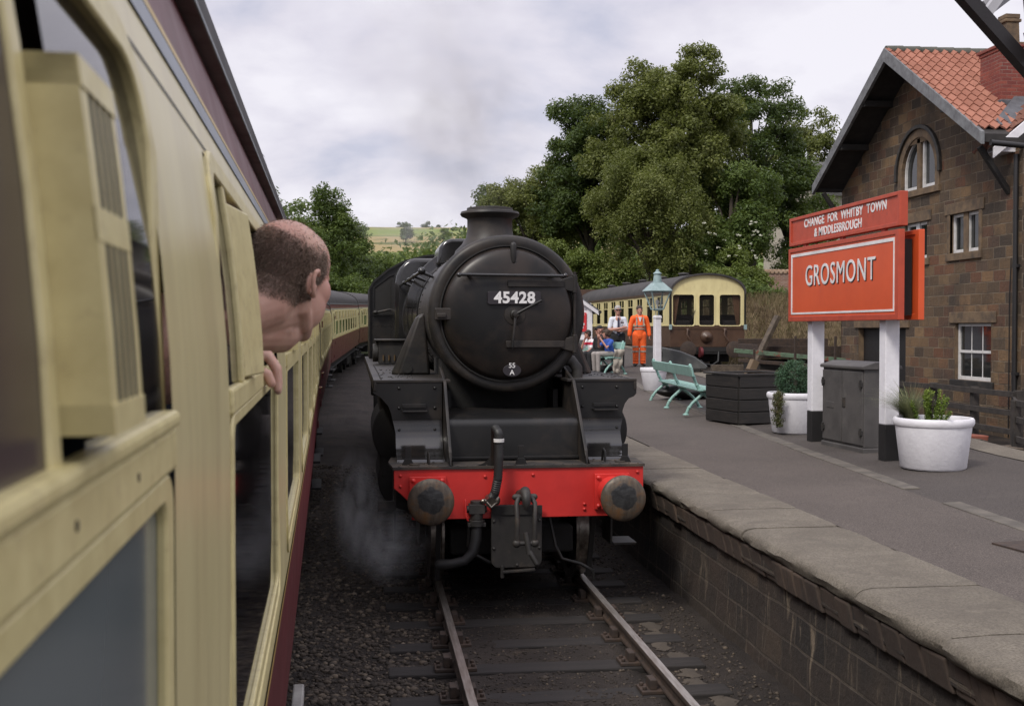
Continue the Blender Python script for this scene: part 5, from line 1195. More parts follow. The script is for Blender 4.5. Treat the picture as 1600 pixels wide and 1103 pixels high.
# seated figures: bench two faces left along the platform; seat top .44
def seated(loc, rz, label, s, hair_c, top_mat, leg_mat, arms, fat=1., cap=None, glasses=False, lean=0.):
    p = empty('person', loc, rz, label, 'person'); hz = .44
    b = MB(); hc = Vector((0, -.04-lean*.30, hz + .70*s)); P = head_(b, hc, Matrix.Rotation(R(arms.get('turn', 0)), 3, 'Z'), s*1.06 if s > .9 else .99)
    b.limb([hc - Vector((0, -.01, .06)), (0, .03-lean*.2, hz+.50*s), (0, .06, hz+.12)], [.05*s, .06*s, .10*s], 14)
    t = MB().limb([(0, .02-lean*.2, hz+.47*s), (0, .04-lean*.1, hz+.28*s), (0, .08, hz+.10)], [.11*s*fat, .135*s*fat, .14*s*fat], 18).limb([(-.15*s*fat, .02-lean*.2, hz+.48*s), (.15*s*fat, .02-lean*.2, hz+.48*s)], [.07*s]*2, 14)
    for sg, a in ((-1, arms['r']), (1, arms['l'])):
        b.limb([Vector((sg*.17*s*fat, .02-lean*.2, hz+.47*s)), Vector(a[0]), Vector(a[1])], [.05*s, .042*s, .03*s], 12)
        hand_(b, a[1], Vector(a[1])-Vector(a[0]), -sg, .6)
        e = Vector((sg*.17*s*fat, .02-lean*.2, hz+.47*s)); q = e.lerp(Vector(a[0]), a[2]); ps = [e, q] if a[2] < 1 else [e, Vector(a[0]), Vector(a[1]).lerp(Vector(a[0]), .1)]
        t.limb(ps, [.072*s, .066*s] + ([.05*s] if len(ps) == 3 else []), 12)
    l = MB()
    for sg in (-1, 1):
        k = (sg*.11, -.42*s, hz+.09); f_ = (sg*.12, -.40*s-.02*sg, .09)
        b.limb([(sg*.09, .02, hz+.08), k, f_], [.07*s, .055*s, .04*s], 12); l.limb([(sg*.09, .06, hz+.09), k], [.095*s*fat, .075*s], 14).limb([k, (f_[0], f_[1], arms.get('hem', .1))], [.074*s, .062*s], 14)
    fused(b, 'body', SK, p, .009, 2); fused(t, 'shirt', top_mat, p, .011, 3); fused(l, 'trousers', leg_mat, p, .011, 3)
    shoes(p, [(sg*.12, -.40*s-.02*sg) for sg in (-1, 1)])
    if cap: 
        m = MB().ell(P(0, .01, .06), (.086, .1, .07)).ell(P(0, -.10, .045), (.07, .06, .012)); fused(m, 'cap', cap, p, .008, 2)
    else: hairpatch(p, P, [((0, .025, .05), (.096*s, .108*s, .09*s)), ((0, .06, -.01), (.09*s, .072*s, .092*s)), ((0, -.075*s, .058), (.075*s, .036, .036)), ((.066*s, .0, .0), (.034, .06, .06)), ((-.066*s, .0, .0), (.034, .06, .06))], HAIR('brown_mop_hair', hair_c))
    if glasses:
        for sg in (-1, 1): MB().obox(P(sg*.038, -.098, .018), (.06, .02, .034), Matrix.Rotation(R(arms.get('turn', 0)), 3, 'Z')).build('glasses_lens', SHOE, p, 0, bevel=.006)
    return p
B2 = (6.33, 30.8); B2R = R(-74)                                        # bench two, facing the track
def b2(off, fwd=0, up=0):                                              # along the seat, towards its front
    d = Matrix.Rotation(B2R, 3, 'Z') @ Vector((off, -fwd, 0)); return (B2[0]+d.x, B2[1]+d.y, zp(*B2)+up)
blue = mk('blue_tshirt', (.035, .10, .42), .85, c2=(.025, .075, .33), vs=9, bump=.4, bs=16, bd=.012)
grey = mk('grey_trousers', (.32, .29, .27), .85, vs=9, bump=.4, bs=16, bd=.012)
seated(b2(.47, .05), B2R+R(6), 'boy in a blue T-shirt sitting at the near end of the bench', .90, (.06, .035, .02), blue, grey,
    dict(r=((-.20, -.15, .72), (-.03, -.27, .93), .55), l=((.20, -.16, .70), (.02, -.25, .95), .55), turn=-28))
seated(b2(.02, .03), B2R+R(8), 'large man in black shirt and cap sitting between two boys', 1.04, (.03, .02, .015), BLK, BLK,
    dict(r=((-.30, -.02, .62), (-.12, -.28, .58), 1.), l=((.30, -.02, .62), (.14, -.28, .58), 1.), turn=-12), 1.28, cap=BLK, glasses=True)
def striped():
    m, t, bb = new_mat('white_red_shirt'); v = coords(t); s = t.nodes.new('ShaderNodeSeparateXYZ'); t.links.new(v, s.inputs[0])
    f = ramp_n(t, math_n(t, 'ABSOLUTE', math_n(t, 'ADD', s.outputs[2], -.80)), .035, .04)
    t.links.new(mix_n(t, f, (.45, .02, .05), (.72, .70, .72)), bb.inputs['Base Color']); bb.inputs['Roughness'].default_value = .8; return m
seated(b2(-.50, .03), B2R+R(10), 'dark-haired boy in white and red shirt resting his chin on one hand', .88, (.04, .022, .014), striped(), grey,
    dict(r=((-.18, -.25, .60), (-.04, -.22, .90), .6), l=((.20, -.22, .60), (.10, -.38, .56), .6), turn=18, hem=.4), lean=.35)
# ------------------------------------------------------------------ station name board
sg_ = empty('station_sign', (6.20, 14.2, 1.035), 0, 'large orange station name board on two white posts with black feet', 'station sign')
S0, S1 = -1.68, 1.72                                                  # far end is +y
def post(y):
    p = MB().box(-.09, .09, y-.085, y+.085, .42, 1.78).build('post', MAT['white'], sg_, 0, bevel=.012)
    MB().box(-.093, .093, y-.088, y+.088, -.02, .424 + .0).build('black_foot', MAT['tar'], p, 0, bevel=.01)
for y in (1.17, -1.10): post(y)
def board(x, face, name):
    b = MB().box(x-.03, x+.03, S0, S1, 1.70, 2.66).build(name, MAT['orange'], sg_, 0, bevel=.004)
    fx_ = x - .03*face
    f = MB().ring([(S0-.03, 1.665), (S1+.03, 1.665), (S1+.03, 2.70), (S0-.03, 2.70)], [(S0+.06, 1.735), (S1-.03, 1.735), (S1-.03, 2.645), (S0+.06, 2.645)], 'x', x-.045, x+.03)
    f.build('board_frame', MAT['orange'] if face < 0 else MAT['orangef'], b, 0, bevel=.006)
    return b
fb = board(-.14, 1, 'name_board')
MB().ring([(S0+.10, 1.765), (S1-.055, 1.765), (S1-.055, 2.615), (S0+.10, 2.615)], [(S0+.125, 1.79), (S1-.095, 1.79), (S1-.095, 2.575), (S0+.125, 2.575)], 'x', -.177, -.17).build('white_border', MAT['letter'], fb, 0)
RT = (R(90), 0, R(-90))
lettering('name_letters', 'GROSMONT', .40, MAT['lblack'], fb, (-.1715, .008, 2.263), RT, .003, .92, 0, 1.12)
lettering('name_letters', 'GROSMONT', .40, MAT['letter'], fb, (-.177, .02, 2.275), RT, .003, .92, 0, 1.12)
bb = board(.10, -1, 'rear_board')
for a in (S1-.3, S0+.12): MB().box(-.10, .05, a, a+.26, 1.72, 2.6).build('board_packing', MAT['tar'], sg_, 0)
hd = MB().box(-.155, -.095, S0, S1, 2.77, 3.10).build('header_board', MAT['orangef'], sg_, 0, bevel=.004)
MB().ring([(S0-.03, 2.74), (S1+.03, 2.74), (S1+.03, 3.135), (S0-.03, 3.135)], [(S0+.03, 2.785), (S1-.03, 2.785), (S1-.03, 3.09), (S0+.03, 3.09)], 'x', -.175, -.075).build('header_frame', MAT['orangef'], hd, 0, bevel=.006)
lettering('header_letters', 'CHANGE  FOR  WHITBY  TOWN', .158, MAT['letter'], hd, (-.1575, -.06, 3.015), RT, .003, 1.02, .0035, 1.1)
lettering('header_letters', '& MIDDLESBROUGH', .158, MAT['letter'], hd, (-.1575, .1, 2.862), RT, .003, 1.0, .0035, 1.08)
for y in (-1.2, 0, 1.25): MB().box(-.14, -.10, y-.05, y+.05, 2.69, 2.76).build('header_bracket', MAT['orangef'], sg_, 0)
# ------------------------------------------------------------------ cabinet
cab_ = empty('equipment_cabinet', (6.42, 14.42, 1.03), R(4), 'grey metal equipment cabinet with double doors standing between the sign posts', 'equipment cabinet')
MB().box(-.24, .24, -.56, .56, .06, 1.06).build('body', MAT['cabinet'], cab_, 0, bevel=.012)
MB().prism([(-.275, 1.05), (-.275, 1.09), (-.10, 1.145), (.10, 1.145), (.275, 1.09), (.275, 1.05)], 'y', -.59, .59).build('lid', MAT['cabinet'], cab_, 0, bevel=.01)
MB().box(-.26, .26, -.58, .58, -.02, .06).build('plinth', MAT['cabinet'], cab_, 0, bevel=.012)
for a, b in ((-.545, -.01), (.01, .545)):
    d = MB().box(-.256, -.238, a, b, .09, 1.02).build('door', MAT['cabinet'], cab_, 0, bevel=.006)
    for z in (.25, .86): MB().box(-.275, -.25, (a+.03 if a < -.1 else b-.03)-.035, (a+.03 if a < -.1 else b-.03)+.035, z-.03, z+.03).cyl((-.27, (a+.03 if a < -.1 else b-.03), z-.06), (-.27, (a+.03 if a < -.1 else b-.03), z+.06), .014, n=8).build('hinge', MAT['grime'], d, 0, bevel=.004)
    if a > 0: MB().box(-.262, -.25, .22, .42, .52, .60).build('maker_plate', MAT['cabinet'], d, 0, bevel=.003)
    else: MB().box(-.268, -.25, -.10, -.03, .55, .68).build('handle', MAT['grime'], d, 0, bevel=.006)
# ------------------------------------------------------------------ pots and plants
def pot(loc, r, h, label, group='white round planters on the platform', taper=.84):
    p = empty('planter_pot', loc, 0, label, 'planter', group)
    n = 40
    MB().lathe([(0, 0), (r*taper-.02, 0), (r*taper, .02), (r*.97, h-.09), (r*1.0, h-.085), (r*1.03, h-.06), (r*1.03, h-.02), (r*1.0, h), (r*.93, h), (r*.90, h-.03), (r*.88, h-.12)], n=n).build('pot_wall', MAT['white'], p, 40)
    m = MB(); q = [(0, 0, h-.055)]
    for k in range(1, 5):
        for j in range(24): a = 6.283*j/24; rr = r*.9*k/4; q.append((rr*math.cos(a), rr*math.sin(a), h-.075+.03*mnoise.noise((rr*8*math.cos(a), rr*8*math.sin(a), 1))))
    m.add(q, [(0, 1+j, 1+(j+1) % 24) for j in range(24)] + [(1+(k-1)*24+j, 1+k*24+j, 1+k*24+(j+1) % 24, 1+(k-1)*24+(j+1) % 24) for k in range(1, 4) for j in range(24)])
    m.build('soil', MAT['soil'], p, 60)
    return p
PZ = lambda x, y: zp(x, y) - .004
pot((6.34, 12.28, PZ(6.3, 12.3)), .425, .57, 'large white round planter nearest the camera, in front of the right sign post')
pot((6.36, 16.55, PZ(6.3, 16.5)), .41, .60, 'white round planter left of the sign, beside the black timber box')
pot((6.38, 25.2, PZ(6.4, 25.2)), .30, .52, 'small white tapered planter beside the lamp post, behind the green bench', taper=.74)
LEAF = {}
def leafmat(n, stops, rough=.6, tr=.25): LEAF[n] = tinted(n, stops, rough, tr, spec=.35); return LEAF[n]
leafmat('conifer_leaf', [(.02, .05, .028), (.05, .11, .06), (.10, .18, .10)])
leafmat('trailing_leaf', [(.03, .035, .012), (.07, .08, .025), (.13, .09, .05)])
leafmat('gold_leaf', [(.04, .07, .01), (.11, .17, .02), (.26, .32, .05)])
leafmat('grass_blade', [(.05, .07, .03), (.13, .15, .07), (.28, .27, .15)])
def leafcloud(name, C, rad, n, size, mat, parent=None, seed=1, ani=(1, 1, 1), up=.55, aspect=.5, tintc=None):
    """n small folded leaves round each clump centre C[i] with clump radius rad[i]"""
    g = np.random.default_rng(seed); C = np.asarray(C, float); k = len(C); rad = np.broadcast_to(np.asarray(rad, float), (k,))
    d = g.normal(0, 1, (k, n, 3)); d /= np.linalg.norm(d, axis=2)[:, :, None]
    rr = g.random((k, n, 1))**.45
    Pn = C[:, None] + d*rr*rad[:, None, None]*np.array(ani)
    nrm = d*.75 + g.normal(0, .55, (k, n, 3)) + np.array([0, 0, up]); nrm /= np.linalg.norm(nrm, axis=2)[:, :, None]
    a = np.cross(nrm, g.normal(0, 1, (k, n, 3))); a /= np.linalg.norm(a, axis=2)[:, :, None]; b = np.cross(nrm, a)
    s_ = size*g.uniform(.6, 1.3, (k, n, 1))
    V = np.stack([Pn - a*s_, Pn + b*s_*aspect - nrm*s_*.12, Pn + a*s_, Pn - b*s_*aspect - nrm*s_*.12], 2).reshape(-1, 3)
    F = np.arange(k*n*4).reshape(-1, 4)
    ct = g.random((k, 1)) if tintc is None else np.asarray(tintc)[:, None]
    t = np.clip(.55*ct + .45*g.random((k, n)), 0, 1).ravel()
    return facemesh(name, V, F, mat, t, parent)
g = np.random.default_rng(11)
# rounded dwarf conifer
cz_ = PZ(6.3, 16.5)
pl = empty('dwarf_conifer', (6.36, 16.55, cz_+.54), 0, 'rounded dark blue-green dwarf conifer in the white planter left of the sign', 'plant')
MB().cyl((0, 0, -.02), (0, .0, .3), .03).build('stem', MAT['bark'], pl)
C = [];
for i in range(150):
    d = g.normal(0, 1, 3); d /= np.linalg.norm(d); C.append((d[0]*.29*g.uniform(.6, 1), d[1]*.29*g.uniform(.6, 1), .26+d[2]*.25))
leafcloud('foliage', C, .065, 60, .014, LEAF['conifer_leaf'], pl, 2)
tr2 = empty('trailing_plant', (6.02, 16.25, cz_+.56), 0, 'straggly olive and reddish plant trailing over the rim of the planter left of the sign', 'plant')
C = [];
for i in range(90):
    t_ = g.random(); C.append((-.02 - .04*g.random() + .02*g.normal(), g.normal(0, .10*(1-.5*t_)), .06 - .50*t_))
leafcloud('foliage', C, .04, 26, .014, LEAF['trailing_leaf'], tr2, 3)
MB().tube([(.08, 0, .0), (0, 0, .06), (-.03, .01, -.1), (-.03, 0, -.35)], .006, 6).build('stem', MAT['bark'], tr2)
# upright golden conifer and the grass tuft
cz_ = PZ(6.3, 12.3)
pl = empty('golden_conifer', (6.28, 12.22, cz_+.5), 0, 'small upright yellow-green conifer in the large planter nearest the camera', 'plant')
MB().cyl((0, 0, -.02), (.02, 0, .3), .014).build('stem', MAT['bark'], pl)
C = []
for i in range(16):
    x0, y0 = g.normal(0, .06), g.normal(0, .07); h = g.uniform(.26, .47)*(1-abs(y0)*2.5); 
    for k in range(9): t_ = k/9; C.append((x0*(1+.8*t_), y0*(1+1.0*t_), h*t_))
leafcloud('foliage', C, .026, 34, .013, LEAF['gold_leaf'], pl, 4, ani=(1, 1, 1.5), tintc=[min(1, max(0, c[2]*2.2)) for c in C])
gt = empty('grass_tuft', (6.18, 12.5, cz_+.5), 0, 'arching tuft of fine pale grass in the large planter nearest the camera', 'plant')
V = []; F = []; T = []
for i in range(900):
    az = g.uniform(0, 6.283); l = g.uniform(.30, .62); lean = g.uniform(.4, 1.4); r0 = g.uniform(0, .06); pts = []
    dx, dy = math.cos(az)-.25, math.sin(az)+.45
    for k in range(5):
        t_ = k/4; pts.append((r0*math.cos(az)+dx*l*lean*.6*t_**1.5, r0*math.sin(az)+dy*l*lean*.6*t_**1.5, l*(t_ - .55*lean*.8*t_**2.2)))
    b_ = len(V); px2, py2 = -dy*.0022, dx*.0022
    for k, p_ in enumerate(pts): w_ = 1-.85*k/4; V += [(p_[0]-px2*w_, p_[1]-py2*w_, p_[2]), (p_[0]+px2*w_, p_[1]+py2*w_, p_[2])]
    for k in range(4): F.append((b_+2*k, b_+2*k+1, b_+2*k+3, b_+2*k+2)); T.append(g.random())
facemesh('blades', V, F, LEAF['grass_blade'], T, gt)
MB().ell((0, 0, .0), (.06, .06, .03)).build('root_ball', MAT['soil'], gt)
# ------------------------------------------------------------------ black timber planter
bx = empty('timber_planter', (6.28, 18.35, zp(6.2, 18.3)), R(12), 'square planter box of black stained boards beside the green bench', 'planter')
for k in range(4):
    z0 = k*.192 + .012; z1 = z0 + .180
    m = MB().box(-.52, .52, -.55, -.515, z0, z1).box(-.52, .52, .515, .55, z0, z1).box(-.55, -.515, -.515, .515, z0, z1).box(.515, .55, -.515, .515, z0, z1)
    o = m.build('board_course', MAT['darkwood'], bx, 0, bevel=.008); o.rotation_euler = (0, 0, random.uniform(-.006, .006))
m = MB().ring([(-.57, -.57), (.57, -.57), (.57, .57), (-.57, .57)], [(-.49, -.49), (.49, -.49), (.49, .49), (-.49, .49)], 'z', .782, .81)
m.build('top_rim', MAT['darkwood'], bx, 0, bevel=.006)
MB().box(-.51, .51, -.51, .51, .5, .68).build('soil', MAT['soil'], bx, 0)
for a in (-.5, .5):
    for b in (-.5, .5): MB().box(a-.03, a+.03, b-.03, b+.03, 0, .77).build('corner_post', MAT['darkwood'], bx, 0)
# ------------------------------------------------------------------ benches (local: x along, -y front)
def bench(loc, rz, label, Ln):
    b = empty('bench', loc, rz, label, 'bench', 'green platform benches'); h = Ln/2
    for k, (y, z) in enumerate(((-.20, .425), (-.10, .43), (.0, .425), (.09, .415))): MB().box(-h, h, y-.043, y+.043, z, z+.03).build('seat_slat', MAT['green'], b, 0, bevel=.006)
    MB().xf(Matrix.Identity(4)).obox((0, .245, .755), (Ln, .032, .19), Matrix.Rotation(R(-12), 3, 'X')).build('back_board', MAT['green'], b, 0, bevel=.012)
    for x in (-h+.12, 0, h-.12):
        m = MB(); w = .026
        def branch(pts, r): m.limb([(x, a, c) for a, c in pts], r, 8)
        branch([(-.30, .02), (-.26, .10), (-.17, .21), (-.06, .30), (.03, .37), (.10, .45), (.16, .56), (.21, .70), (.26, .86)], [.03, .028, .027, .027, .03, .03, .028, .027, .03])
        branch([(.32, .02), (.29, .10), (.22, .20), (.12, .29), (.03, .37), (-.10, .40), (-.25, .41)], [.03, .028, .027, .027, .03, .026, .024])
        for (a, c) in ((-.24, .13), (-.1, .27), (.27, .13), (.16, .25), (.14, .52), (.20, .67), (.24, .80)): m.ell((x, a, c), (.036, .036, .030), n=10, k=6)
        for a in (-.31, .33): m.lathe([(.055, 0), (.055, .015), (.03, .03), (0, .03)], (x, a, 0), n=12)
        fr = m.build('iron_frame', MAT['green'], b, 60)
    return b
bx_, by_ = 5.95, 21.2
bench((bx_, by_, zp(bx_, by_)-.005), R(86), 'long pale green bench with rustic iron legs, standing empty beside the timber planter', 3.8)
bench((B2[0], B2[1], zp(*B2)), B2R, 'pale green bench with a man and two boys sitting on it', 1.75)
o = MB().ell((0, 0, 0), (.28, .2, .1)).ell((.1, -.05, .02), (.22, .16, .1)); 
bag = fused(o, 'bag', mk('black_bag_cloth', (.012, .012, .014), .8), None, .015); bag.location = (*b2(.25, .12)[:2], zp(*B2)+.11); tag(bag, 'soft black bag lying on the platform under the occupied bench', 'bag')
m = MB()                                                               # pale jacket hanging over the bench end
V = []
for i in range(9):
    for j in range(9): V.append((.02*math.sin(i*1.3+j)+.03*math.sin(j*1.7), -.16+.32*i/8*(1-.35*j/8), -.62*j/8))
m.add(V, [(9*i+j, 9*i+j+1, 9*i+10+j, 9*i+9+j) for i in range(8) for j in range(8)])
jk = m.build('jacket', mk('beige_jacket', (.42, .38, .32), .9, vs=12, bump=.4, bs=20, bd=.01), None, 60); jk.modifiers.new('t', 'SOLIDIFY').thickness = .02
q = b2(.88, -.08); jk.location = (q[0], q[1], zp(*B2)+.66); jk.rotation_euler = (0, .1, B2R); tag(jk, 'crumpled beige jacket hanging over the near end of the occupied bench', 'jacket')
# ------------------------------------------------------------------ lamp post
lx, ly = 7.457, 29.1
lp = empty('lamp_post', (lx, ly, zp(lx, ly)), R(8), 'white square lamp post with black foot and pale green gas-style lantern', 'lamp post')
z0 = 3.0 - zp(lx, ly)
MB().prism([(-.095, .25), (.095, .25), (.075, z0-.06), (-.075, z0-.06)], 'x', -.085, .085).box(-.095, .095, -.095, .095, z0-.14, z0-.08).build('post', MAT['whitep'], lp, 0, bevel=.015)
MB().box(-.10, .10, -.10, .10, -.02, .25).build('black_foot', MAT['tar'], lp, 0, bevel=.01)
hz = z0 - .06
m = MB()
for a in (-.04, .04): m.cyl((a, 0, hz), (a, 0, hz+.13), .012, n=8)
m.lathe([(.10, .12), (.10, .15), (.05, .17), (0, .17)], (0, 0, hz), n=4*5); la = m.build('lantern_bracket', MAT['lampg'], lp, 40)
zb_, zt_ = hz+.16, hz+.62
def sq(h, z): return [(-h, -h, z), (h, -h, z), (h, h, z), (-h, h, z)]
ln = MB(); b0, b1 = .12, .26
for i in range(4):
    a, b = sq(b0, zb_)[i], sq(b1, zt_)[i]; ln.bar(a, b, .03, .03, (1, .3, 0))
for h, z in ((b0, zb_), (b1, zt_)):
    q = sq(h, z)
    for i in range(4): ln.bar(q[i], q[(i+1) % 4], .03, .03)
lt = ln.build('lantern_frame', MAT['lampg'], lp, 0, bevel=.004)
q = MB().add(sq(b0, zb_) + sq(b1, zt_), [(0, 1, 5, 4), (1, 2, 6, 5), (2, 3, 7, 6), (3, 0, 4, 7)]); q.build('lantern_glass', MAT['lampglass'], lt, 0)
MB().cyl((0, 0, zb_), (0, 0, zb_+.12), .02, n=8).ell((0, 0, zb_+.18), (.045, .045, .07)).build('gas_mantle', MAT['sash'], lt, 40)
q = MB().add(sq(.30, zt_) + sq(.30, zt_+.02) + sq(.13, zt_+.22), [(0, 3, 2, 1), (0, 1, 5, 4), (1, 2, 6, 5), (2, 3, 7, 6), (3, 0, 4, 7), (4, 5, 9, 8), (5, 6, 10, 9), (6, 7, 11, 10), (7, 4, 8, 11), (8, 9, 10, 11)])
q.prism([(-.12, -.12), (.12, -.12), (.12, .12), (-.12, .12)], 'z', zt_+.22, zt_+.24)
q.lathe([(.115, 0), (.10, .14), (.085, .20), (.11, .21), (.11, .235), (.07, .26), (.04, .29), (.045, .31), (.03, .33), (0, .335)], (0, 0, zt_+.235), n=20); q.build('lantern_roof', MAT['lampg'], lp, 30, bevel=.006)
# ------------------------------------------------------------------ platform hut with a red 4 sign
hx, hy = 6.80, 34.6
hz = zp(hx, hy)
ht = empty('platform_hut', (hx, hy, hz), R(-4), 'small white weatherboarded hut with pitched roof behind the locomotive', 'hut')
Wd = 1.15; ev, rg = 1.72, 2.52                                         # gable end towards the camera, right eave in view
m = MB(); z = 0
while z < ev: m.prism([(0, z), (-.03, z), (-.008, z+.185), (0, z+.185)], 'x', -2*Wd, .0); z += .185
for v in range(len(m.v)): m.v[v] = (m.v[v][0], m.v[v][1], m.v[v][2])
m.prism([(-2*Wd, 0), (0, 0), (0, ev), (-Wd, rg), (-2*Wd, ev)], 'y', 0, 2.2)
m.build('boarded_wall', MAT['whitep'], ht, 0)
MB().box(-.13, .03, -.05, .05, 0, ev).build('corner_board', MAT['whitep'], ht, 0, bevel=.006)
for sgn in (1, -1):
    a = (-Wd, rg+.06); b = ((.22 if sgn > 0 else -2*Wd-.22), ev-.10)
    MB().prism([a, b, (b[0], b[1]-.14), (a[0], a[1]-.15)], 'y', -.14, -.09).build('bargeboard', MAT['whitep'], ht, 0, bevel=.006)
    MB().prism([(a[0], a[1]+.03), (b[0], b[1]+.03), (b[0], b[1]), (a[0], a[1])], 'y', -.16, 2.3).build('roof_slope', MAT['lead'], ht, 0)
    MB().cyl((b[0]+.03*sgn, -.16, b[1]-.04), (b[0]+.03*sgn, 2.3, b[1]-.04), .05).build('gutter', MAT['pipe'], ht, 40)
b = MB().box(-.52, -.15, -.075, -.05, .98, 1.56).build('number_sign', mk('platform_sign_red', (.60, .035, .04), .4, bump=0), ht, 0, bevel=.004)
lettering('sign_letter', '4', .46, MAT['letter'], b, (-.335, -.078, 1.23), (R(90), 0, 0), .003, 1.05, .012)
lettering('sign_letter', 'Platform', .075, MAT['letter'], b, (-.335, -.078, 1.51), (R(90), 0, 0), .002, 1, .001)
MB().box(-.40, .0, -.30, -.06, .28, .72).build('meter_box', MAT['cabinet'], ht, 0, bevel=.01)
bl = empty('flower_trough', (hx-.35, hy-.55, hz), R(-4), 'pale green wooden trough in front of the white hut, behind the seated boys', 'trough')
for x in (-.5, .5): MB().box(x-.04, x+.04, -.16, .16, 0, .5).build('leg', MAT['green'], bl, 0)
MB().box(-.6, .6, -.2, .2, .3, .55).build('trough_box', MAT['green'], bl, 0, bevel=.01)
# ------------------------------------------------------------------ platform trolley under a grey cover
tx, ty = 8.32, 30.2; tz = zp(tx, ty)
ty_ = empty('platform_trolley', (tx, ty, tz), R(-16), 'grey curved-topped trolley standing behind the lamp post, near the saloon carriage', 'trolley')
MB().prism([(-.85, .08), (.75, .08), (.78, .16), (.45, .40), (.05, .56), (-.40, .66), (-.85, .70)], 'y', -.28, .28).build('body', mk('dull_grey_panel', (.06, .063, .062), .65, c2=(.042, .045, .045), dirt=(.09, .09, .085), ds=3), ty_, 0, bevel=.03)
MB().box(-.5, -.42, -.30, -.28, .42, .56).build('handle_slot', MAT['under'], ty_, 0)
for x in (-.6, .5):
    for y in (-.24, .24): MB().lathe([(0, -.03), (.11, -.03), (.11, .03), (0, .03)], (x, y, .11), (0, 1, 0), 18).build('wheel', MAT['under'], ty_, 40)
sh_ = MB().ell((0, 0, 0), (.9, .35, .16)); cv = fused(sh_, 'tarpaulin', MAT['black'], None, .03); cv.location = (6.75, 23.0, zp(6.75, 23)+.14); tag(cv, 'black tarpaulin heap lying behind the empty green bench', 'tarpaulin')
# ------------------------------------------------------------------ sandstone station house (world axes; gable faces the track at x = 13.2)
XG, YC, YS, YN, GZ0 = 13.2, 26.55, 21.9, 30.9, .25
EZ, AZ = 6.05, 9.32
house = empty('stone_house', (XG, YC, GZ0), 0, 'dark sandstone station house with orange pantile roof, arched gable window and brick chimney', 'house')
def hw(m): return m                                                    # parts below are in local coordinates
def Lc(y): return y - YC
slope = (AZ-6.6)/(30.94-YC)                                            # verge pitch
eh = lambda y, z0=AZ: z0 - abs(y-YC)*slope - GZ0                       # roof top height above ground
opens = [('arch', 25.55, 27.25, 5.95, 7.06), ('upper', 23.60, 24.85, 4.30, 5.18), ('mid', 25.95, 27.1, 4.28, 5.16), ('sash', 23.08, 24.60, 1.46, 2.72), ('door', 27.0, 29.75, .25, 2.62)]
# wall panel with openings cut on a grid, gable top above
ys = sorted({YS, YN} | {v for o in opens for v in o[1:3]}); zs = sorted({GZ0, 7.06, 7.25} | {v for o in opens for v in o[3:5]})
m = MB(); n = len(zs)
m.v = [(0, Lc(y), z-GZ0) for y in ys for z in zs]
def roofz(y): return eh(y) - .22
for j in range(len(ys)-1):
    for i in range(n-1):
        yc_, zc = (ys[j]+ys[j+1])/2, (zs[i]+zs[i+1])/2
        if any(o[1] < yc_ < o[2] and o[3] < zc < o[4] for o in opens): continue
        if zs[i+1] > 5.95 and (zs[i+1]-GZ0 > min(roofz(ys[j]), roofz(ys[j+1]))): continue
        m.f.append((j*n+i, j*n+i+1, (j+1)*n+i+1, (j+1)*n+i))
def tri(pts): m.add([(0, Lc(y), z-GZ0) for y, z in pts], [tuple(range(len(pts)))])
rz_ = lambda y: roofz(y) + GZ0
yl = [y for y in ys]
for j in range(len(ys)-1):
    a, b = ys[j], ys[j+1]
    top = max([zs[i+1] for i in range(n-1) if not (zs[i+1] > 5.95 and (zs[i+1]-GZ0 > min(roofz(a), roofz(b))))] + [GZ0])
    pts = [(a, top), (b, top), (b, max(top, rz_(b)))] + ([(YC, rz_(YC))] if a < YC < b else []) + [(a, max(top, rz_(a)))]
    tri(pts)
wall = m.build('gable_wall', MAT['stone'], house, 0, recalc=False)
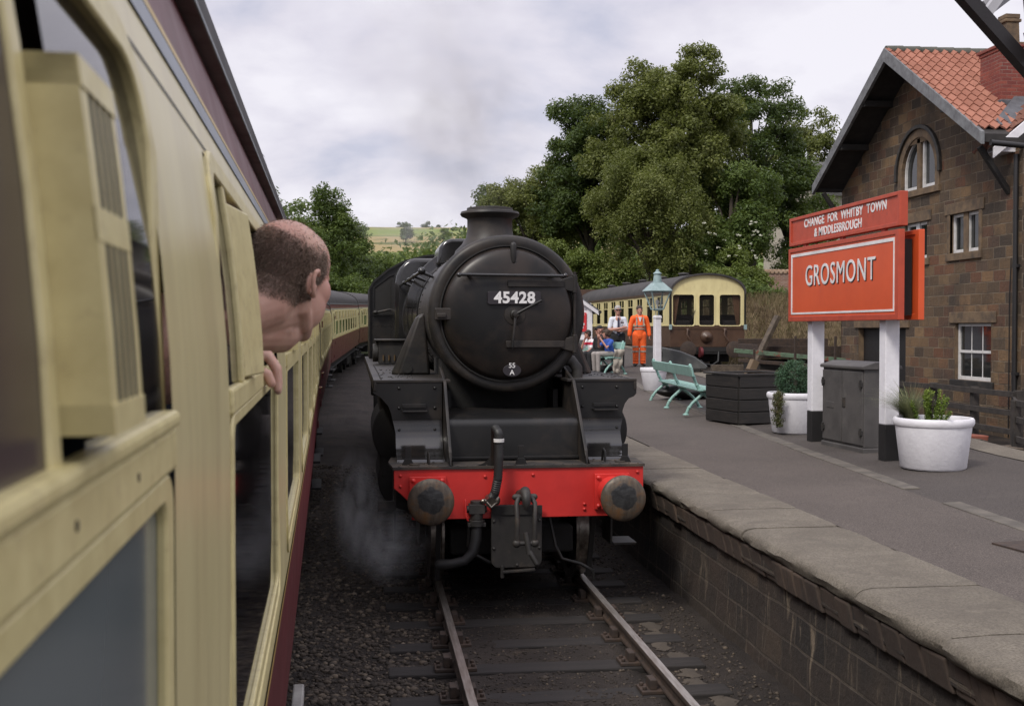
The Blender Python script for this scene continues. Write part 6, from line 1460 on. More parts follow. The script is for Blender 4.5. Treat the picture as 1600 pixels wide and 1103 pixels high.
# reveals, windows, doors
def reveal(y0, y1, z0, z1, d=.16):
    r = MB(); a, b, c, e = Lc(y0), Lc(y1), z0-GZ0, z1-GZ0
    r.add([(0, a, c), (0, b, c), (0, b, e), (0, a, e), (d, a, c), (d, b, c), (d, b, e), (d, a, e)], [(0, 1, 5, 4), (1, 2, 6, 5), (2, 3, 7, 6), (3, 0, 4, 7)])
    return r.build('reveal', MAT['sand'], wall, 0)
for kind, y0, y1, z0, z1 in opens:
    if kind == 'arch': continue
    reveal(y0, y1, z0, z1)
    a, b, c, e = Lc(y0), Lc(y1), z0-GZ0, z1-GZ0
    if kind == 'door':
        dd = MB().box(.15, .19, a, b, c, e).build('door', MAT['tar'], house, 0)
        MB().box(.12, .15, -.0+Lc(28.4)-.03, Lc(28.4)+.03, c, e).build('door_post', MAT['darkwood'], dd, 0)
        MB().box(-.04, .02, a-.2, b+.2, e, e+.28).build('lintel', MAT['sand'], dd, 0, bevel=.01)
        continue
    w = MB().ring([(a, c), (b, c), (b, e), (a, e)], [(a+.07, c+.08), (b-.07, c+.08), (b-.07, e-.07), (a+.07, e-.07)], 'x', .08, .15)
    if kind == 'sash':
        for q in (1/3, 2/3): w.box(.11, .135, a+.07+(b-a-.14)*q-.014, a+.07+(b-a-.14)*q+.014, c+.08, e-.07)
        w.box(.085, .13, a+.05, b-.05, (c+e)/2-.03, (c+e)/2+.03)
    else: w.box(.06, .15, (a+b)/2-.09, (a+b)/2+.09, c, e)
    wn = w.build('window', MAT['sash'] if kind != 'upper' else MAT['sash'], house, 0, bevel=.004)
    MB().box(.118, .122, a+.02, b-.02, c+.02, e-.02).build('pane', mk_glass('house_glass', (.02, .022, .022), .05), wn, 0)
    MB().box(-.05, .12, a-.14, b+.14, c-.17, c-.002).build('sill', MAT['sand'] if kind != 'sash' else MAT['grime'], wn, 0, bevel=.012)
    MB().box(-.03, .0, a-.22, b+.22, e+.002, e+.25).build('lintel', MAT['sand'], wn, 0, bevel=.012)
    if kind == 'upper': [MB().box(-.02 if q else .03, .06, *q_, c, e).build('stone_mullion', MAT['sand'], wn, 0, bevel=.01) for q, q_ in ((1, (a-.12, a)), (1, (b, b+.12)), (0, ((a+b)/2-.1, (a+b)/2+.1)))]
# arched twin light in the gable
a, b = Lc(25.55), Lc(27.25); c = 5.95-GZ0; cm = (a+b)/2; rr = (b-a)/2; zs_ = 7.06-GZ0-rr*.72 - .0
sp_z = c + .42
arc = lambda r, k=16: [(cm + r*math.cos(math.pi*i/k), sp_z + r*math.sin(math.pi*i/k)*.98) for i in range(k+1)]
full = [(b, c), *arc(rr), (a, c)]; ro = rr+.20
surround = MB().ring([(cm+ro, c-.0), *arc(ro), (cm-ro, c-.0)], full, 'x', -.02, .14).build('window', MAT['sand'], house, 0)
MB().prism([(cm+ro+.10, sp_z-.12), *arc(ro+.10), (cm-ro-.10, sp_z-.12), (cm-ro, sp_z-.12), *arc(ro)[::-1], (cm+ro, sp_z-.12)], 'x', -.08, .02).build('hood_mould', MAT['grime'], surround, 0, bevel=.015)
MB().prism(full, 'x', .12, .135).build('pane', mk_glass('house_glass_arch', (.02, .022, .022), .05), surround, 0)
for sgn in (-1, 1):
    q = [(cm+sgn*.09, c+.02)] + [(cm+sgn*max(.09, (rr-.02)*math.cos(R(t))), sp_z + (rr-.02)*math.sin(R(t))*.98) for t in (83, 70, 55, 40, 25, 10, 0)] + [(cm+sgn*(rr-.02), c+.02)]
    ce = (sum(p[0] for p in q)/len(q), sum(p[1] for p in q)/len(q)); qi = [(ce[0]+(u-ce[0])*.83, ce[1]+(v-ce[1])*.89) for u, v in q]
    MB().ring(q, qi, 'x', .06, .12).build('casement', MAT['sash'], surround, 0, bevel=.004)
MB().box(.0, .12, cm-.085, cm+.085, c, sp_z+rr*.95).build('stone_mullion', MAT['sand'], surround, 0, bevel=.01)
MB().box(-.07, .12, a-.25, b+.25, c-.16, c-.002).build('sill', MAT['sand'], surround, 0, bevel=.012)
# string course, side walls
MB().box(-.012, 8, Lc(YS), Lc(YS)+.02, 0, 6).build('south_wall', MAT['stone_x'], house, 0)
MB().box(.0, 8, Lc(YN)-.02, Lc(YN), 0, 6).build('north_wall', MAT['stone_x'], house, 0)
# roof: pantiles as rolled courses, over a timber soffit, overhanging the gable
XO, XE = 12.4-XG, 9.0
def pantiles(mb, P0, U, V, W_, nu, nv, tile=.235, lap=.31):
    """P0 ridge corner; U along the ridge, V down the slope, W_ outward normal"""
    P0, U, V, W_ = map(Vector, (P0, U, V, W_)); k = 6; nu = int(nu/tile)
    for r in range(int(nv/lap)):
        pts0 = []; b0 = len(mb.v); sh = .5*(r % 2)*0
        for i in range(nu*k+1):
            ph = (i % k)/k; h = .035*math.sin(2*math.pi*ph) + .018*math.sin(4*math.pi*ph)
            jig = .006*math.sin(r*7.3 + (i//k)*3.1)
            u = P0 + U*(i*tile/k)
            for vv, ww in ((r*lap-.02, .012), ((r+1)*lap, .045), ((r+1)*lap, .008)): mb.v.append(tuple(u + V*(vv+jig) + W_*(h+ww)))
        for i in range(nu*k):
            q = b0+3*i; mb.f += [(q, q+3, q+4, q+1), (q+1, q+4, q+5, q+2)]
    return mb
ang = math.atan(slope); cs, sn = math.cos(ang), math.sin(ang)
def roofmat(nm='orange_pantiles', k=1.):
    m, t, b = new_mat(nm); v = coords(t)
    vo = t.nodes.new('ShaderNodeTexVoronoi'); vo.inputs['Scale'].default_value = 3.4; t.links.new(v, vo.inputs['Vector'])
    sp = t.nodes.new('ShaderNodeSeparateColor'); t.links.new(vo.outputs['Color'], sp.inputs[0])
    col = mix_n(t, sp.outputs[0], (.25*k, .10*k, .064*k), (.34*k, .15*k, .102*k))
    col = mix_n(t, ramp_n(t, noise_n(t, v, 1.1, 6, .65), .52, .8), col, (.24*k, .10*k, .065*k))
    col = mix_n(t, ramp_n(t, noise_n(t, v, 12, 6, .7), .6, .8), col, (.2*k, .11*k, .07*k))
    t.links.new(col, b.inputs['Base Color']); b.inputs['Roughness'].default_value = .85; bump_n(t, b, noise_n(t, v, 60, 4), .3, .01); return m
TILE = roofmat(); LT = (30.94-YC)/cs
roof_ = MB()
for sgn in (-1, 1): pantiles(roof_, (XO, 0, AZ-GZ0), (1, 0, 0), (0, sgn*cs, -sn), (0, sgn*sn, cs), XE-XO, LT)
rf = roof_.build('roof', TILE, house, 60)
for sgn in (-1, 1):
    y1 = sgn*(30.94-YC); z1 = 6.6-GZ0
    MB().add([(x, y, z) for x in (XO+.05, XE) for y, z in ((0, AZ-GZ0-.03), (y1, z1-.03), (y1, z1-.10), (0, AZ-GZ0-.12))], [(0, 1, 2, 3), (7, 6, 5, 4), (0, 4, 5, 1), (1, 5, 6, 2), (2, 6, 7, 3)]).build('soffit', MAT['soffit'], rf, 0)
    MB().add([(x, y, z) for x in (XO-.03, XO+.05) for y, z in ((0, AZ-GZ0+.03), (y1*1.02, z1+.0), (y1*1.02, z1-.26), (0, AZ-GZ0-.30))], [(0, 1, 2, 3), (7, 6, 5, 4), (0, 4, 5, 1), (1, 5, 6, 2), (2, 6, 7, 3), (0, 3, 7, 4)]).build('bargeboard', MAT['verge'], rf, 0, bevel=.006)
    for q in (.30, .62): MB().box(XO+.05, .1, y1*q-.09, y1*q+.09, AZ-GZ0-abs(y1*q)*slope-.32, AZ-GZ0-abs(y1*q)*slope-.16).build('purlin_end', MAT['darkwood'], rf, 0, bevel=.01)
    yb = sgn*(4.35-.0) if sgn > 0 else -4.65
    MB().bar((XO+.15, sgn*4.1, z1-.25), (.02, sgn*4.1, z1-1.2), .10, .12, (0, 1, 0)).build('eaves_bracket', MAT['darkwood'], rf, 0, bevel=.01)
    MB().box(XO, .3, y1-.03 if sgn > 0 else y1-.02, y1+.02 if sgn > 0 else y1+.03, z1-.2, z1-.1).build('eaves_board', MAT['soffit'], rf, 0)
m = MB()
for k in range(22): m.tube([(XO+.02+k*.43, 0, AZ-GZ0-.02), (XO+.02+k*.43+.42, 0, AZ-GZ0-.02)], [.105, .118], 14)
m.build('ridge_tiles', mk('mossy_ridge', (.06, .062, .05), .9, c2=(.10, .10, .085), vs=5, bump=.5, bs=25), rf, 60)
MB().tube([(XO+.1, -4.62, 6.35-GZ0), (-.02, -4.62, 6.30-GZ0), (3, -4.62, 6.28-GZ0)], .06, 10).build('gutter', MAT['pipe'], rf, 60)
# right hand wing, its gable end towards the camera
wg_y0 = 22.45; wy = wg_y0 - YC
wing = MB()
pantiles(wing, (2.15, wy+.4, 8.42-GZ0), (0, 1, 0), (-.78, 0, -.626), (-.626, 0, .78), 3.0, 2.62)
pantiles(wing, (2.15, wy-.2, 8.42-GZ0), (0, 1, 0), (-.78, 0, -.626), (-.626, 0, .78), .75, 3.45)
pantiles(wing, (2.15, wy-.2, 8.42-GZ0), (0, 1, 0), (.78, 0, -.626), (.626, 0, .78), 3.6, 3.55)
wr = wing.build('roof', roofmat('brown_pantiles', .5), house, 60)
MB().add([(x, y, z) for y in (wy-.24, wy+.35) for x, z in ((-.42, 6.22-GZ0), (2.15, 8.36-GZ0), (4.9, 6.22-GZ0))], [(0, 1, 2), (5, 4, 3), (0, 3, 4, 1), (1, 4, 5, 2), (0, 2, 5, 3)]).build('gable_soffit', MAT['whitep'], wr, 0)
for sgn, x1 in ((-1, -.50), (1, 4.9)): MB().add([(x, y, z) for y in (wy-.30, wy-.245) for x, z in ((2.15, 8.46-GZ0), (x1, 6.30-GZ0), (x1, 6.08-GZ0), (2.15, 8.2-GZ0))], [(0, 1, 2, 3), (7, 6, 5, 4), (0, 4, 5, 1), (1, 5, 6, 2), (2, 6, 7, 3), (0, 3, 7, 4)]).build('bargeboard', MAT['whitep'], wr, 0, bevel=.006)
MB().box(.1, 5.2, wy+.1, wy+.2, 0, 6.1-GZ0).build('wing_wall', MAT['stone_x'], house, 0)
MB().bar((-.1, -4.05, 6.80-GZ0), (2.1, -2.0, 8.45-GZ0), .40, .03, (0, -.6, .8)).build('lead_valley', MAT['lead'], house, 0)
for x, y in ((-.06, -4.55+.08),): MB().tube([(x, y, 0), (x, y, 5.9)], .05, 10).box(x-.02, .02, y-.09, y+.09, 1.4, 1.46).box(x-.02, .02, y-.09, y+.09, 3.6, 3.66).build('drainpipe', MAT['pipe'], house, 60)
MB().tube([(-.05, -4.30, 3.8), (-.05, -4.25, 3.0), (-.05, -4.25, .1)], .012, 6).build('cable', MAT['pipe'], house, 60)
# chimney
cxm, cym = .84, -2.62
chm = MB().box(cxm-.42, cxm+.42, cym-.42, cym+.42, 6.8-GZ0, 8.62-GZ0).box(cxm-.44, cxm+.44, cym-.44, cym+.47, 8.62-GZ0, 8.69-GZ0).box(cxm-.47, cxm+.47, cym-.47, cym+.52, 8.69-GZ0, 8.76-GZ0).build('chimney', MAT['brick'], house, 0, bevel=.006)
sd = MB().box(cxm-.424, cxm-.42, cym-.42, cym+.42, 6.8-GZ0, 8.62-GZ0).build('chimney_flank', MAT['brick_y'], chm, 0)
MB().box(cxm-.45, cxm+.45, cym-.46, cym+.46, 6.9-GZ0, 7.55-GZ0).build('flashing', MAT['lead'], chm, 0, bevel=.02)
MB().box(cxm-.3, cxm+.3, cym-.3, cym+.3, 8.75-GZ0, 8.84-GZ0).prism([(cxm-.17, 8.84-GZ0), (cxm+.17, 8.84-GZ0), (cxm+.15, 9.30-GZ0), (cxm-.15, 9.30-GZ0)], 'y', cym-.16, cym+.16).box(cxm-.19, cxm+.19, cym-.19, cym+.19, 9.30-GZ0, 9.37-GZ0).box(cxm-.17, cxm+.17, cym-.17, cym+.17, 9.38-GZ0, 9.48-GZ0).build('chimney_pot', MAT['sand'], chm, 0, bevel=.015)
# ------------------------------------------------------------------ fence, rubble and timber clutter by the house
fn_ = empty('timber_fence', (0, 0, 0), 0, 'low dark post and rail timber fence along the foot of the stone house', 'fence')
fpts = [(12.35, 20.6), (12.35, 22.2), (12.35, 23.9), (12.35, 26.0), (12.3, 28.2), (12.2, 30.5)]
for x, y in fpts: MB().box(x-.07, x+.07, y-.07, y+.07, .1, 1.42).build('post', MAT['greywood'], fn_, 0, bevel=.01)
for z in (.62, .98, 1.34):
    for (a, b), (c, d) in zip(fpts, fpts[1:]): MB().bar((a-.09, b, z), (c-.09, d, z+random.uniform(-.03, .03)), .05, .11).build('rail', MAT['greywood'], fn_, 0, bevel=.006)
fr2 = empty('timber_fence', (0, 0, 0), 0, 'near stretch of dark rail fence running out of the frame at the right', 'fence')
for x, y in ((11.7, 19.6), (11.2, 17.6), (10.7, 15.5)): MB().box(x-.07, x+.07, y-.07, y+.07, .1, 1.3).build('post', MAT['greywood'], fr2, 0, bevel=.01)
for z in (.6, .95, 1.25):
    for (a, b), (c, d) in zip(((12.2, 20.5), (11.7, 19.6), (11.2, 17.6)), ((11.7, 19.6), (11.2, 17.6), (10.7, 15.5))): MB().bar((a, b, z), (c, d, z), .05, .11).build('rail', MAT['greywood'], fr2, 0, bevel=.006)
RB = mk('rubble_stone', (.11, .085, .065), .9, c2=(.05, .04, .033), vs=4, bump=.6, bs=20, bd=.02); RB2 = mk('rubble_brick', (.22, .07, .045), .9, bump=.5)
spots = [(10.1, 17.0), (10.5, 17.9), (10.9, 18.6), (11.2, 19.3), (10.4, 18.4), (11.3, 20.2), (11.6, 20.9), (10.0, 16.3), (11.0, 21.4), (11.6, 22.2)]
lab = ['flat', 'squared', 'broken', 'long', 'jagged', 'mossy', 'small', 'tilted', 'half-buried', 'dark']
for i, (x, y) in enumerate(spots):
    o = MB().obox((0, 0, 0), (random.uniform(.25, .5), random.uniform(.3, .7), random.uniform(.16, .28)), Matrix.Rotation(random.uniform(0, 3), 3, 'Z') @ Matrix.Rotation(random.uniform(-.25, .25), 3, 'X'))
    o.v = [(a+random.uniform(-.03, .03), b+random.uniform(-.03, .03), c+random.uniform(-.02, .02)) for a, b, c in o.v]
    ob = o.build('rubble_block', RB2 if i in (1, 6) else RB, None, 0, bevel=.02, loc=(x, y, gz(x, y)+.16)); tag(ob, 'loose stone or brick block in the rubble between the platform and the stone house', 'stone', 'rubble blocks behind the platform')
o = MB().box(-.09, .09, -1.5, 1.5, 0, .16).build('timber_baulk', MAT['oldwood'], None, 0, bevel=.015, loc=(10.75, 19.8, gz(10.75, 19.8)+.14)); o.rotation_euler = (0, .06, .18); tag(o, 'long grey timber baulk lying in front of the rubble near the stone house', 'timber')
o = MB().ell((0, 0, 0), (.42, .22, .09)).ell((.25, .1, .02), (.22, .2, .08)).ell((-.3, .0, .0), (.2, .12, .06)); bl_ = fused(o, 'plastic_sheet', mk('blue_plastic', (.05, .16, .40), .4, bump=.8, bs=14, bd=.03), None, .02); bl_.location = (11.2, 22.5, gz(11.2, 22.5)+.32); bl_.rotation_euler = (0, 0, 1.7); tag(bl_, 'crumpled blue plastic sheet lying on the rubble below the sash window', 'plastic sheet')
def stick(name, p0, p1, w, h, mat, label, cat):
    o = MB().bar(Vector((0, 0, 0)), Vector(p1)-Vector(p0), w, h).build(name, mat, None, 0, bevel=.01, loc=p0); return tag(o, label, cat)
stick('timber_prop', (10.5, 31.0, 1.15), (11.5, 31.3, 2.95), .20, .12, MAT['oldwood'], 'grey timber prop leaning up behind the black planter box', 'timber')
stick('timber_post', (9.7, 29.5, .6), (10.25, 29.6, 1.75), .2, .2, mk('pale_log', (.17, .12, .075), .9, bump=.6, bs=25), 'pale broken timber leaning low behind the planter box', 'timber')
stick('girder', (10.0, 30.6, 2.0), (13.1, 30.0, 1.72), .10, .12, mk('faded_green_paint', (.10, .16, .10), .7, c2=(.16, .05, .03), vs=3, vrange=(.42, .47), dirt=(.05, .04, .03), ds=6), 'faded green and rust spotted girder lying across the scrap behind the planter', 'girder')
for i, (a, b, lb) in enumerate((((9.9, 29.9, 1.75), (13.0, 29.3, 1.52), 'upper rusty rail in the scrap stack behind the planter'), ((9.9, 29.4, 1.5), (12.9, 28.8, 1.28), 'middle rusty rail in the scrap stack behind the planter'), ((9.8, 28.9, 1.2), (12.9, 28.2, 1.0), 'lowest rusty rail in the scrap stack behind the planter'))):
    stick('scrap_rail', a, b, .09, .1, MAT['rust'], lb, 'scrap rail')
for i, (x, y, hh, lb) in enumerate(((10.35, 30.0, 1.55, 'thin rusty upright nearest the saloon carriage in the scrap yard'), (11.35, 29.6, 1.9, 'thin rusty upright in the middle of the scrap yard'), (12.3, 29.2, 1.9, 'thin rusty upright nearest the stone house in the scrap yard'))):
    stick('iron_upright', (x, y, .5), (x+.02, y, .5+hh), .06, .06, MAT['rust'], lb, 'iron upright')
o = MB().box(-1.4, 1.4, -.9, .9, 0, .1).box(-1.4, 1.4, .86, .9, .1, .55).box(-1.4, 1.4, -.9, -.86, .1, .35).box(-1.4, -1.36, -.86, .86, .1, .4).build('scrap_skip', MAT['rust'], None, 0, bevel=.01, loc=(12.4, 32.4, 1.75)); tag(o, 'low rusty open tray raised above the scrap, under the dry bank', 'tray')
o = MB().box(-1.2, 1.2, -.7, .7, 0, 1.3).build('sleeper_stack', MAT['darkwood'], None, 0, bevel=.03, loc=(12.3, 32.4, .4)); tag(o, 'dark stack of old sleepers under the rusty tray', 'timber stack')
o = MB()
for k in range(5): o.bar((-.9, -.5+k*.25, .1), (.9, -.5+k*.25+.05, .1), .2, .12).bar((-.8+k*.4, -.6, .23), (-.8+k*.4, .6, .23), .2, .12)
o = o.build('timber_stack', MAT['greywood'], None, 0, bevel=.01, loc=(10.5, 28.3, .55)); tag(o, 'criss-crossed pile of dark timbers behind the platform edge', 'timber stack')
# ------------------------------------------------------------------ old brick wall on the bank, and the house beyond the trees
bw = empty('brick_wall', (22.4, 61, 4.55), R(-3), 'weathered red brick garden wall with tiled coping above the dry bank', 'wall')
MB().box(-1.1, 7, 0, .35, -1, 1.15).build('wall_face', MAT['oldbrick'], bw, 0)
m = MB()
for k in range(34): m.cyl((-1.05+k*.24, -.08, 1.18), (-1.05+k*.24, .45, 1.22), .11, n=10)
m.build('coping_tiles', mk('tile_coping', (.30, .19, .12), .9, c2=(.4, .3, .22), vs=6), bw, 40)
MB().cyl((-1.3, .15, -1), (-1.3, .15, 1.35), .3, n=12).build('end_pier', MAT['grime'], bw, 40)
gh = empty('slate_house', (33.5, 82, 8.5), R(20), 'grey slate roofed house half hidden between the big trees and the stone house', 'house')
MB().box(-3, 5, -3, 3, -5, 3.9).build('wall', mk('pale_render', (.42, .38, .32), .9, dirt=(.25, .22, .18)), gh, 0)
rfm = brickwall('grey_slates', [(.10, .098, .095), (.14, .135, .13), (.085, .083, .08), (.165, .16, .15)], (.05, .05, .05), .4, .24, axes='xz', soot=(.07, .068, .065), bd=.02)
MB().prism([(-3.4, 3.7), (0, 6.4), (3.4, 3.7), (3.4, 3.5), (0, 6.2), (-3.4, 3.5)], 'x', -3.5, 5.5).build('roof', rfm, gh, 0)
MB().box(-2.2, -1.2, -3.03, -2.98, .6, 2.0).build('window', MAT['glass'], gh, 0)
# ------------------------------------------------------------------ footbridge crossing overhead at the top right corner
fbk = empty('footbridge', (0, 0, 0), 0, 'underside of a footbridge stair: black stringer and pale grey lattice in the top right corner', 'footbridge')
def P6(t): return Vector((3.05 + 1.10*t, 6.0 + .25*t, 4.60 - .90*t))
for off in (0,):
    m = MB(); k = 16
    for i in range(k):
        p, q = P6(-.6+i*.16), P6(-.6+(i+1)*.16); m.bar(p+Vector((0, 0, .03)), q+Vector((0, 0, .03)), .07, .075, (0, 1, 0))
    m.build('stringer', MAT['bridge'], fbk, 0)
m = MB(); pts = [P6(-.5)+Vector((.35, .02, .25)), P6(.0)+Vector((.40, .02, .20)), P6(.30)+Vector((.30, .02, .12)), P6(.55)+Vector((.1, .02, .06))]
m.tube(pts, .02, 8).build('curved_stay', MAT['steelgrey'], fbk, 60)
MB().bar(P6(.36)+Vector((0, .04, .07)), P6(.36)+Vector((.36, .04, .55)), .05, .05, (0, 1, 0)).build('lattice_bar', MAT['steelgrey'], fbk, 0)
MB().bar((3.45, 6.15, 4.80), (4.2, 6.25, 4.15), .10, .04, (0, 1, 0)).build('lattice_bar', mk('footbridge_white', (.62, .61, .64), .5), fbk, 0)
MB().bar((3.50, 6.2, 4.42), (3.9, 6.2, 4.72), .09, .03, (0, 1, 0)).build('lattice_bar', MAT['steelgrey'], fbk, 0)
MB().bar((3.66, 6.02, 4.17), (4.4, 6.02, 4.36), .16, .08, (0, 1, 0)).build('landing_edge', MAT['bridge'], fbk, 0)
# ------------------------------------------------------------------ trees, bushes, woods
leafmat('dark_leaf', [(.024, .042, .011), (.055, .088, .022), (.105, .145, .04)], .5, .42)
leafmat('olive_leaf', [(.065, .08, .018), (.135, .158, .04), (.22, .235, .07)], .5, .42)
leafmat('mid_leaf', [(.042, .072, .016), (.09, .138, .032), (.165, .215, .056)], .5, .42)
leafmat('bright_leaf', [(.06, .085, .016), (.125, .17, .034), (.21, .25, .065)], .5, .4)
leafmat('flower', [(.5, .5, .4), (.6, .6, .5)], .7, .2)
def crown(center, rad, nl, nc, lr, g, flat=.0):
    C = []; T = []; Ls = []
    c = np.array(center); rad = np.array(rad)
    for i in range(nl):
        d = g.normal(0, 1, 3); d /= np.linalg.norm(d); d[2] = d[2]*.9 + .12
        p = c + d*rad*g.uniform(.45, .82); r = lr*g.uniform(.7, 1.25)*rad.mean(); Ls.append(p); tl = g.random()
        for k in range(nc):
            e = g.normal(0, 1, 3); e /= np.linalg.norm(e)
            if e[2] < -.55 and g.random() < .7: e[2] *= -1
            q = p + e*r*g.uniform(.72, 1.08)*np.array([1, 1, .82]); C.append(q); T.append(np.clip(.5*tl + .5*g.random(), 0, 1))
    return np.array(C), np.array(T), Ls
def tree(name, base, h, rad, label, mat, seed, nl=16, nc=16, lr=.36, n=90, clump=.62, size=.13, zc=.6, group=None, ani=(1, 1, .8), cat='tree', tr=.35):
    g = np.random.default_rng(seed); o = empty(name, base, 0, label, cat, group)
    cz = h - rad[2]*.96
    C, T, Ls = crown((0, 0, cz), rad, nl, nc, lr, g)
    leafcloud('crown', C, clump, int(n*1.4), size*.86, LEAF[mat], o, seed+1, ani=ani, tintc=T)
    m = MB().tube([(0, 0, -.6), (.05*h*g.normal()*.2, 0, cz*.5), (0, 0, cz), (0, 0, cz+rad[2]*.5)], [tr, tr*.75, tr*.5, tr*.15], 10)
    for p in Ls: s_ = Vector((0, 0, max(.3, cz - rad[2]*.5 + .35*(p[2]-cz)))); e_ = Vector(p); m.tube([s_, s_.lerp(e_, .5) + Vector((0, 0, .12*rad[2])), e_], [tr*.3, tr*.2, tr*.06], 6)
    m.build('trunk', MAT['bark'], o, 60)
    return o
def T3(x, y): return (x, y, gz(x, y))
def top(z, x, y): return z - gz(x, y)
tree('broadleaf_tree', T3(17.6, 66), top(19.8, 17.6, 66), (4.7, 4.4, 7.6), 'tallest olive-green tree, domed, rising above the saloon carriage', 'olive_leaf', 21, 44, 17, .29, 100, .62, .125)
tree('broadleaf_tree', T3(24.3, 71), top(19.0, 23.9, 71), (4.1, 3.8, 6.4), 'dark airy tree with sky showing through, right of the tallest tree', 'dark_leaf', 22, 34, 13, .27, 80, .6, .125)
tree('broadleaf_tree', T3(27.3, 72), top(14.6, 27.3, 72), (2.8, 2.8, 4.8), 'smaller dark tree whose branches reach towards the slate roofed house', 'mid_leaf', 23, 16, 12, .30, 80, .6, .12)
tree('broadleaf_tree', T3(13.6, 70), top(17.4, 13.8, 70), (3.4, 3.2, 6.4), 'dark green tree left of and behind the tallest tree', 'dark_leaf', 24, 32, 14, .30, 90, .6, .12)
tree('broadleaf_tree', T3(10.7, 72), top(14.2, 10.9, 72), (3.2, 2.9, 5.6), 'yellowish-green tree at the left end of the big clump, above the locomotive chimney', 'olive_leaf', 25, 30, 14, .30, 90, .6, .12)
tree('broadleaf_tree', T3(12.2, 108), top(16.4, 12.2, 108), (3.0, 3, 4.0), 'distant blue-green tree just left of the chimney top', 'dark_leaf', 26, 12, 12, .34, 70, .8, .16)
tree('birch_tree', T3(15.4, 61.5), top(13.2, 15.4, 61.5), (3.6, 3, 5.2), 'feathery grey-green birch in front of the tallest tree, behind the lamp post', 'olive_leaf', 27, 30, 15, .27, 100, .55, .085, ani=(.8, .8, 1.25))
tree('broadleaf_tree', T3(20.4, 63), top(12.6, 20.4, 63), (2.7, 2.7, 4.4), 'mid-green tree in front of the dark airy tree, above the saloon carriage end', 'mid_leaf', 28, 26, 14, .30, 90, .58, .11)
tree('broadleaf_tree', T3(34.0, 86), top(19.0, 34, 86), (4.6, 3, 5.2), 'olive tree showing beyond the left eaves of the stone house', 'olive_leaf', 29, 26, 13, .32, 80, .65, .14)
tree('ivy_clad_tree', T3(25.4, 64), top(8.4, 25.4, 64), (2.3, 2.2, 3.6), 'bright green ivy-clad thicket left of the stone house, above the brick wall', 'mid_leaf', 30, 16, 14, .32, 90, .5, .10)
tree('broadleaf_tree', T3(29.0, 66), top(9.6, 29, 66), (2.2, 2.2, 3.6), 'pale green sapling in front of the slate roofed house', 'bright_leaf', 31, 12, 12, .32, 70, .5, .10)
def bush(base, h, rad, label, mat, seed, **k):
    return tree('bush', base, h, rad, label, mat, seed, k.pop('nl', 12), k.pop('nc', 13), .36, k.pop('n', 80), k.pop('clump', .42), k.pop('size', .09), cat='bush', tr=.12, **k)
bush(T3(11.2, 63.5), top(7.7, 11.2, 63.5), (2.0, 1.8, 2.5), 'bright yellow-green bush behind the locomotive smokebox', 'bright_leaf', 41)
bush(T3(13.6, 62.5), top(6.6, 13.6, 62.5), (1.9, 1.8, 2.2), 'bright green bush behind the saloon roof, left of the lantern', 'bright_leaf', 42)
bush(T3(17.4, 61), top(7.8, 17.4, 61), (2.3, 1.8, 2.8), 'leafy bush behind the saloon roof, right of the lantern', 'mid_leaf', 43)
eb = bush(T3(19.0, 60), top(6.9, 19, 60), (2.2, 1.7, 2.4), 'elder bush with creamy flower heads behind the end of the saloon carriage', 'bright_leaf', 44)
g = np.random.default_rng(9); C = [(g.uniform(-1.8, 2.0), g.uniform(-1.8, -1.0), g.uniform(2.2, 4.2)) for _ in range(26)]
leafcloud('flower_heads', C, .12, 10, .06, LEAF['flower'], eb, 5, ani=(1, 1, .35))
bush(T3(18.3, 55.5), top(5.0, 18.3, 55.5), (1.9, 1.5, 2.0), 'low green bush right of the saloon carriage, at the top of the dry bank', 'mid_leaf', 45)
bush(T3(20.6, 57), top(5.0, 20.6, 57), (1.8, 1.4, 1.6), 'low bramble bush below the brick garden wall', 'mid_leaf', 46)
bush(T3(22.4, 57), top(4.75, 22.4, 57), (1.6, 1.2, 1.3), 'scrubby bush below the brick wall, beside the name board', 'olive_leaf', 47)
# left of the line, beyond the carriages
LT_ = [(-5.2, 50, 9.0, (3.0, 3, 4.4), 'dark_leaf', 'dark tree rising beside the gutter of the nearest carriage'),
       (-4.6, 64, 10.6, (2.6, 2.8, 4.4), 'mid_leaf', 'airy tree behind the balding man, second along the carriages'),
       (-2.9, 78, 12.0, (2.8, 3, 5.0), 'mid_leaf', 'tall tree right of the balding man, third along the carriages'),
       (-1.9, 92, 11.6, (2.9, 3, 4.6), 'dark_leaf', 'dark tree sloping down towards the valley, fourth along the carriages'),
       (.6, 112, 10.4, (3.0, 3, 4.4), 'mid_leaf', 'rounded tree over the far carriage roofs, fifth along the line'),
       (3.6, 126, 9.6, (3.2, 3, 4.0), 'mid_leaf', 'low rounded tree just above the locomotive cab')]
for i, (x, y, zt, rd, mt, lb) in enumerate(LT_): tree('broadleaf_tree', T3(x, y), top(zt, x, y), rd, lb, mt, 60+i, 18, 13, .32, 80, .62, .13, group='trees beyond the carriages at left')
for i, (x, y, zt, rd, lb) in enumerate(((-1.4, 74, 6.6, (2.6, 2.2, 3.2), 'shrub filling the gap below the third tree beyond the carriages'), (.4, 84, 6.6, (2.6, 2, 3.2), 'shrub over the far carriage roofs, left of the locomotive cab'), (2.4, 98, 7.4, (3, 2, 3.4), 'wide shrub directly behind the locomotive cab roof'))): bush(T3(x, y), top(zt, x, y), rd, lb, 'mid_leaf', 75+i, clump=.55, size=.12)
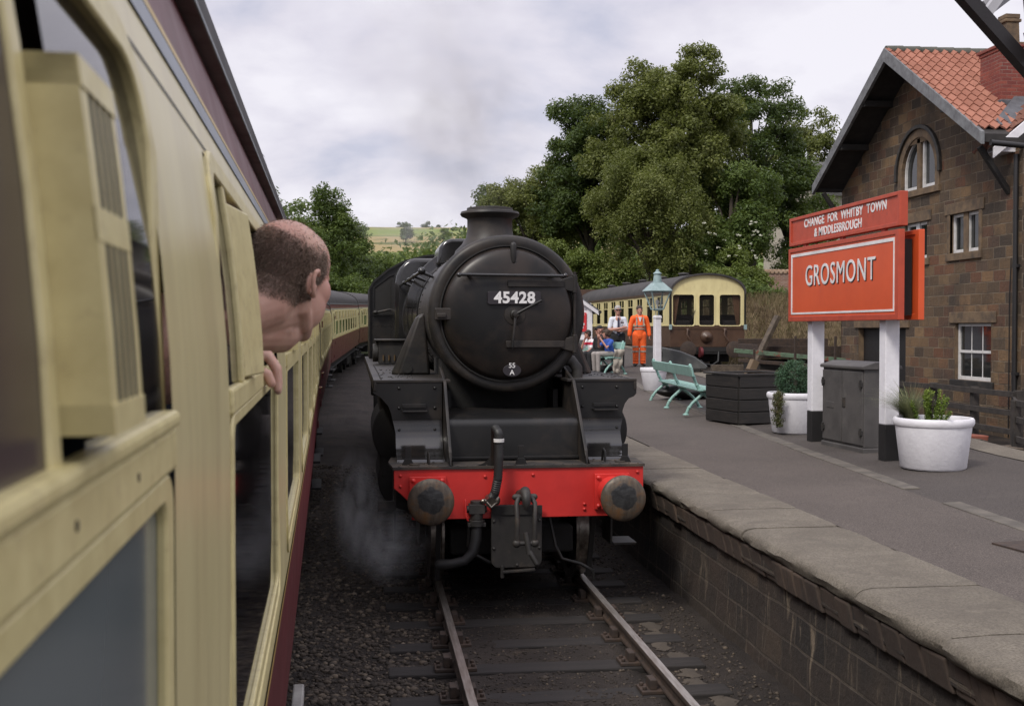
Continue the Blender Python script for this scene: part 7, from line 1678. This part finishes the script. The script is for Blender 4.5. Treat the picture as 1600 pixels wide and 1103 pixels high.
# wooded valley beyond: one canopy nobody could count
g = np.random.default_rng(33); C = []; T = []; 
for i in range(620):
    x = g.uniform(-45, 60); y = g.uniform(135, 300); z = gz(x, y) + g.uniform(3, 9.5)*(1-.35*ss((x-6)/20)*ss((y-150)/60)) ; C.append((x, y, z)); T.append(g.random())
o = leafcloud('woodland', C, 3.2, 90, .42, LEAF['mid_leaf'], None, 34, ani=(1, 1, .8), tintc=T); tag(o, 'tree canopy filling the valley behind the locomotive cab', 'woodland', kind='stuff')
# dry grass on the bank
g = np.random.default_rng(12); V = []; F = []; T = []
for i in range(16000):
    x = g.uniform(13.9, 27); y = g.uniform(44.5, 58); z = gz(x, y)
    a = g.uniform(0, 6.283); l = g.uniform(.15, .5); ln = g.normal(0, .18, 2); wv = .018
    b_ = len(V); V += [(x-wv*math.cos(a), y-wv*math.sin(a), z-.05), (x+wv*math.cos(a), y+wv*math.sin(a), z-.05), (x+ln[0]+.004, y+ln[1], z+l), (x+ln[0]-.004, y+ln[1], z+l)]; F.append((b_, b_+1, b_+2, b_+3)); T.append(np.clip(.5+.5*mnoise.noise((x*.7, y*.7, 2))+g.normal(0, .2), 0, 1))
leafmat('dry_grass', [(.05, .03, .02), (.11, .075, .042), (.21, .16, .09), (.10, .11, .04)], .8, .2)
tag(facemesh('dry_grass', V, F, LEAF['dry_grass'], T), 'dry brown grass and bracken covering the bank right of the saloon carriage', 'grass', kind='stuff')
# ------------------------------------------------------------------ the moor edge with its fields
def hill_mat():
    m, t, b = new_mat('moor_fields'); v = coords(t); s = t.nodes.new('ShaderNodeSeparateXYZ'); t.links.new(v, s.inputs[0])
    wob = math_n(t, 'MULTIPLY_ADD', noise_n(t, v, .006, 4), 160, math_n(t, 'MULTIPLY_ADD', s.outputs[0], .22, s.outputs[1]))
    r = t.nodes.new('ShaderNodeValToRGB'); r.color_ramp.interpolation = 'CONSTANT'; e = r.color_ramp.elements
    mp = t.nodes.new('ShaderNodeMapRange'); mp.inputs[1].default_value = 600; mp.inputs[2].default_value = 1520; t.links.new(wob, mp.inputs[0])
    G, Tn, D = (.11, .16, .045), (.28, .22, .115), (.05, .08, .025)
    cols = [(0, G), (.16, D), (.19, G), (.30, Tn), (.38, D), (.40, Tn), (.52, G), (.56, D), (.58, (.16, .20, .06)), (.80, Tn), (.86, (.14, .15, .06)), (.95, (.10, .09, .06))]
    e[0].position = 0; e[0].color = (*G, 1); e[1].position = .95; e[1].color = (*cols[-1][1], 1)
    for p_, c_ in cols[1:-1]: x = e.new(p_); x.color = (*c_, 1)
    t.links.new(mp.outputs[0], r.inputs[0])
    vo = t.nodes.new('ShaderNodeTexVoronoi'); vo.inputs['Scale'].default_value = .007; t.links.new(v, vo.inputs['Vector'])
    sc_ = t.nodes.new('ShaderNodeSeparateColor'); t.links.new(vo.outputs['Color'], sc_.inputs[0])
    col = mix_n(t, math_n(t, 'MULTIPLY', sc_.outputs[0], .45), r.outputs[0], (.24, .20, .10))
    col = mix_n(t, ramp_n(t, noise_n(t, v, .05, 6), .58, .7), col, D)
    t.links.new(col, b.inputs['Base Color']); b.inputs['Roughness'].default_value = .95; b.inputs['Specular IOR Level'].default_value = .1; return m
def hz_(x, y):
    z = lerp_tab([(560, 12), (700, 44), (1000, 82), (1300, 116), (1500, 121), (1900, 60)], y)
    return z + 5*mnoise.noise((x*.003, y*.003, 0)) + .004*x - 14*ss((-x-120)/300)
grid('hill', axis_pts((-900, 1500, 30)), axis_pts((560, 1900, 30)), hz_, hill_mat(), kind='structure')
far = None; g = np.random.default_rng(77)
for i, (x, y) in enumerate(((40, 1380), (72, 1390), (85, 1395), (100, 900), (112, 905), (60, 880), (135, 1180), (150, 1190), (165, 1185), (125, 880), (30, 890), (80, 870))):
    if far is None: far = tree('far_tree', (x, y, hz_(x, y)), 11, (5, 5, 5), 'far field tree on the moor edge', 'dark_leaf', 90, 8, 8, .4, 40, 2.2, .6, group='far trees on the moor edge'); o = far
    else: o = copy_tree(far); o.location = (x, y, hz_(x, y)); o.scale = (g.uniform(.7, 1.3),)*3; o.rotation_euler = (0, 0, g.uniform(0, 6))
# ------------------------------------------------------------------ smoke and steam
def vapour(name, c, r, col, dens, scale, lo, hi, label, rot=None):
    mb = MB().ell((0, 0, 0), (1, 1, 1), None, 20, 12); m = bpy.data.materials.new(name); m.use_nodes = True; t = m.node_tree; t.nodes.clear()
    o_ = t.nodes.new('ShaderNodeOutputMaterial'); pv = t.nodes.new('ShaderNodeVolumePrincipled'); t.links.new(pv.outputs[0], o_.inputs['Volume'])
    pv.inputs['Color'].default_value = (*col, 1); v = coords(t)
    ln = t.nodes.new('ShaderNodeVectorMath'); ln.operation = 'LENGTH'; t.links.new(v, ln.inputs[0])
    fall = ramp_n(t, ln.outputs['Value'], .15, .98, (1, 1, 1, 1), (0, 0, 0, 1))
    f = ramp_n(t, noise_n(t, v, scale, 4, .6, .6), lo, hi)
    t.links.new(math_n(t, 'MULTIPLY', math_n(t, 'MULTIPLY', fall, f), dens), pv.inputs['Density'])
    o = mb.build(name, m, None, 0); o.location = c; o.scale = r
    if rot: o.rotation_euler = rot
    return tag(o, label, name, kind='stuff')
vapour('smoke', (1.12, 13.4, 4.95), (1.0, .9, 1.2), (.38, .34, .32), .95, 1.6, .40, .70, 'thin brown-grey smoke drifting up from the chimney', (0, -.25, 0))
vapour('smoke', (.75, 14.0, 6.0), (1.4, 1.0, 1.4), (.44, .40, .39), .5, 1.4, .42, .75, 'faint haze of smoke higher up and left of the chimney', (0, -.3, 0))
vapour('steam', (-.10, 13.2, .55), (.34, 1.6, .75), (.9, .9, .92), 1.3, 1.8, .42, .7, 'wisps of steam low between the carriages and the cylinders')
vapour('steam', (.22, 11.1, .55), (.40, .55, .45), (.92, .92, .94), 2.2, 1.7, .40, .68, 'puff of white steam beside the left hanging step')
vapour('steam', (1.6, 40, 6.2), (2.2, 3, 1.0), (.9, .9, .9), .22, 1.5, .4, .7, 'faint steam drifting in front of the far fields')
